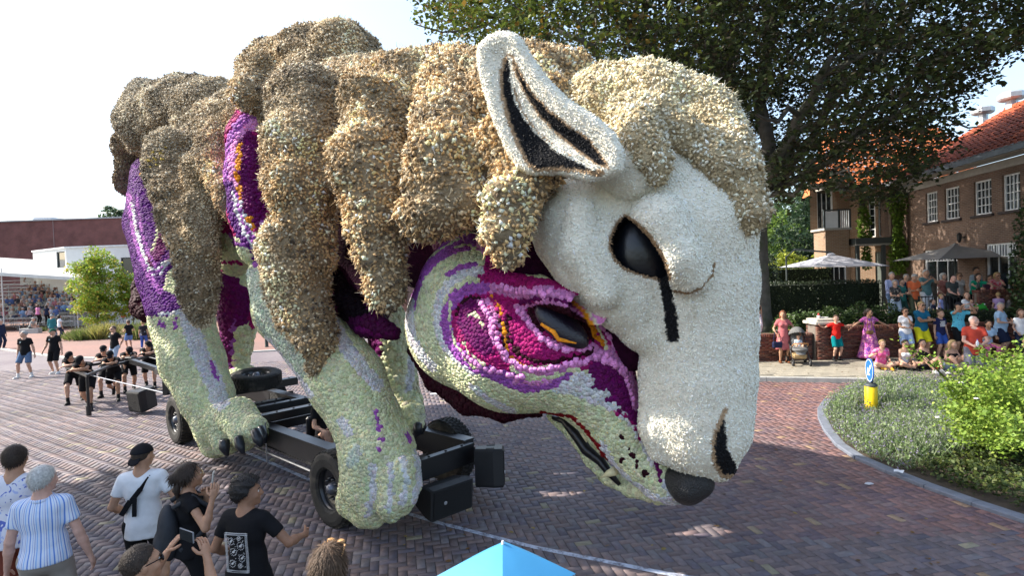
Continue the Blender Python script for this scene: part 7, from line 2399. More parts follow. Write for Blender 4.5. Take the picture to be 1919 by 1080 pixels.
 # ---- shoes
 for i in (0, 1):
  an = leg[i][2]; d, up_ = fdir[i]
  if socks is not None:
   MB().tube([an + (leg[i][1] - an) * 0.30, an + (leg[i][1] - an) * 0.05, an - up_ * 0.03 * u], np.array([0.047, 0.043, 0.046]) * u, 10).obj('sock', socks, root, True)
  if shoes is not None:
   s = SDF(an - 0.2 * u, an + 0.24 * u, 0.02 if vox > 0.02 else 0.015)
   x = np.cross(d, up_)
   s.cone(an - up_ * 0.033 * u - d * 0.045 * u, an - up_ * 0.040 * u + d * 0.145 * u, 0.046 * u, 0.036 * u, 0.02)
   s.cone(an - up_ * 0.03 * u, an + up_ * 0.025 * u - d * 0.012 * u, 0.047 * u, 0.046 * u, 0.03, cut=True)
   s.cutplane(-up_, an - up_ * 0.076 * u)
   q, f_ = s.net()
   o = link('shoe', mesh('shoe', q, f_, shoes, True), root)
   ms = MB(); R3_ = np.stack([x, d, up_], 1)
   ms.bev(an - up_ * 0.068 * u + d * 0.052 * u, (0.086 * u, 0.275 * u, 0.024 * u), 0.02 * u, R3_)
   ms.obj('sole', M('pale_sole', (0.6, 0.6, 0.58)) if shoes.name.startswith('cloth_white') else M('dark_sole', (0.02, 0.02, 0.02)), o)
 if gloves is not None and not legs_only:
  for i, (a, e, w) in enumerate(arm):
   d, nrm, x = hdir[i]
   s = SDF(w - 0.14, w + 0.14, 0.012)
   s.ell(w + d * 0.055 * u, V3(0.048, 0.062, 0.026), 0, np.stack([x, d, nrm], 1)); s.cone(w - d * 0.02 * u, w + d * 0.02 * u, 0.036 * u, 0.036 * u, 0.02)
   for j, ox in enumerate((-0.030, -0.010, 0.011, 0.031)):
    p0 = w + (d * 0.085 + x * ox) * u; p1 = p0 + (d * 0.8 + nrm * 0.5) * 0.03 * u; p2 = p1 + (d * 0.2 + nrm) * 0.028 * u
    s.cone(p0, p1, 0.012 * u, 0.012 * u); s.cone(p1, p2, 0.012 * u, 0.010 * u)
   q, f_ = s.net(); link('glove', mesh('glove', q, f_, gloves, True), root)
 info = dict(root=root, T=T, H=H, arm=arm, leg=leg, hdir=hdir, pel=pel, u=u, Rt=Rt, Rh=Rh, ru=ru, hc=hc, sh=sh)
 return info

def wld(p, q):
 "a point of a person's own axes in the world"
 r = p['root']
 return np.array(r.location) + rotz(r.rotation_euler[2]) @ np.asarray(q, float)

def local(loc, yaw, h, P):
 "a world point in a figure's own axes, in 1.75 m units"
 return tuple((rotz(-yaw) @ (np.asarray(P, float) - np.asarray(loc, float))) / (h / 1.75))

def skirt(p, mat, z0, z1, r0, r1, name='skirt', folds=9, fwd=0.0, depth=0.8, sway=0.0):
 "a flared skirt hanging from the waist, with folds"
 u = p['u']; c = p['pel']
 n, m = 40, 10
 V, F = [], []
 for j in range(m + 1):
  t = j / m
  z = (z0 + (z1 - z0) * t) * u; r = (r0 + (r1 - r0) * t ** 1.2) * u
  for i in range(n):
   a = i * 2 * math.pi / n
   rr = r * (1 + 0.10 * t * math.sin(a * folds + 2 * math.sin(3 * t)) + 0.04 * t * math.sin(a * 5 + 1))
   V.append((c[0] + rr * math.cos(a) + sway * t, c[1] + rr * math.sin(a) * depth + fwd * t, z))
 for j in range(m):
  for i in range(n):
   i2 = (i + 1) % n
   F.append((j * n + i, (j + 1) * n + i, (j + 1) * n + i2, j * n + i2))
 V = np.array(V); k = len(V)
 cc = V.mean(0); V2 = (V - [cc[0], cc[1], 0]) * [0.95, 0.95, 1] + [cc[0], cc[1], 0]
 F2 = [f[::-1] for f in F]
 allF = F + [tuple(q + k for q in f) for f in F2] + [(m * n + i, m * n + i + k, m * n + (i + 1) % n + k, m * n + (i + 1) % n) for i in range(n)]
 return link(name, mesh(name, np.concatenate([V, V2]), allF, mat, True), p['root'])

def pattern_cloth(name, base, cols, scale=9.0, kind='floral'):
 "printed cloth: scattered blotches or stripes in the cloth's own axes"
 m = bpy.data.materials.new('cloth_' + name); m.use_nodes = True
 nt = m.node_tree; b = nt.nodes['Principled BSDF']; L = nt.links.new
 b.inputs['Roughness'].default_value = 0.85; b.inputs['Specular IOR Level'].default_value = 0.15
 tc = _n(nt, 'ShaderNodeTexCoord')
 if kind == 'stripe':
  sp = _n(nt, 'ShaderNodeSeparateXYZ'); L(tc.outputs['Object'], sp.inputs[0])
  ng = _n(nt, 'ShaderNodeMath', operation='MULTIPLY'); ng.inputs[1].default_value = -1.0; L(sp.outputs[1], ng.inputs[0])
  ad = _n(nt, 'ShaderNodeMath', operation='ADD'); ad.inputs[1].default_value = 0.10; L(ng.outputs[0], ad.inputs[0])
  at2 = _n(nt, 'ShaderNodeMath', operation='ARCTAN2'); L(sp.outputs[0], at2.inputs[0]); L(ad.outputs[0], at2.inputs[1])
  mu = _n(nt, 'ShaderNodeMath', operation='MULTIPLY'); mu.inputs[1].default_value = scale * 0.2; L(at2.outputs[0], mu.inputs[0])
  fr = _n(nt, 'ShaderNodeMath', operation='FRACT'); L(mu.outputs[0], fr.inputs[0])
  rp = _n(nt, 'ShaderNodeValToRGB'); rp.color_ramp.interpolation = 'CONSTANT'
  rp.color_ramp.elements[0].color = (*base, 1); rp.color_ramp.elements[0].position = 0
  e = rp.color_ramp.elements[1]; e.position = cols[0][0]; e.color = (*cols[0][1], 1)
  for p_, c_ in cols[1:]:
   e = rp.color_ramp.elements.new(p_); e.color = (*c_, 1)
  L(fr.outputs[0], rp.inputs[0]); src = rp.outputs[0]
 else:
  src = None
  rgb = _n(nt, 'ShaderNodeRGB'); rgb.outputs[0].default_value = (*base, 1); src = rgb.outputs[0]
  for i, (c_, th) in enumerate(cols):
   mp = _n(nt, 'ShaderNodeMapping'); mp.inputs['Location'].default_value = (i * 3.7, i * 1.9, i * 5.1); L(tc.outputs['Object'], mp.inputs[0])
   nz = _n(nt, 'ShaderNodeTexNoise'); nz.inputs['Scale'].default_value = scale; nz.inputs['Detail'].default_value = 1.5; nz.inputs['Distortion'].default_value = 1.2
   L(mp.outputs[0], nz.inputs['Vector'])
   gt = _n(nt, 'ShaderNodeMapRange'); gt.inputs[1].default_value = th; gt.inputs[2].default_value = th + 0.02; L(nz.outputs[0], gt.inputs[0])
   mx = _n(nt, 'ShaderNodeMix', data_type='RGBA'); L(gt.outputs[0], mx.inputs[0]); L(src, mx.inputs[6]); mx.inputs[7].default_value = (*c_, 1); src = mx.outputs[2]
 L(src, b.inputs['Base Color'])
 nb = _n(nt, 'ShaderNodeTexNoise'); nb.inputs['Scale'].default_value = 15; L(tc.outputs['Object'], nb.inputs['Vector'])
 bp = _n(nt, 'ShaderNodeBump'); bp.inputs['Strength'].default_value = 0.35; bp.inputs['Distance'].default_value = 0.02
 L(nb.outputs[0], bp.inputs['Height']); L(bp.outputs[0], b.inputs['Normal'])
 return m

BLACKC = cloth('black', (0.010, 0.010, 0.012))
DENIM = cloth('denim', (0.095, 0.15, 0.25), var=0.2, vs=25)
WHITEC = cloth('white', (0.70, 0.71, 0.74))
WSHOE = cloth('white_shoe', (0.66, 0.66, 0.65), bump=0.1)
BSHOE = cloth('black_shoe', (0.014, 0.014, 0.015), bump=0.15, rough=0.6)
BSOCK = cloth('black_sock', (0.016, 0.016, 0.017))
PHONEM = M('phone_case', (0.02, 0.02, 0.022), rough=0.25, var=0.05)

def phone(P, rot, label, c=None, size=(0.075, 0.010, 0.155)):
 t = empty('phone', tuple(P), 0, label, 'phone')
 mat = PHONEM if c is None else M('phone_case_pale', c, rough=0.3, var=0.05)
 o = MB().bev((0, 0, 0), size, 0.004, rot).obj('case', mat, t)
 n = np.asarray(rot)[:, 1]
 MB().bev(-n * (size[1] / 2 + 0.0012), (size[0] * 0.92, 0.002, size[2] * 0.94), 0.0008, rot).obj('screen', GLASS, t)
 MB().ball(n * size[1] / 2 + np.asarray(rot) @ np.array([size[0] * 0.28, 0, size[2] * 0.38]), (0.009, 0.009, 0.009), 8, 5, rot).obj('camera_lens', GLASS, t)
 return t
# ------------------------------------------------------------------ crew pushing the float from behind
R_ = lambda a: a * D2R
fdir_ = np.array([0.5, -0.866, 0.0])
BLACKCAP = ('black', (0.012, 0.012, 0.015), 'front')
PUSH = [((138, 758), 1.76, 'crew member leaning on the rear bar at the far left of the pushers', 'fair', 30), ((160, 771), 1.80, 'pusher nearest the viewer, head down on folded arms by the upright stand', 'tan', 34), ((200, 745), 1.80, 'crew member in a cap lifting the head behind the middle of the push bar', 'fair', 12),
  ((212, 753), 1.74, 'crew member striding forward with one foot raised at the push bar', 'tan', 26), ((244, 736), 1.78, 'crew member with head bowed low in the second row of pushers', 'tan', 40), ((281, 729), 1.82, 'crew member with black gloves at the right end of the push bar', 'fair', 16), ((322, 726), 1.78, 'crew member mostly hidden behind the near hind leg', 'fair', 22)]
PB = []
yawp = math.atan2(-fdir_[0], fdir_[1])
for i, ((px, py), h, lb, sk, hp) in enumerate(PUSH):
 P = G(px, py); PB.append(P)
 st = [(-0.13, 0.05, 0.075), (0.12, -0.62, 0.10, 5, 25)] if i % 2 else [(-0.12, -0.55, 0.10, -5, 25), (0.13, 0.02, 0.075)]
 if i == 3: st = [(-0.13, 0.02, 0.075), (0.12, -0.78, 0.26, 4, 60)]
 person(P - fdir_ * 0.05, yawp + R_(random.gauss(0, 5)), lb, h=h, pelvis=(0, -0.27, 0.86), lean=40 + random.gauss(0, 3), feet=st, hands=((0.11, 0.34, 1.12), (-0.12, 0.31, 1.10)), elbows=((-1, 0.25, 0.0), (1, 0.25, 0.0)), head=(random.gauss(0, 12), -hp),
   sk=sk, hair=('short', ('dark', 'brown', 'blond')[i % 3]), top=BLACKC, bottom=BLACKC, blen=0.80, shoes=BSHOE, socks=BSOCK, cap=BLACKCAP, gloves=BSHOE if i in (3, 5) else None, group='crew pushing the float', vox=0.026, palm=((0, 0, -1), (0, 0, -1)))
fb_ = lambda P, z: np.array([P[0] + fdir_[0] * 0.30, P[1] + fdir_[1] * 0.30, z])
def bar(name, a, b, w=0.07, h=0.07, ext=(0.0, 0.0)):
 d = (b - a) / np.linalg.norm(b - a)
 return under(MB().beam(a - d * ext[0], b + d * ext[1], w, h).obj(name, STEEL), FLOAT)
b1a, b1b = fb_(PB[0], 1.06), fb_(PB[1], 1.06)
bar('push_bar', b1a, b1b, ext=(0.45, 0.75))
b2a, b2b = fb_(PB[3], 1.06), fb_(PB[5], 1.06)
bar('push_bar', b2a, b2b, ext=(0.35, 1.1))
b3a, b3b = fb_(PB[2], 1.06), fb_(PB[4], 1.06)
bar('push_bar', b3a, b3b, ext=(0.4, 0.6))
dd = (b1b - b1a) / np.linalg.norm(b1b - b1a); e1 = b1b + dd * 0.62
under(MB().tube([(e1[0], e1[1], 0.03), (e1[0], e1[1], 0.28), (e1[0], e1[1], 0.281), (e1[0], e1[1], 1.03)], [0.06, 0.06, 0.036, 0.036], 10).obj('prop_stand', STEEL), FLOAT)
bar('draw_bar', (b2a + b2b) / 2 + np.array([0, 0, 0.02]), FW_(-7.6, 0, 0.85), 0.12, 0.13)
bar('tie_bar', e1, b2a, 0.06, 0.06)
for a_, b_ in ((b1b, FW_(-7.9, -0.75, 0.75)), (b2b, FW_(-7.9, 0.75, 0.9))): under(MB().tube([a_, b_], 0.012, 6).obj('stay_cable', ALU), FLOAT)
for q in ((b2a + b2b) / 2,): under(MB().bev(q + np.array([0, 0, 0.06]), (0.22, 0.16, 0.14), 0.02).tube([q + [0, 0, .1], q + [0.05, 0, .24]], 0.02, 8).obj('coupling', STEEL), FLOAT)

POLO = BLACKC
BADGE = M('pale_badge', (0.5, 0.62, 0.6))
def badge(p, x=0.07):
 q = p['T'](x, 0.135, 0.38); MB().lathe([(0.0, 0.014), (0.024, 0.012), (0.026, 0.0)], q, frame(p['Rt'] @ np.array([0, 1.0, 0.15])), n=10).obj('badge', BADGE, p['root'])
P = G(50, 708)
p = person(P, R_(-168), 'grey-haired crew man in a black polo and blue denim shorts at the kerb', h=1.80, feet=((-0.16, -0.02, 0.075), (0.20, 0.12, 0.075, 20)), hands=((-0.30, 0.0, 0.83), (0.27, -0.02, 0.84)), head=(-45, 0), hair=('short', 'grey'), top=POLO, bottom=DENIM, blen=0.85, flare=0.03, shoes=WSHOE, socks=cloth('white_sock', (.6, .6, .6)), vox=0.024); badge(p)
P = G(104, 701)
p = person(P, R_(-172), 'crew man in a green cap, black polo and black shorts', h=1.80, feet=((-0.10, 0.0, 0.075), (0.12, -0.08, 0.075)), hands=((-0.30, 0.05, 0.83), (0.32, 0.10, 0.90)), head=(-30, 0), hair=('short', 'brown'), top=POLO, bottom=BLACKC, blen=0.95, shoes=WSHOE, cap=('green', (0.015, 0.09, 0.06), 'front'), vox=0.024); badge(p)
P = G(217, 694)
p = person(P, R_(165), 'man in sunglasses and black polo standing behind the pushers', h=1.80, glasses=True, hair=('short', 'brown'), top=POLO, bottom=cloth('pale_jeans', (0.35, 0.42, 0.52)), blen=1.95, shoes=WSHOE, hands=((-0.1, -0.16, 0.95), (0.1, -0.16, 0.95))); badge(p)
person(G(243, 655), R_(60), 'boy in a black t-shirt and blue denim shorts turned towards the grasses', h=1.58, child=True, hair=('short', 'brown'), sk='tan', top=BLACKC, bottom=cloth('bright_denim', (0.10, 0.19, 0.42)), blen=0.85, flare=0.03, shoes=cloth('red_shoe', (0.4, 0.03, 0.03)), hands=((-0.2, 0.2, 1.05), (0.2, 0.16, 1.05)))
person(G(270, 655), R_(20), 'child with crossed-strap black shirt and blue tracksuit trousers by the young tree', h=1.52, child=True, hair=('short', 'blond'), top=pattern_cloth('dark_print', (0.02, 0.02, 0.025), [((0.45, 0.45, 0.48), 0.62)], 8), bottom=cloth('royal_blue', (0.05, 0.10, 0.36)), blen=1.9, shoes=WSHOE)
person(G(287, 655), R_(-20), 'person in a dark grey top and navy trousers beside the hind leg', h=1.66, hair=('short', 'dark'), top=cloth('charcoal', (0.06, 0.065, 0.075)), sleeve='long', bottom=cloth('navy', (0.015, 0.022, 0.05)), blen=1.9, shoes=WSHOE)
person(G(99, 641), R_(10), 'man in a teal jacket and grey cap walking away on the plaza', h=1.80, hair=('short', 'grey'), top=cloth('teal', (0.03, 0.15, 0.17)), sleeve='long', bottom=cloth('grey_trousers', (0.20, 0.22, 0.27)), blen=1.95, shoes=BSHOE, cap=('grey', (0.25, 0.28, 0.3), 'front'))
person(G(113, 636), R_(-30), 'woman in a white top and dark trousers beyond the teal jacket', h=1.68, fem=True, hair=('long', 'dark'), top=WHITEC, bottom=cloth('navy', (0.015, 0.022, 0.05)), blen=1.95, shoes=BSHOE)
person(G(3, 655), R_(-100), 'person in a dark jacket cut by the left edge near the barriers', h=1.76, hair=('short', 'grey'), top=cloth('navy', (0.015, 0.022, 0.05)), sleeve='long', bottom=cloth('navy', (0.015, 0.022, 0.05)), blen=1.95, shoes=BSHOE)
B = G(58, 626)
MB().bev((0, 0, 0.22), (1.5, 0.42, 0.44), 0.03).obj('stone_bench', KERBM, None, loc=tuple(B)); tag(bpy.data.objects['stone_bench'], 'grey stone bench under the seated man in the grey shirt', 'bench')
person(B + [0, 0, 0.0], R_(-75), 'man in a grey shirt seated on the stone bench before the barriers', h=1.74, pelvis=(0, 0, 0.52), feet=((-0.12, 0.45, 0.075), (0.12, 0.42, 0.075)), lean=18, hands=((-0.12, 0.42, 0.62), (0.12, 0.42, 0.62)), hair=('short', 'grey'), top=cloth('soft_grey', (0.30, 0.32, 0.31)), bottom=BLACKC, blen=1.9, shoes=BSHOE)
person(W(72, 600, 46) * [1, 1, 0] + [0, 0, 0.6], R_(-10), 'woman in a pink top at the foot of the grandstand', h=1.66, fem=True, hair=('bob', 'brown'), top=cloth('pink_top', (0.55, 0.20, 0.36)), bottom=BLACKC, blen=1.9, shoes=BSHOE, vox=0.03)
person(W(88, 600, 46) * [1, 1, 0] + [0, 0, 0.55], R_(10), 'woman in a navy top beside the pink top at the grandstand foot', h=1.64, fem=True, hair=('long', 'dark'), top=cloth('navy', (0.015, 0.022, 0.05)), bottom=BLACKC, blen=1.9, shoes=BSHOE, vox=0.03)
person(G(832, 721), R_(-150), 'crew member in black shoes standing behind the wolf head, only the feet showing', h=1.74, hair=('short', 'dark'), top=BLACKC, bottom=BLACKC, blen=0.9, shoes=BSHOE, socks=BSOCK)
dp = FW_(-2.15, 0.02, 0.0)
p = person(dp, math.atan2(-FF[0], FF[1]), 'driver in black with headphones seated low inside the chassis', h=1.78, pelvis=(0, 0, 0.56), lean=-6, feet=((-0.16, 0.62, 0.32), (0.16, 0.60, 0.32)), knees=((-0.3, 0.4, 1), (0.3, 0.4, 1)), hands=((-0.22, 0.36, 0.74), (0.22, 0.36, 0.74)), head=(35, -5), hair=('short', 'brown'), top=BLACKC, bottom=BLACKC, blen=0.62, shoes=BSHOE, socks=BSOCK)
hb = MB(); Hh = p['H']; ru = p['ru']
for sg in (-1, 1): hb.ball(Hh(sg * 0.090, -0.004, -0.004), np.array([0.022, 0.036, 0.044]) * ru, 10, 6, p['Rh'])
hb.tube([Hh(-0.092, 0, 0.03), Hh(-0.075, 0, 0.095), Hh(0, 0, 0.128), Hh(0.075, 0, 0.095), Hh(0.092, 0, 0.03)], 0.010, 6)
hb.obj('headphones', PHONEM, p['root'], True)

# ------------------------------------------------------------------ spectators in the near left foreground
V4 = dict(vox=0.0155)
at = lambda px, d, z=0.0: np.array([W(px, 540, d)[0], d, z])
p = person(at(8, 5.15), R_(18), 'dark-haired man in a white shirt with blue floral print at the left edge', h=1.80, hair=('short', 'dark'), sk='tan', top=pattern_cloth('blue_floral', (0.66, 0.66, 0.74), [((0.12, 0.16, 0.50), 0.60), ((0.03, 0.05, 0.20), 0.68), ((0.40, 0.46, 0.72), 0.64)], 13), bottom=cloth('brick_red', (0.22, 0.06, 0.04)), blen=0.9, shoes=WSHOE, **V4)
STRP = pattern_cloth('blue_stripe', (0.60, 0.66, 0.80), [(0.22, (0.13, 0.25, 0.62)), (0.34, (0.66, 0.71, 0.82)), (0.52, (0.30, 0.40, 0.72)), (0.58, (0.66, 0.70, 0.80)), (0.72, (0.18, 0.22, 0.50)), (0.78, (0.62, 0.68, 0.82)), (0.90, (0.25, 0.42, 0.75))], 14, 'stripe')
p = person(at(58, 4.75), R_(20), 'grey-haired man in a blue and white striped shirt and beige trousers seen from behind', h=1.72, fat=0.35, hair=('short', 'white'), sk='pink', top=STRP, hem=-0.04, bottom=cloth('stone_beige', (0.33, 0.29, 0.26)), blen=1.95, shoes=BSHOE, hands=((-0.30, 0.05, 0.82), (0.33, 0.05, 0.80)), head=(-30, 0), **V4)
MB().tube([p['T'](0.075 * math.cos(a), 0.0 + 0.075 * math.sin(a), 0.515 + 0.01 * math.sin(a)) for a in np.linspace(0.6 + math.pi / 2, 2 * math.pi + math.pi / 2 - 0.6, 16)], 0.017, 8).obj('collar', STRP, p['root'], True)
p = person(at(249, 5.4), R_(14), 'young man in a backwards black cap and white t-shirt with a sling strap', h=1.70, hair=('short', 'dark'), sk='tan', top=WHITEC, hem=-0.13, bottom=BLACKC, blen=0.85, flare=0.02, shoes=WSHOE, cap=('black', (0.012, 0.012, 0.015), 'back'), hands=((-0.22, 0.22, 0.98), (0.26, 0.18, 1.02)), elbows=((-0.6, -1, 0), (0.6, -1, 0)), head=(-25, 0), curl=1.0, **V4)
T = p['T']; sb = MB()
pts = [T(-0.16, 0.02, 0.475), T(-0.13, -0.085, 0.43), T(-0.05, -0.145, 0.33), T(0.06, -0.145, 0.22), T(0.14, -0.10, 0.12), T(0.165, 0.0, 0.08)]
pts = [T(0.10, 0.04, 0.50), T(0.09, -0.075, 0.47), T(0.03, -0.135, 0.38), T(-0.05, -0.142, 0.28), T(-0.12, -0.105, 0.18), T(-0.16, -0.03, 0.13)]
for a, b in zip(pts[:-1], pts[1:]): sb.beam(a, b, 0.045, 0.010, up=np.cross(b - a, [0.3, 0, 1.0]))
sb.beam(T(-0.02, -0.152, 0.31), T(-0.03, -0.150, 0.12), 0.035, 0.012, up=(0, 1, 0)); sb.beam(T(-0.06, -0.150, 0.28), T(-0.15, -0.125, 0.14), 0.045, 0.012, up=(0, 1, 0))
sb.obj('sling_strap', BLACKC, p['root'])
wq = wld(p, p['arm'][1][2] + p['hdir'][1][0] * 0.07)
phone(wq + [0.0, 0.02, 0.0], rotz(0.5) @ rotx(0.6), 'black phone held at the hip by the man in the backwards cap')
LW = at(335, 4.95)
p = person(LW, R_(-55), 'dark-haired woman in a black top and glasses raising a phone to film', h=1.64, fem=True, sk='tan', hair=('bun', 'dark'), top=BLACKC, hem=-0.06, sleeve='cap', bottom=BLACKC, blen=1.95, shoes=WSHOE, hands=(local(LW, R_(-55), 1.64, W(386, 930, 4.98)), local(LW, R_(-55), 1.64, W(398, 936, 4.80))), elbows=((-0.5, 0.1, -1), (0.5, 0.1, -1)), head=(4, 4), curl=0.9, palm=((0.4, 0, 0), (-0.4, 0, 0)), **V4)
gl = MB(); Hh = p['H']; ru = p['ru']
for sg in (-1, 1):
 gl.tube([Hh(sg * 0.034 + 0.026 * math.cos(a), 0.102, 0.008 + 0.021 * math.sin(a)) for a in np.linspace(0, 2 * math.pi, 15)], 0.0018, 5)
 gl.tube([Hh(sg * 0.060, 0.098, 0.012), Hh(sg * 0.082, 0.03, 0.014), Hh(sg * 0.084, -0.01, 0.008)], 0.0020, 5)
gl.tube([Hh(-0.009, 0.104, 0.012), Hh(0.009, 0.104, 0.012)], 0.0018, 5)
gl.obj('glasses', M('gold_wire', (0.5, 0.40, 0.22), rough=0.3, metal=0.8), p['root'])
pt = MB()
for i in range(9):
 a = i * 0.7
 s0 = p['H'](0.0 + 0.02 * math.sin(a), -0.11, -0.02); pt.tube([s0, p['H'](0.02 * math.sin(a), -0.13 - 0.015 * math.cos(a), -0.10), p['H'](0.03 * math.sin(a * 1.7), -0.12, -0.17 - 0.006 * i)], [0.018, 0.02, 0.006], 6)
pt.obj('loose_locks', hairm('dark'), p['root'], True)
w0, w1 = [wld(p, p['arm'][i][2] + p['hdir'][i][0] * 0.075) for i in (0, 1)]
phone((w0 + w1) / 2 + [0.03, 0, 0.085], rotz(R_(-70)) @ rotx(-0.15), 'pale phone held upright by the woman in glasses', (0.55, 0.53, 0.50))
bp_ = empty('backpack', tuple(wld(p, p['T'](0, -0.12, 0.0))), R_(-55), 'dark grey backpack on the woman filming with her phone', 'backpack')
s = SDF((-0.25, -0.35, -0.25), (0.25, 0.12, 0.6), 0.018)
s.ell((0, -0.055, 0.16), (0.145, 0.085, 0.25), 0.03); s.ell((0, -0.125, 0.06), (0.115, 0.05, 0.13), 0.02)
q, f_ = s.net(); BPM = cloth('backpack_grey', (0.035, 0.038, 0.045), rough=0.7)
link('bag', mesh('bag', q, f_, BPM, True), bp_)
for sg in (-1, 1):
 MB().tube([(sg * 0.10, -0.02, 0.40), (sg * 0.125, 0.13, 0.475), (sg * 0.125, 0.25, 0.36), (sg * 0.13, 0.22, 0.16), (sg * 0.13, 0.02, 0.02)], 0.022, 6).obj('strap', BPM, bp_, True)
p = person(at(442, 4.45), R_(-10), 'curly-haired man in a black t-shirt with a white bandana print on the back', h=1.66, sk='brown', hair=('curly', 'black'), top=BLACKC, hem=-0.16, bottom=BLACKC, blen=0.9, shoes=WSHOE, hands=((-0.25, 0.18, 0.98), (0.34, 0.30, 1.12)), elbows=((-0.5, -1, 0), (0.6, -0.8, -0.4)), head=(-60, 0), curl=0.9, **V4)
T = p['T']
rg_ = np.random.default_rng(12)
BAN = M('bandana_white', (0.62, 0.62, 0.62), rough=0.85)
bn = MB()
def back(x, z): return T(x, -0.118 - 0.012 * (1 - (x / 0.16) ** 2) * 1 - 0.010 * math.exp(-((z - 0.34) / 0.1) ** 2), z)
def dab(x, z, r):
 q = [back(x + r * math.cos(a), z + r * 0.8 * math.sin(a)) - T(0, 0, 0) * 0 for a in np.linspace(0, 2 * math.pi, 7)[:-1]]
 nrm = p['Rt'] @ np.array([0, -0.012, 0]); bn.add([v + nrm for v in q] + [v + nrm * 0.2 for v in q], [tuple(range(6))] + [(i, (i + 1) % 6, 6 + (i + 1) % 6, 6 + i) for i in range(6)])
for i in range(23):
 for z in (0.385, 0.372, 0.068, 0.055): dab(-0.10 + 0.2 * i / 22, z, 0.0030)
for j in range(32):
 for x in (-0.10, -0.088, 0.088, 0.10): dab(x, 0.385 - 0.33 * j / 31, 0.0030)
for cx_, cz_, r_ in ((-0.045, 0.315, 0.026), (0.040, 0.280, 0.030), (-0.030, 0.225, 0.028), (0.045, 0.175, 0.026), (-0.045, 0.125, 0.026), (0.03, 0.345, 0.014), (0.025, 0.110, 0.016)):
 dab(cx_, cz_, r_ * 0.38); dab(cx_ + r_ * 0.35, cz_ + r_ * 0.45, r_ * 0.22)
 for q_ in np.linspace(0, 2 * math.pi, 13)[:-1]: dab(cx_ + r_ * math.cos(q_), cz_ + r_ * 1.1 * math.sin(q_), 0.0026)
for i in range(40): dab(rg_.uniform(-0.078, 0.078), rg_.uniform(0.08, 0.36), 0.0022)
bn.obj('bandana_print', BAN, p['root'], kind='stuff')
BL_ = at(236, 3.28)
p = person(BL_, R_(5), 'balding man in sunglasses holding a phone up with both hands', h=1.69, sk='tan', hair=('buzz', 'dark'), glasses=True, top=cloth('olive_dark', (0.05, 0.05, 0.045)), bottom=BLACKC, blen=1.9, shoes=BSHOE, hands=(local(BL_, R_(5), 1.69, W(312, 1038, 3.62)), local(BL_, R_(5), 1.69, W(388, 1046, 3.56))), elbows=((-0.5, 0.1, -1), (0.6, 0.1, -1)), head=(-50, 4), curl=0.75, palm=((0.8, 0.45, 0.4), (-0.8, 0.45, 0.4)), vox=0.0135)
w0, w1 = [wld(p, p['arm'][i][2] + p['hdir'][i][0] * 0.10) for i in (0, 1)]
mid_ = (w0 + w1) / 2
phone(mid_ + [0.0, -0.03, 0.045], rotz(R_(-30)) @ roty(R_(90)), 'grey-edged phone held sideways above the balding man', (0.22, 0.23, 0.25))
p = person(at(592, 3.18), R_(-15), 'long brown-haired woman at the bottom edge with tan sunglasses on her head', h=1.69, fem=True, hair=('long', 'brown'), top=cloth('dusty_rose', (0.35, 0.18, 0.17)), bottom=BLACKC, blen=1.9, shoes=BSHOE, **V4)
gb = MB(); Hh = p['H']
gb.tube([Hh(-0.088, -0.02, 0.07), Hh(-0.07, 0.055, 0.103), Hh(0, 0.075, 0.112), Hh(0.07, 0.055, 0.103), Hh(0.088, -0.02, 0.07)], 0.006, 6)
for sg in (-1, 1): gb.ball(Hh(sg * 0.035, 0.068, 0.118), (0.027, 0.02, 0.010), 8, 5, p['Rh'])
gb.obj('sunglasses', M('tan_frame', (0.55, 0.30, 0.12), rough=0.3), p['root'], True)
up_ = W(942, 1019, 2.62)
um = empty('umbrella', (up_[0], up_[1], up_[2] - 0.95), R_(-90), 'light blue umbrella rising at the bottom edge', 'umbrella')
V, F = [], []
NB_, NR_ = 48, 8
for j in range(NR_ + 1):
 t = j / NR_
 for i in range(NB_):
  a = i * 2 * math.pi / NB_
  ph = (a % (math.pi / 2)) / (math.pi / 2)
  chord = math.cos(math.pi / 4) / math.cos((ph - 0.5) * math.pi / 2)       # straight cloth between four ribs
  r = 0.345 * t * (chord * (1 - 0.04 * t * math.sin(ph * math.pi)))
  V.append((r * math.cos(a), r * math.sin(a), 0.95 - 0.14 * t - 0.02 * t * t + 0.012 * t * math.sin(ph * math.pi)))
for j in range(NR_):
 for i in range(NB_): F.append((j * NB_ + i, (j + 1) * NB_ + i, (j + 1) * NB_ + (i + 1) % NB_, j * NB_ + (i + 1) % NB_))
UMB = M('light_blue_canopy', (0.09, 0.40, 0.72), rough=0.55, var=0.06, trans=0.35, spec=0.3)
link('canopy', mesh('canopy', np.array(V), F, UMB, False), um)
MB().tube([(0, 0, -0.05), (0, 0, 0.94)], 0.008, 8).obj('shaft', DGREY, um)
MB().tube([(0, 0, 0.945), (0, 0, 0.962)], [0.008, 0.005], 8).obj('ferrule', WHITEP, um)
for i in range(4):
 a = i * math.pi / 2
 MB().tube([(0, 0, 0.94), (0.17 * math.cos(a), 0.17 * math.sin(a), 0.865), (0.34 * math.cos(a), 0.34 * math.sin(a), 0.782)], 0.004, 5).obj('rib', ALU, um)
MB().tube([(0, 0, -0.10), (0, 0, 0.0)], 0.014, 8).obj('handle', BLACKC, um)
person((up_[0] - 0.22, up_[1] - 0.10, 0), R_(-10), 'person sheltering under the light blue umbrella below the frame', h=1.58, fem=True, hair=('bob', 'brown'), top=cloth('cream_top', (0.5, 0.47, 0.4)), bottom=DENIM, blen=1.9, shoes=WSHOE, hands=((-0.2, 0.1, 0.85), (0.26, 0.11, (up_[2] - 1.0) / (1.58 / 1.75) - 0.06)), elbows=((-0.4, -1, 0), (0.6, -0.6, -0.6)), vox=0.03)

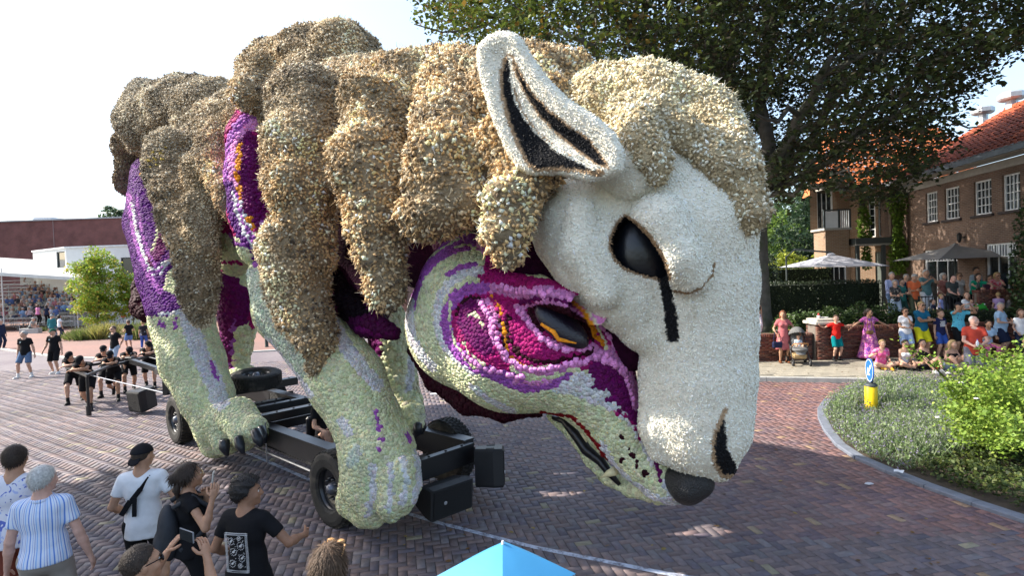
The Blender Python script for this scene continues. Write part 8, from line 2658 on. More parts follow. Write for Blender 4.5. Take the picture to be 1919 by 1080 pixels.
# ------------------------------------------------------------------ onlookers along the garden wall on the right
ar = lambda px, d, z=0.115: np.array([W(px, 640, d)[0], d, z])
OB = cloth
STW = pattern_cloth('striped_trousers', (0.55, 0.53, 0.58), [(0.35, (0.12, 0.12, 0.22)), (0.55, (0.55, 0.35, 0.35)), (0.7, (0.6, 0.58, 0.6))], 16, 'stripe')
person(ar(1421, 18.3, 1.0), R_(170), 'girl in striped trousers and a white cap standing on top of the wall', h=1.16, child=True, fem=True, sk='tan', hair=('long', 'brown'), top=BLACKC, sleeve='none', hem=0.20, bottom=STW, blen=1.85, flare=0.03, cap=('white', (0.6, 0.5, 0.5), 'front'), hands=((-0.2, 0.02, 0.85), (0.2, 0.02, 0.85)))
p = person(ar(1468, 17.75), R_(172), 'woman in a dusty pink dress with a navy handbag beside the stroller', h=1.70, fem=True, sk='tan', hair=('bob', 'red'), top=OB('dusty_pink', (0.40, 0.12, 0.13)), hem=-0.05, shoes=OB('brown_shoe', (0.14, 0.05, 0.02)), hands=((-0.42, 0.20, 1.02), (0.24, 0.12, 0.98)), elbows=((-0.5, -1, -0.3), (0.5, -1, 0)), head=(-25, 0))
skirt(p, OB('dusty_pink', (0.40, 0.12, 0.13)), 1.06, 0.46, 0.165, 0.235, folds=6, depth=0.95)
def handbag(P, col, label, w=0.30, h=0.20, rz=0.0, strap=0.35):
 t = empty('handbag', tuple(P), rz, label, 'bag')
 m_ = OB('bag_' + label.split()[0], col, rough=0.5)
 MB().bev((0, 0, 0), (w, 0.11, h), 0.03).obj('body', m_, t)
 MB().bev((0, -0.06, h * 0.18), (w * 0.92, 0.02, h * 0.5), 0.01).obj('flap', m_, t)
 MB().tube([(-w * 0.4, 0, h * 0.45), (-w * 0.25, 0, h * 0.5 + strap * 0.8), (0, 0, h * 0.5 + strap), (w * 0.25, 0, h * 0.5 + strap * 0.8), (w * 0.4, 0, h * 0.45)], 0.010, 6).obj('strap', m_, t)
 return t
wq = wld(p, p['arm'][1][2]); handbag(wq + [-0.02, -0.06, -0.34], (0.015, 0.02, 0.055), 'navy handbag hanging from the arm of the woman in the dusty pink dress')
person(ar(1567, 17.8), R_(-176), 'boy in a red t-shirt and teal shorts with one arm on the pillar', h=1.48, child=True, hair=('short', 'brown'), sk='fair', top=OB('bright_red', (0.55, 0.02, 0.015)), bottom=OB('teal_shorts', (0.0, 0.16, 0.18)), blen=0.85, flare=0.03, shoes=BSHOE, socks=BSOCK, hands=((-0.68, 0.0, 1.36), (0.62, 0.0, 1.36)), elbows=((-0.3, -1, -1), (0.3, -1, -1)), head=(-25, 0))
FLOW = pattern_cloth('magenta_floral', (0.42, 0.08, 0.30), [((0.65, 0.25, 0.45), 0.52), ((0.16, 0.05, 0.32), 0.58), ((0.70, 0.35, 0.30), 0.64)], 14)
p = person(ar(1629, 17.7), R_(178), 'woman in sunglasses and a long magenta floral dress with arms outstretched', h=1.68, fem=True, sk='tan', glasses=True, hair=('pony', 'dark'), top=FLOW, hem=-0.04, shoes=OB('tan_sandal', (0.25, 0.14, 0.08)), hands=((-0.74, 0.05, 1.06), (0.72, 0.08, 1.06)), elbows=((-0.3, -1, -0.6), (0.3, -1, -0.6)), head=(35, 4))
skirt(p, FLOW, 1.06, 0.10, 0.165, 0.36, folds=8, depth=0.95)
handbag(wld(p, np.array([0.10, 0.20, 0.92])), (0.20, 0.12, 0.05), 'tan clutch bag hanging in front of the floral dress', 0.20, 0.12, strap=0.5)
person(ar(1697, 17.6), R_(172), 'woman in sunglasses, white t-shirt and pale blue shorts with a hand at her chin', h=1.68, fem=True, sk='tan', glasses=True, hair=('pony', 'dark'), top=WHITEC, bottom=OB('pale_blue', (0.33, 0.45, 0.66)), blen=0.92, flare=0.03, shoes=WSHOE, hands=((0.02, 0.20, 1.42), (0.02, 0.22, 1.08)), elbows=((-0.5, 0, -1), (0.6, -0.5, -0.6)), curl=1.2)
person(ar(1727, 17.6), R_(180), 'man with crossed arms in a teal t-shirt and bright yellow shorts', h=1.86, sk='tan', glasses=True, hair=('short', 'blond'), top=OB('petrol_blue', (0.015, 0.13, 0.23)), bottom=OB('bright_yellow', (0.62, 0.58, 0.02)), blen=0.92, flare=0.035, shoes=BSHOE, hands=((0.12, 0.24, 1.20), (-0.12, 0.22, 1.18)), elbows=((-0.8, 0.1, -0.5), (0.8, 0.1, -0.5)))
p = person(ar(1762, 17.5), R_(185), 'boy in a navy t-shirt with white print and blue shorts', h=1.56, child=True, hair=('short', 'brown'), top=OB('navy_tee', (0.018, 0.022, 0.075)), bottom=OB('cobalt', (0.035, 0.09, 0.36)), blen=0.85, flare=0.03, shoes=BSHOE)
pr = MB(); rq = np.random.default_rng(4)
for r in range(5):
 x = -0.085
 while x < 0.08:
  w_ = rq.uniform(0.015, 0.05); pr.box(p['T'](x + w_ / 2, 0.140 - 0.03 * abs(x / 0.1) ** 2, 0.40 - r * 0.040), (w_, 0.012, 0.026), p['Rt']); x += w_ + 0.010
pr.obj('shirt_print', WHITEC, p['root'], kind='stuff')
p = person(ar(1797, 17.55), R_(178), 'person in a cap and cyan t-shirt with a printed front filming with both hands', h=1.80, sk='tan', hair=('short', 'dark'), cap=('dark', (0.02, 0.02, 0.025), 'front'), top=pattern_cloth('cyan_print', (0.12, 0.52, 0.68), [((0.05, 0.10, 0.25), 0.66), ((0.5, 0.12, 0.15), 0.72)], 11), bottom=BLACKC, blen=0.9, shoes=BSHOE, hands=((-0.16, 0.30, 1.60), (0.14, 0.30, 1.60)), elbows=((-0.9, 0.1, -0.8), (0.9, 0.1, -0.8)), curl=1.0)
phone(wld(p, np.array([0.0, 0.36, 1.68])), rotz(math.pi) @ roty(R_(90)), 'pale phone held sideways by the person in the cyan t-shirt', (0.45, 0.46, 0.44))
p = person(ar(1825, 14.0, 0.0), R_(150), 'bald man in a rust red polo shirt and grey shorts standing in the road', h=1.82, sk='pink', hair=('thin', 'white'), top=OB('rust_red', (0.42, 0.055, 0.035)), hem=-0.16, bottom=OB('slate_grey', (0.13, 0.13, 0.16)), blen=0.9, flare=0.035, shoes=BSHOE, hands=((-0.10, 0.30, 1.06), (0.08, 0.32, 1.04)), elbows=((-0.7, -0.8, 0), (0.7, -0.8, 0)), head=(35, 2), curl=1.0, fat=0.35, vox=0.018)
MB().tube([p['T'](0.075 * math.cos(a), 0.0 + 0.075 * math.sin(a), 0.515 + 0.005 * math.sin(a)) for a in np.linspace(0.7 + math.pi / 2, 2 * math.pi + math.pi / 2 - 0.7, 16)], 0.016, 8).obj('collar', OB('rust_red', (0.42, 0.055, 0.035)), p['root'], True)
bt = empty('water_bottle', tuple(wld(p, np.array([0.0, 0.40, 1.04]))), 0, 'small clear water bottle with a purple cap held by the man in the rust polo', 'bottle')
MB().lathe([(0, 0), (0.032, 0), (0.034, 0.02), (0.034, 0.13), (0.014, 0.17), (0.014, 0.19)], n=12).obj('body', M('clear_plastic', (0.62, 0.64, 0.68), rough=0.15), bt, True)
MB().lathe([(0.016, 0.185), (0.016, 0.21), (0, 0.212)], n=10).obj('cap', M('purple_cap', (0.25, 0.1, 0.4)), bt)
person(ar(1850, 17.1), R_(165), 'woman in pale blue top and pink trousers squatting behind the man in rust polo', h=1.66, fem=True, pelvis=(0, -0.05, 0.52), lean=12, feet=((-0.14, 0.25, 0.075), (0.14, 0.25, 0.075)), sk='tan', hair=('pony', 'dark'), top=OB('light_blue', (0.34, 0.50, 0.68)), bottom=OB('hot_pink', (0.62, 0.14, 0.34)), blen=1.8, shoes=WSHOE, hands=((-0.16, 0.30, 0.72), (0.16, 0.30, 0.72)))
person(ar(1875, 17.3), R_(-150), 'grey-haired stout man in a light blue t-shirt and navy shorts, arm across his chest', h=1.76, fat=1.0, sk='fair', hair=('short', 'grey'), top=OB('light_blue', (0.34, 0.50, 0.68)), hem=-0.14, bottom=OB('navy', (0.015, 0.022, 0.05)), blen=0.95, flare=0.04, shoes=BSHOE, hands=((-0.10, 0.24, 1.18), (0.12, 0.24, 1.12)), elbows=((-0.8, -0.4, -0.4), (0.8, -0.4, -0.4)), head=(-60, 0))
person(ar(1913, 17.0), R_(165), 'girl with glasses in a white t-shirt and navy trousers near the right edge', h=1.54, fem=True, child=True, hair=('long', 'brown'), top=WHITEC, bottom=OB('navy', (0.015, 0.022, 0.05)), blen=1.8, shoes=WSHOE, hands=((-0.15, 0.22, 1.0), (0.2, 0.2, 0.95)))
SITF = dict(pelvis=(0, 0, 0.13), feet=((0.10, 0.34, 0.09), (-0.10, 0.42, 0.08)), knees=((-1, 0.3, 0.35), (1, 0.3, 0.35)), lean=8)
p = person(ar(1650, 16.25), R_(172), 'girl in a bright pink patterned top sitting cross-legged left of the other sitters', h=1.66, fem=True, hair=('bun', 'blond'), top=pattern_cloth('pink_print', (0.62, 0.10, 0.28), [((0.6, 0.35, 0.45), 0.6), ((0.2, 0.3, 0.5), 0.66)], 12), bottom=OB('pale_print', (0.5, 0.4, 0.42)), blen=1.1, shoes=OB('mustard_shoe', (0.40, 0.22, 0.03)), hands=((-0.12, 0.30, 0.30), (0.20, 0.26, 0.52)), **SITF)
person(ar(1692, 16.1), R_(180), 'girl in a white strapless top sitting cross-legged on the pavement', h=1.64, fem=True, sk='fair', hair=('bun', 'dark'), top=WHITEC, sleeve='none', hem=0.05, strap='both', bottom=BLACKC, blen=0.5, shoes=BSHOE, hands=((-0.10, 0.34, 0.22), (0.12, 0.34, 0.20)), **SITF)
person(ar(1736, 15.75), R_(176), 'girl in a black one-shoulder top sitting with knees raised', h=1.66, fem=True, hair=('bun', 'dark'), top=BLACKC, sleeve='none', strap='one', bottom=OB('dark_grey_skirt', (0.05, 0.05, 0.06)), blen=0.6, shoes=WSHOE, pelvis=(0, -0.1, 0.13), feet=((-0.13, 0.48, 0.075), (0.11, 0.52, 0.075)), knees=((-0.3, 0.3, 1), (0.3, 0.3, 1)), lean=-10, hands=((-0.36, -0.30, 0.08), (0.36, -0.28, 0.08)), elbows=((-0.5, -1, 0), (0.5, -1, 0)))
person(ar(1778, 15.7), R_(190), 'long-haired blonde girl in a black strapless top sitting behind the bush', h=1.66, fem=True, hair=('long', 'blond'), top=BLACKC, sleeve='none', hem=0.08, strap='both', bottom=OB('light_denim', (0.32, 0.42, 0.58)), blen=0.35, shoes=WSHOE, pelvis=(0, 0, 0.13), feet=((-0.10, 0.55, 0.075), (0.14, 0.50, 0.075)), knees=((-0.2, 0.3, 1), (0.3, 0.3, 1)), lean=10, hands=((-0.15, 0.38, 0.42), (0.2, 0.36, 0.40)))
person(ar(1921, 15.6), R_(150), 'person in black sitting on the pavement at the right edge', h=1.70, hair=('short', 'dark'), top=BLACKC, bottom=BLACKC, blen=1.8, shoes=BSHOE, hands=((-0.2, 0.30, 0.3), (0.2, 0.30, 0.3)), **SITF)

# ------------------------------------------------------------------ guests on the terrace
at_ = lambda px, d: np.array([W(px, 540, d)[0], d, 1.05])
LEANP = dict(lean=16, pelvis=(0, -0.12, None))
person(at_(1671, 20.7), R_(178), 'man in a light blue shirt at the left end of the terrace', h=1.84, hair=('short', 'grey'), top=OB('sky_shirt', (0.36, 0.42, 0.66)), sleeve='long', bottom=DENIM, blen=1.9, shoes=BSHOE, hands=((-0.1, 0.28, 1.15), (0.1, 0.28, 1.12)))
person(at_(1677, 19.95), R_(172), 'older woman in a dark floral blouse at the terrace edge', h=1.56, fem=True, hair=('bob', 'grey'), top=pattern_cloth('dark_floral', (0.04, 0.04, 0.045), [((0.30, 0.27, 0.22), 0.58)], 16), bottom=OB('pale_jeans', (0.35, 0.42, 0.52)), blen=1.9, shoes=BSHOE, hands=((-0.12, 0.3, 1.1), (0.1, 0.3, 1.1)))
person(at_(1689, 20.0), R_(-165), 'woman in a sea-green blouse leaning in front of the light blue shirt', h=1.60, fem=True, hair=('short', 'dark'), top=OB('sea_green', (0.04, 0.17, 0.15)), bottom=OB('bottle_green', (0.02, 0.06, 0.05)), blen=1.9, shoes=BSHOE, hands=((-0.1, 0.3, 1.1), (0.1, 0.3, 1.15)))
person(at_(1698, 21.0), R_(180), 'person in navy half hidden behind the orange t-shirt', h=1.74, hair=('short', 'grey'), top=OB('navy', (0.015, 0.022, 0.05)), bottom=BLACKC, blen=1.9, shoes=BSHOE)
p = person(at_(1712, 19.95), R_(175), 'man in a bright orange t-shirt and olive trousers looking at his phone', h=1.77, sk='tan', hair=('short', 'grey'), top=OB('bright_orange', (0.72, 0.16, 0.06)), hem=-0.14, bottom=OB('olive', (0.09, 0.10, 0.06)), blen=1.9, shoes=BSHOE, hands=((-0.08, 0.30, 1.16), (0.10, 0.30, 1.14)), head=(0, -25), curl=1.0)
phone(wld(p, np.array([0.0, 0.36, 1.22])), rotz(math.pi) @ rotx(-0.7), 'black phone in the hands of the man in the orange t-shirt')
p = person(at_(1735, 20.5), R_(180), 'tall man in a grey-teal polo raising a phone to his face', h=1.90, sk='tan', hair=('short', 'grey'), top=OB('grey_teal', (0.10, 0.20, 0.21)), bottom=WHITEC, blen=1.9, shoes=BSHOE, hands=((-0.06, 0.28, 1.42), (0.08, 0.28, 1.38)), elbows=((-0.8, 0, -0.8), (0.8, 0, -0.8)))
phone(wld(p, np.array([0.0, 0.33, 1.60])), rotz(math.pi), 'dark phone raised by the tall man in the grey-teal polo')
person(at_(1767, 20.5), R_(-165), 'grey-haired woman in a salmon top standing beyond the railing', h=1.74, fem=True, hair=('bob', 'grey'), top=OB('salmon', (0.38, 0.15, 0.12)), bottom=OB('grey_trousers', (0.20, 0.22, 0.27)), blen=1.9, shoes=BSHOE, hands=((-0.2, 0.2, 0.95), (0.2, 0.2, 0.95)))
person(at_(1784, 19.9), R_(178), 'bald man in a dark grey t-shirt bowing his head over his hands', h=1.68, fat=0.6, sk='pink', hair=('bald', 'grey'), top=OB('dark_slate', (0.05, 0.06, 0.06)), hem=-0.14, bottom=BLACKC, blen=1.9, shoes=BSHOE, hands=((-0.07, 0.28, 1.0), (0.07, 0.28, 1.0)), head=(0, -40))
person(at_(1797, 20.9), R_(175), 'woman in sunglasses seated behind the bald man', h=1.72, fem=True, sk='tan', glasses=True, hair=('bun', 'brown'), top=OB('cream_blouse', (0.5, 0.46, 0.42)), bottom=BLACKC, blen=1.9, shoes=BSHOE)
person(at_(1829, 20.9), R_(-170), 'tall man in a pale grey shirt standing at the back of the terrace', h=1.92, hair=('short', 'black'), sk='brown', top=OB('pale_grey_shirt', (0.38, 0.44, 0.48)), sleeve='long', bottom=BLACKC, blen=1.9, shoes=BSHOE)
person(at_(1831, 19.9), R_(176), 'dark-haired woman in a bright green blouse leaning on the brick parapet', h=1.72, fem=True, hair=('long', 'dark'), top=OB('emerald', (0.01, 0.28, 0.16)), bottom=BLACKC, blen=1.9, shoes=BSHOE, hands=((-0.22, 0.42, 1.18), (0.20, 0.42, 1.18)), elbows=((-1, 0, 0.2), (1, 0, 0.2)), **LEANP)
person(at_(1855, 20.2), R_(178), 'dark-haired person in a plum top between the green blouse and the red and white top', h=1.62, sk='brown', hair=('short', 'dark'), top=OB('plum', (0.09, 0.05, 0.08)), bottom=BLACKC, blen=1.9, shoes=BSHOE)
person(at_(1867, 19.9), R_(170), 'blonde woman in sunglasses and red-and-white top, hand at her cheek', h=1.74, fem=True, glasses=True, hair=('bob', 'blond'), top=pattern_cloth('red_white', (0.60, 0.10, 0.14), [((0.65, 0.5, 0.52), 0.52)], 16), bottom=BLACKC, blen=1.9, shoes=BSHOE, hands=((0.02, 0.20, 1.46), (0.16, 0.42, 1.16)), elbows=((-0.6, 0.3, -1), (1, 0, 0)), **LEANP)
person(at_(1905, 19.85), R_(160), 'dark-haired man in an olive t-shirt and denim shorts at the right end of the parapet', h=1.80, sk='tan', hair=('short', 'dark'), top=OB('dark_olive', (0.045, 0.06, 0.04)), bottom=DENIM, blen=0.9, shoes=WSHOE, hands=((-0.25, 0.42, 1.14), (0.12, 0.40, 1.14)), elbows=((-1, 0, 0), (1, 0, 0)), **LEANP)
person(np.array([W(1763, 560, 19.15)[0], 19.15, 1.05]), R_(-140), 'small child in a lilac-blue t-shirt by the black railing', h=1.02, child=True, hair=('short', 'blond'), top=OB('lilac_blue', (0.30, 0.33, 0.62)), bottom=OB('navy', (0.015, 0.022, 0.05)), blen=0.9, shoes=WSHOE)
person(np.array([W(1749, 560, 18.95)[0], 18.95, 0.86]), R_(-130), 'dark-haired child in a navy shirt looking up beside the lilac-blue t-shirt', h=1.06, child=True, hair=('short', 'dark'), top=OB('navy', (0.015, 0.022, 0.05)), bottom=OB('navy', (0.015, 0.022, 0.05)), blen=0.9, shoes=WSHOE, head=(0, 25))
m0 = np.array([W(1809, 560, 18.95)[0], 18.95, 0.9])
p = person(m0, R_(-165), 'mother in a white top sitting on the wall edge with a baby', h=1.68, fem=True, pelvis=(0, 0, 0.50), feet=((-0.12, 0.42, 0.10), (0.12, 0.40, 0.10)), lean=4, hair=('long', 'brown'), top=WHITEC, bottom=OB('rose_trousers', (0.45, 0.28, 0.28)), blen=1.6, shoes=WSHOE, hands=((-0.08, 0.26, 0.78), (0.10, 0.30, 0.70)), head=(-35, 12))
person(wld(p, np.array([0.04, 0.22, 0.50])), R_(-190), 'baby in pale pink held on the lap of the mother in white', h=0.72, child=True, fem=True, pelvis=(0, 0, 0.35), feet=((-0.2, 0.35, 0.10), (0.2, 0.35, 0.10)), knees=((-0.3, 0.5, 1), (0.3, 0.5, 1)), hair=('thin', 'blond'), top=OB('baby_pink', (0.55, 0.36, 0.36)), bottom=OB('baby_pink', (0.55, 0.36, 0.36)), blen=1.2, vox=0.014)
person(np.array([W(1871, 560, 18.85)[0], 18.85, 0.86]), R_(-30), 'child in a lilac t-shirt seen from behind above the hedge', h=1.22, child=True, hair=('short', 'blond'), top=OB('lilac', (0.42, 0.30, 0.55)), bottom=OB('navy', (0.015, 0.022, 0.05)), blen=0.9, shoes=WSHOE)
person(np.array([W(1889, 560, 18.8)[0], 18.8, 0.86]), R_(-100), 'girl in a grey top with light brown hair beside the lilac t-shirt', h=1.14, child=True, fem=True, hair=('long', 'brown'), top=OB('mid_grey', (0.17, 0.16, 0.17)), bottom=OB('mid_grey', (0.17, 0.16, 0.17)), blen=1.4, shoes=WSHOE, hands=((-0.2, 0.3, 0.9), (0.2, 0.45, 1.0)))

# ------------------------------------------------------------------ grandstand crowd: seated onlookers
CROWDM = M('crowd_clothes', rough=0.85, var=0.1, attr=True, spec=0.2)
protos = []
cg = np.random.default_rng(17)
CT = [(0.5, 0.5, 0.52), (0.10, 0.14, 0.30), (0.42, 0.16, 0.18), (0.55, 0.42, 0.42), (0.20, 0.30, 0.45), (0.05, 0.05, 0.06), (0.48, 0.44, 0.36), (0.30, 0.36, 0.30), (0.62, 0.60, 0.60), (0.25, 0.12, 0.10)]
for v in range(10):
 s = SDF((-0.36, -0.22, -0.02), (0.36, 0.62, 1.0), 0.045)
 ln = cg.normal(0, 0.05)
 s.ell((0, 0, 0.12), (0.17, 0.14, 0.12), 0.05); s.ell((0, ln * 0.6, 0.38), (0.175, 0.12, 0.25), 0.06)
 s.ball((0, ln + 0.02, 0.76), 0.108, 0.02); s.cone((0, ln, 0.55), (0, ln + 0.01, 0.66), 0.06, 0.055, 0.03)
 for sg in (-1, 1):
  s.cone((sg * 0.09, 0.02, 0.10), (sg * 0.11, 0.42, 0.12), 0.085, 0.065, 0.04); s.cone((sg * 0.11, 0.42, 0.12), (sg * 0.11, 0.40, -0.30), 0.06, 0.045, 0.03)
  hx = cg.uniform(0.05, 0.2); hz_ = cg.choice([0.18, 0.2, 0.35, 0.62])
  s.cone((sg * 0.19, ln, 0.52), (sg * 0.24, 0.06, 0.30), 0.05, 0.045, 0.03); s.cone((sg * 0.24, 0.06, 0.30), (sg * hx, 0.30, hz_), 0.042, 0.032, 0.03)
 q, f_ = s.net()
 top_, skn, hr = np.array(CT[v]), np.array(SKIN[('fair', 'tan', 'pink')[v % 3]]), np.array(HAIRC[('brown', 'grey', 'dark', 'blond', 'white')[v % 5]])
 c = np.tile(top_, (len(q), 1))
 c[(q[:, 1] > 0.12) & (q[:, 2] < 0.22)] = np.array([(0.03, 0.04, 0.07), (0.12, 0.16, 0.25), (0.25, 0.22, 0.18)][v % 3])
 c[(q[:, 1] > 0.15) & (q[:, 2] > 0.22)] = skn
 hd_ = q[:, 2] > 0.62
 c[hd_] = skn
 c[hd_ & ((q[:, 2] > 0.80) | (q[:, 1] < ln - 0.01))] = hr
 protos.append(mesh('spectator', q, f_, CROWDM, True, c))
k = 0
for r in range(NR):
 y = 47.5 + r * 0.80 + 0.62; z = 0.7 + r * 0.34 + 0.42
 for i in range(17):
  x = gx1 - 0.35 - i * 0.50 + cg.normal(0, 0.06)
  q = proj((x, y, z + 0.4))
  if q[0] < -8 or cg.random() < (0.05 if r > 1 else 0.35): continue
  o = link('spectator', protos[(v := int(cg.integers(10)))], None, None, (x, y, z), (0, 0, R_(-125) + cg.normal(0, 0.3)))
  tag(o, 'spectator in %s, %s row up, %s of the covered grandstand' % (('pale grey', 'navy', 'dark red', 'pale pink', 'blue', 'black', 'beige', 'grey-green', 'white', 'brown-red')[v], ('front', 'second', 'third', 'fourth', 'fifth', 'sixth', 'seventh', 'eighth', 'ninth', 'tenth', 'top')[r], 'right end' if i < 3 else 'right half' if i < 7 else 'middle' if i < 10 else 'left part'), 'spectator', 'spectators seated in the grandstand'); k += 1
print('crowd', k)
person((W(42, 535, 56)[0], 56.2, 4.35), R_(-60), 'spectator in a red skirt standing with raised arms above the crowd', h=1.6, fem=True, hair=('long', 'brown'), top=OB('dusty_rose', (0.35, 0.18, 0.17)), bottom=OB('bright_red', (0.55, 0.02, 0.015)), blen=0.8, flare=0.1, hands=((-0.5, 0.2, 1.6), (0.4, 0.2, 1.75)), vox=0.035)
# ================================================================== loudspeakers, stroller, parasols, sign, small things
SPKM = M('speaker_shell', (0.018, 0.018, 0.020), rough=0.5, var=0.1, bump=0.15, bs=150)
GRLM = M('speaker_grille', (0.010, 0.010, 0.011), rough=0.6, var=0.1, bump=0.7, bs=260)

def speaker(P, R, size, label, badge_=True):
 "wedge cabinet: front grille faces local -y; sides taper to the back"
 t = empty('loudspeaker', tuple(P), 0, label, 'loudspeaker')
 w, d, h = size
 k = 0.62
 c = 0.03
 prof = [(-w / 2, -d / 2), (w / 2, -d / 2), (w / 2, -d / 2 + d * 0.35), (w / 2 * k, d / 2), (-w / 2 * k, d / 2), (-w / 2, -d / 2 + d * 0.35)]
 m = MB()
 n = len(prof)
 V = []
 for z, f in ((-h / 2, 0.94), (-h / 2 + c, 1), (h / 2 - c, 1), (h / 2, 0.94)): V += [(x * f, y * f, z) for x, y in prof]
 F = [tuple(range(n))[::-1], tuple(3 * n + i for i in range(n))]
 for j in range(3): F += [(j * n + i, j * n + (i + 1) % n, (j + 1) * n + (i + 1) % n, (j + 1) * n + i) for i in range(n)]
 m.add(np.array(V), F); m.xf(R).obj('cabinet', SPKM, t)
 MB().bev((0, -d / 2 - 0.004, 0), (w * 0.90, 0.016, h * 0.90), 0.007).xf(R).obj('grille', GRLM, t)
 for s_ in (-1, 1): MB().bev((s_ * w * 0.32, -0.02, h / 2 - 0.004), (w * 0.20, d * 0.30, 0.02), 0.006).xf(R).obj('handle', GRLM, t)
 if badge_: MB().lathe([(0, 0.008), (0.020, 0.006), (0.024, 0)], (0, 0, 0), frame((0, -1, 0)), n=12).xf(None, (0, -d / 2 - 0.012, -h * 0.18)).xf(R).obj('badge', M('silver_badge', (0.6, 0.6, 0.62), rough=0.3, metal=0.6), t)
 return t

yF = math.atan2(FF[0], -FF[1])               # turns local -y to the float's heading
P = FW_(1.12, -0.12, 0.37)
speaker(P, rotz(yF) @ rotz(-0.10) @ rotx(0.10) @ roty(R_(90)), (0.40, 0.36, 0.66), 'black loudspeaker lying on its side under the front beam of the float')
P = FW_(1.12, 0.72, 0.52)
speaker(P, rotz(yF) @ rotz(0.75) @ roty(R_(8)), (0.42, 0.40, 0.52), 'black loudspeaker turned outwards at the far front corner of the float')
P = W(268, 742, 14.3); P[2] = 0.36
speaker(P, rotz(R_(-20)) @ rotx(0.12), (0.46, 0.50, 0.54), 'black loudspeaker hung low at the rear of the chassis behind the pushers', False)
P = FP(528, 757, 0.75)
t = speaker(P, rotz(R_(20)) @ rotx(-0.75), (0.50, 0.36, 0.40), 'wedge loudspeaker with a sunlit pale top on the chassis between the legs', False)
MB().bev((0, 0, 0.205), (0.46, 0.30, 0.012), 0.005).xf(rotz(R_(20)) @ rotx(-0.75)).obj('sunlit_top', M('sunlit_top_tone', (0.30, 0.31, 0.33), rough=0.4), t)  # added pale sheet: sunlight on the black cabinet's top put into colour

# ---- stroller with a child
sp_ = ar(1496, 17.35, 0.12)
st = empty('stroller', tuple(sp_), R_(165), 'grey stroller with black wheels and a tan handlebar, a toddler sitting in it', 'stroller')
FR_ = M('stroller_frame', (0.03, 0.03, 0.032), rough=0.4); FAB = cloth('stroller_grey', (0.13, 0.13, 0.13)); TANH = M('tan_grip', (0.42, 0.20, 0.07), rough=0.6)
f = MB()
for x in (-0.24, 0.24):
 f.tube([(x, 0.36, 0.16), (x, 0.05, 0.46), (x, -0.42, 0.98)], 0.015, 7); f.tube([(x, -0.36, 0.18), (x, 0.05, 0.46), (x * 0.9, 0.22, 0.60)], 0.015, 7)
f.tube([(-0.24, 0.05, 0.46), (0.24, 0.05, 0.46)], 0.014, 7)
f.obj('frame', FR_, st, True)
MB().tube([(-0.24, -0.42, 0.98), (-0.24, -0.50, 1.03), (0.24, -0.50, 1.03), (0.24, -0.42, 0.98)], 0.018, 8).obj('handlebar', TANH, st, True)
MB().tube([(-0.22, 0.20, 0.60), (-0.20, 0.36, 0.70), (0.20, 0.36, 0.70), (0.22, 0.20, 0.60)], 0.016, 8).obj('bumper_bar', TANH, st, True)
s = SDF((-0.32, -0.45, 0.35), (0.32, 0.45, 1.25), 0.022)
s.cone((0, 0.20, 0.50), (0, -0.12, 0.52), 0.20, 0.20, 0.05, flat=((0, 0, 1), 0.28)); s.cone((0, -0.14, 0.55), (0, -0.26, 0.92), 0.19, 0.18, 0.05, flat=((0, 1, 0.3), 0.28)); s.cone((0, 0.24, 0.48), (0, 0.34, 0.34), 0.16, 0.13, 0.05, flat=((0, 0.7, 0.7), 0.25))
q, f_ = s.net(); link('seat', mesh('seat', q, f_, FAB, True), st)
s = SDF((-0.36, -0.5, 0.6), (0.36, 0.4, 1.3), 0.02)
s.ell((0, -0.14, 0.86), (0.25, 0.34, 0.32)); s.ell((0, -0.12, 0.84), (0.225, 0.315, 0.295), sub=True); s.cutplane((0, 0.35, -1), (0, -0.14, 0.92))
q, f_ = s.net(); link('hood', mesh('hood', q, f_, FAB, True), st)
MB().bev((0, -0.02, 0.28), (0.40, 0.50, 0.16), 0.04).obj('basket', cloth('stroller_tan', (0.36, 0.25, 0.13)), st)
for x, y, r in ((-0.26, -0.36, 0.15), (0.26, -0.36, 0.15), (-0.24, 0.37, 0.115), (0.24, 0.37, 0.115)):
 wo = MB().lathe([(r * 0.72, -0.022), (r * 0.9, -0.028), (r, -0.012), (r, 0.012), (r * 0.9, 0.028), (r * 0.72, 0.022), (r * 0.72, -0.022)], (x, y, r), roty(R_(90)), n=20).obj('wheel', M('stroller_tyre', (0.02, 0.02, 0.02), rough=0.7), st, True)
 mq = MB().lathe([(0, -0.02), (r * 0.25, -0.02), (r * 0.25, 0.02), (0, 0.02)], (x, y, r), roty(R_(90)), n=10)
 for i in range(6): mq.tube([(x, y, r), (x, y + r * 0.75 * math.cos(i * 1.047), r + r * 0.75 * math.sin(i * 1.047))], 0.008, 5)
 mq.obj('spokes', M('grey_hub', (0.2, 0.2, 0.21), rough=0.4), wo)
person(sp_ + np.array([0.03, 0.05, 0.33]), R_(165), 'toddler in a pale blue print sitting in the grey stroller', h=0.86, child=True, pelvis=(0, 0, 0.40), feet=((-0.14, 0.52, 0.18), (0.14, 0.50, 0.18)), knees=((-0.2, 0.4, 1), (0.2, 0.4, 1)), lean=-8, hair=('thin', 'blond'), top=pattern_cloth('toddler_print', (0.35, 0.45, 0.55), [((0.6, 0.62, 0.62), 0.55)], 20), bottom=cloth('toddler_beige', (0.4, 0.3, 0.24)), blen=0.8, hands=((-0.14, 0.26, 0.62), (0.14, 0.26, 0.62)), vox=0.015)

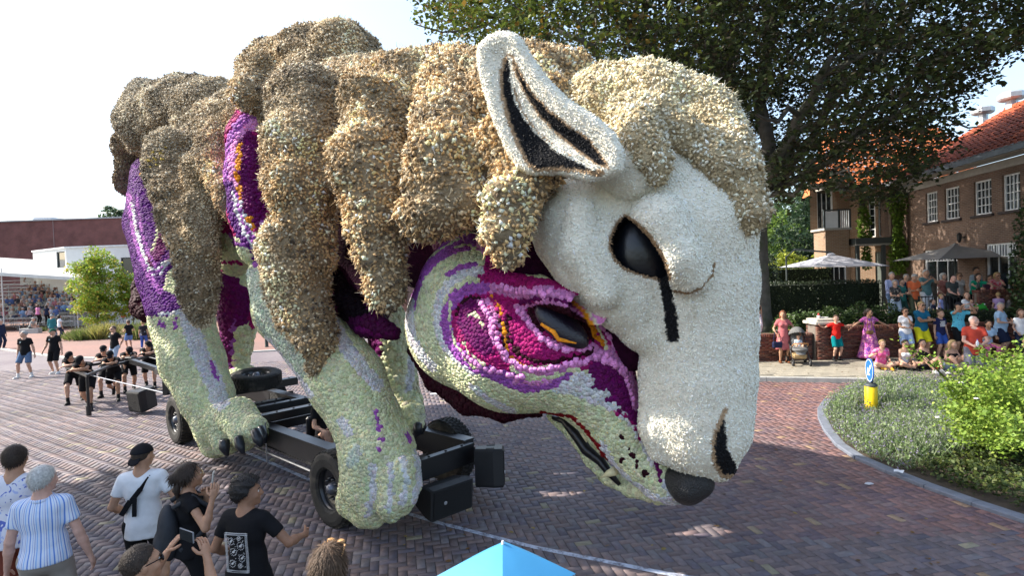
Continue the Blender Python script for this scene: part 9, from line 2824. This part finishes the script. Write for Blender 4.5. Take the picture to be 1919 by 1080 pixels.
# ---- parasols on the terrace
PARM = M('parasol_canvas', (0.52, 0.52, 0.56), rough=0.8, var=0.06, trans=0.3)
def parasol(name, P, zt, w, label, rz=0.0, tilt=0.0, col=None, pole=None, dep=None):
 t = empty(name, tuple(P), rz, label, 'parasol')
 cmat = PARM if col is None else M('parasol_canvas_' + label.split()[0], col, rough=0.8, var=0.06, trans=0.25)
 n = 9; V, F = [], []
 h = w * 0.17
 for s_ in range(4):
  a0 = math.pi / 4 + s_ * math.pi / 2; a1 = a0 + math.pi / 2
  c0, c1 = np.array([math.cos(a0), math.sin(a0)]) * w * 0.707, np.array([math.cos(a1), math.sin(a1)]) * w * 0.707
  for i in range(n):
   for j in range(n):
    u, v = i / (n - 1), j / (n - 1)
    p = (c0 * (1 - v) + c1 * v) * u
    V.append((p[0], p[1] * (dep or 1.0), h * (1 - u) - 0.10 * h * math.sin(u * math.pi) * math.sin(v * math.pi)))
  b_ = s_ * n * n
  for i in range(n - 1):
   for j in range(n - 1): F.append((b_ + i * n + j, b_ + (i + 1) * n + j, b_ + (i + 1) * n + j + 1, b_ + i * n + j + 1))
 V = np.array(V) @ roty(tilt).T + np.array([0, 0, zt])
 link('canopy', mesh('canopy', V, F, cmat, False), t)
 MB().add([(-.12, -.12, 0), (.12, -.12, 0), (.12, .12, 0), (-.12, .12, 0), (0, 0, .10)], [(0, 1, 4), (1, 2, 4), (2, 3, 4), (3, 0, 4)]).xf(roty(tilt), (0, 0, zt + h * 0.98)).obj('vent_cap', cmat, t)
 for s_ in range(4):
  a0 = math.pi / 4 + s_ * math.pi / 2
  q = np.array([math.cos(a0) * w * 0.707, math.sin(a0) * w * 0.707 * (dep or 1.0), 0]); MB().tube([np.array([0, 0, zt + h - 0.04]), roty(tilt) @ q + [0, 0, zt - 0.03]], 0.014, 5).obj('rib', DGREY, t)
 if pole is None: MB().tube([(0, 0, 0), (0, 0, zt + h)], 0.03, 8).obj('pole', DGREY, t)
 else:
  m = MB(); m.tube([pole, (pole[0], pole[1], zt + h * 0.9), (pole[0] * 0.8, pole[1] * 0.8, zt + h + 0.25), (0, 0, zt + h + 0.08)], 0.035, 8); m.obj('cantilever_arm', DGREY, t)
 return t
dpar = 22.6
a, b = W(1487, 500, dpar), W(1626, 490, dpar)
wd = b[0] - a[0]
P = W(1558, 499, dpar); zt = P[2]; P[2] = 0.95
pl_ = W(1476, 500, dpar)
parasol('cantilever_parasol', P, zt - 0.95 - 0.02, wd * 0.98, 'pale grey cantilever parasol above the clipped hedge, its post on the left', 0.0, 0.03, (0.62, 0.62, 0.68), pole=(pl_[0] - P[0], 0.1, 0.0), dep=0.9)
dpar = 21.4
a, b = W(1713, 487, dpar), W(1867, 483, dpar)
P = W(1790, 485, dpar); zt = P[2]; P[2] = 1.05
parasol('terrace_parasol', P, zt - 1.05, (b[0] - a[0]) * 0.98, 'taupe square parasol on a centre pole over the terrace guests', 0.0, 0.0, (0.30, 0.285, 0.27), dep=0.8)

# ---- traffic sign on its yellow bollard
sb_ = G(1633, 776); sb_[2] = 0.07
sg = empty('traffic_bollard', tuple(sb_), 0, 'yellow traffic bollard with a round blue arrow sign standing in the catmint', 'traffic sign')
YEL = M('yellow_plastic', (0.72, 0.50, 0.005), rough=0.45, var=0.06)
zy = W(1630, 724, sb_[1])[2] - 0.07
MB().lathe([(0.12, 0), (0.12, zy), (0.11, zy + 0.01)], n=20).obj('yellow_tube', YEL, sg, True)
MB().lathe([(0.125, zy), (0.125, zy + 0.035), (0.09, zy + 0.06), (0.0, zy + 0.065)], n=20).obj('dark_cap', DGREY, sg, True)
MB().tube([(0.02, 0, zy), (0.02, 0, zy + 0.58)], 0.03, 10).obj('post', ALU, sg, True)
BLUE = M('sign_blue', (0.01, 0.12, 0.50), rough=0.35, var=0.04)
nd = np.array([-0.96, 0.28, 0.0]); nd /= np.linalg.norm(nd)
Rn = np.stack([np.cross([0, 0, 1.0], nd), [0, 0, 1.0], nd], 1)
cs = np.array([-0.03, -0.02, zy + 0.34])
sd_ = MB().lathe([(0, -0.012), (0.245, -0.012), (0.25, 0.0), (0.245, 0.012), (0, 0.012)], n=32).xf(Rn, cs).obj('sign_disc', BLUE, sg)
MB().lathe([(0.222, 0.0135), (0.236, 0.0135), (0.236, 0.0125), (0.222, 0.0125)], n=32).xf(Rn, cs).obj('sign_ring', WHITEP, sd_)
ar_ = MB()
ca_, sa_ = math.cos(R_(-135)), math.sin(R_(-135))
def a2(x, y): return (x * ca_ - y * sa_, x * sa_ + y * ca_)
ar_.prism([a2(*q) for q in ((-0.16, -0.03), (0.03, -0.03), (0.03, 0.03), (-0.16, 0.03))], 0.0125, 0.0155); ar_.prism([a2(*q) for q in ((0.03, -0.11), (0.17, 0.0), (0.03, 0.11), (0.055, 0.0))], 0.0125, 0.0157)
ar_.xf(Rn, cs).obj('white_arrow', WHITEP, sd_)

# ---- small things
pz = np.array([WC[0] - 0.3, WC[1], 1.46])
t = empty('cup', tuple(pz + [-0.10, -0.05, 0]), 0, 'red and white paper cup left on the pale pillar cap', 'cup')
MB().lathe([(0.0, 0), (0.045, 0), (0.055, 0.10), (0.05, 0.10), (0.0, 0.01)], n=14).obj('cup_body', M('white_paper', (0.66, 0.64, 0.62)), t, True)
MB().lathe([(0.0, 0.10), (0.03, 0.10), (0.022, 0.17), (0.0, 0.172)], n=12).obj('lid', M('red_plastic', (0.5, 0.03, 0.03), rough=0.4), t, True)
tag(MB().bev((0, 0, 0.02), (0.26, 0.16, 0.04), 0.02).obj('folded_paper', M('white_paper', (0.66, 0.64, 0.62)), None, loc=tuple(pz + [0.08, -0.02, 0])), 'crumpled white paper beside the cup on the pillar cap', 'paper')
for i, (px, h_, lb) in enumerate(((1821, 0.30, 'dark glass bottle on the parapet beside the green blouse'), (1812, 0.24, 'shorter dark bottle on the parapet, left of the taller one'))):
 q = W(px, 545, 19.3); q = np.array([max(q[0], ta[0] + 0.05) + (0.06 if i == 0 else 0.0), 19.22, 2.165])
 tag(MB().lathe([(0, 0), (0.034, 0), (0.036, 0.02), (0.036, h_ * 0.58), (0.014, h_ * 0.78), (0.014, h_), (0, h_)], n=12).obj('bottle', M('dark_bottle_glass', (0.012, 0.02, 0.012), rough=0.12), None, True, loc=tuple(q)), lb, 'bottle')
can = ar(1755, 15.5, 0.115)
tag(MB().lathe([(0, 0), (0.030, 0), (0.034, 0.01), (0.034, 0.115), (0.027, 0.125), (0, 0.123)], n=14).obj('drink_can', M('red_can', (0.50, 0.02, 0.02), rough=0.3, metal=0.3), None, True, loc=tuple(can)), 'red drink can on the pavement beside the girl in the one-shoulder top', 'can')
for px, d, lb, c_ in ((1672, 16.1, 'black shoulder bag on the pavement between the pink top and the strapless top', (0.012, 0.012, 0.014)), (1714, 15.9, 'black bag on the pavement left of the one-shoulder top', (0.012, 0.012, 0.014)), (1757, 16.0, 'large black bag on the pavement behind the red can', (0.014, 0.014, 0.016))):
 handbag(ar(px, d, 0.115) + [0, 0, 0.09], c_, lb, 0.34, 0.18, random.random(), 0.12)
q = np.array([W(1838, 584, 18.7)[0], 18.75, 1.52])
t = empty('plush_toy', tuple(q), 0, 'bright green plush toy with two round eyes above the low hedge', 'toy')
GP = cloth('plush_green', (0.05, 0.36, 0.05))
s = SDF((-0.3, -0.2, -0.1), (0.3, 0.2, 0.35), 0.016); s.ell((0, 0, 0.08), (0.23, 0.12, 0.10), 0.03)
for sg_ in (-1, 1): s.ball((sg_ * 0.12, -0.02, 0.17), 0.055, 0.02); s.cone((sg_ * 0.18, 0, 0.05), (sg_ * 0.25, -0.05, -0.03), 0.04, 0.03, 0.03)
v_, f_ = s.net(); link('body', mesh('body', v_, f_, GP, True), t)
for sg_ in (-1, 1): MB().ball((sg_ * 0.12, -0.065, 0.18), (0.026, 0.014, 0.026), 10, 6).obj('eye', WHITEP, t, True)
def scrap(px, py, z, label, s=0.10, c=(0.62, 0.63, 0.66), hgt=0.03):
 P = G(px, py, z); g_ = np.random.default_rng(px)
 V = [(s * math.cos(a) * g_.uniform(0.6, 1), s * 0.7 * math.sin(a) * g_.uniform(0.6, 1), g_.uniform(0.002, hgt)) for a in np.linspace(0, 2 * math.pi, 9)[:-1]] + [(0, 0, hgt)]
 V2 = [(x, y, max(z_ - 0.004, 0.0)) for x, y, z_ in V]
 F = [(i, (i + 1) % 8, 8) for i in range(8)] + [(9 + (i + 1) % 8, 9 + i, 17) for i in range(8)] + [(i, 9 + i, 9 + (i + 1) % 8, (i + 1) % 8) for i in range(8)]
 tag(MB().add(V + V2, F).obj('litter', M('litter_' + str(round(c[0], 2)), c, rough=0.6), None, loc=(P[0], P[1], z + 0.004)), label, 'litter')
scrap(1686, 886, 0.10, 'scrap of white paper on the kerb edge of the plant bed', 0.09)
scrap(1630, 908, 0.0, 'flat pale scrap lying on the bricks near the kerb', 0.08, (0.45, 0.46, 0.5), 0.008)
scrap(815, 739, 0.0, 'flat white sheet on the road behind the wolf head', 0.16, (0.62, 0.63, 0.66), 0.01)
scrap(842, 733, 0.0, 'crumpled white plastic bag by the black shoes behind the wolf head', 0.18, (0.62, 0.63, 0.66), 0.14)
g_ = np.random.default_rng(6)
P = np.array([G(px, py, 0.0) for px, py in zip(g_.uniform(700, 1900, 70), g_.uniform(720, 1070, 70))])
P = P[(poly_sd(P[:, 0], P[:, 1], ISL) > 0.2) & (P[:, 1] < 15)]; P[:, 2] = 0.012
P2 = np.array([G(px, py, 0.12) for px, py in zip(g_.uniform(1420, 1700, 40), g_.uniform(678, 702, 40))]); P2[:, 2] = 0.13
P = np.concatenate([P, P2])
V, F, C = strew(LF_V, LF_F, P, rand_rot(len(P), g_, 0, 6.0), 0.06 * (0.6 + 0.8 * g_.random(len(P))), np.array([(0.20, 0.11, 0.04), (0.14, 0.08, 0.035), (0.28, 0.2, 0.06)])[g_.integers(3, size=len(P))])
link('fallen_leaves', mesh('fallen_leaves', V, F, LEAFM, False, C), None, 'stuff')
B = G(220, 612); bk = empty('bicycle', tuple(B), R_(8), 'bicycle with a red front parked behind the golden grasses', 'bicycle')
TB = M('bike_black', (0.02, 0.02, 0.022), rough=0.4)
for x in (-0.53, 0.53):
 w_ = MB().tube([(x + 0.34 * math.cos(a), 0, 0.36 + 0.34 * math.sin(a)) for a in np.linspace(0, 2 * math.pi, 25)], 0.018, 6, cap=False).obj('wheel', TB, bk, True)
 m = MB()
 for i in range(10): a = i * math.pi / 5; m.tube([(x, 0, 0.36), (x + 0.33 * math.cos(a), 0, 0.36 + 0.33 * math.sin(a))], 0.003, 4)
 m.obj('spokes', ALU, w_)
MB().tube([(-0.53, 0, 0.36), (-0.2, 0, 0.85), (-0.05, 0, 0.34), (-0.53, 0, 0.36)], 0.018, 6).tube([(-0.05, 0, 0.34), (0.38, 0, 0.82), (-0.18, 0, 0.80)], 0.018, 6).tube([(0.53, 0, 0.36), (0.36, 0, 1.0)], 0.018, 6).obj('frame', TB, bk, True)
MB().bev((-0.22, 0, 0.93), (0.26, 0.15, 0.06), 0.02).obj('saddle', TB, bk)
MB().tube([(0.22, -0.28, 1.04), (0.36, 0, 1.06), (0.22, 0.28, 1.04)], 0.014, 6).obj('handlebar', TB, bk, True)
MB().bev((0.52, 0, 0.90), (0.28, 0.36, 0.26), 0.04).obj('front_bag', M('red_fabric', (0.50, 0.05, 0.02)), bk)
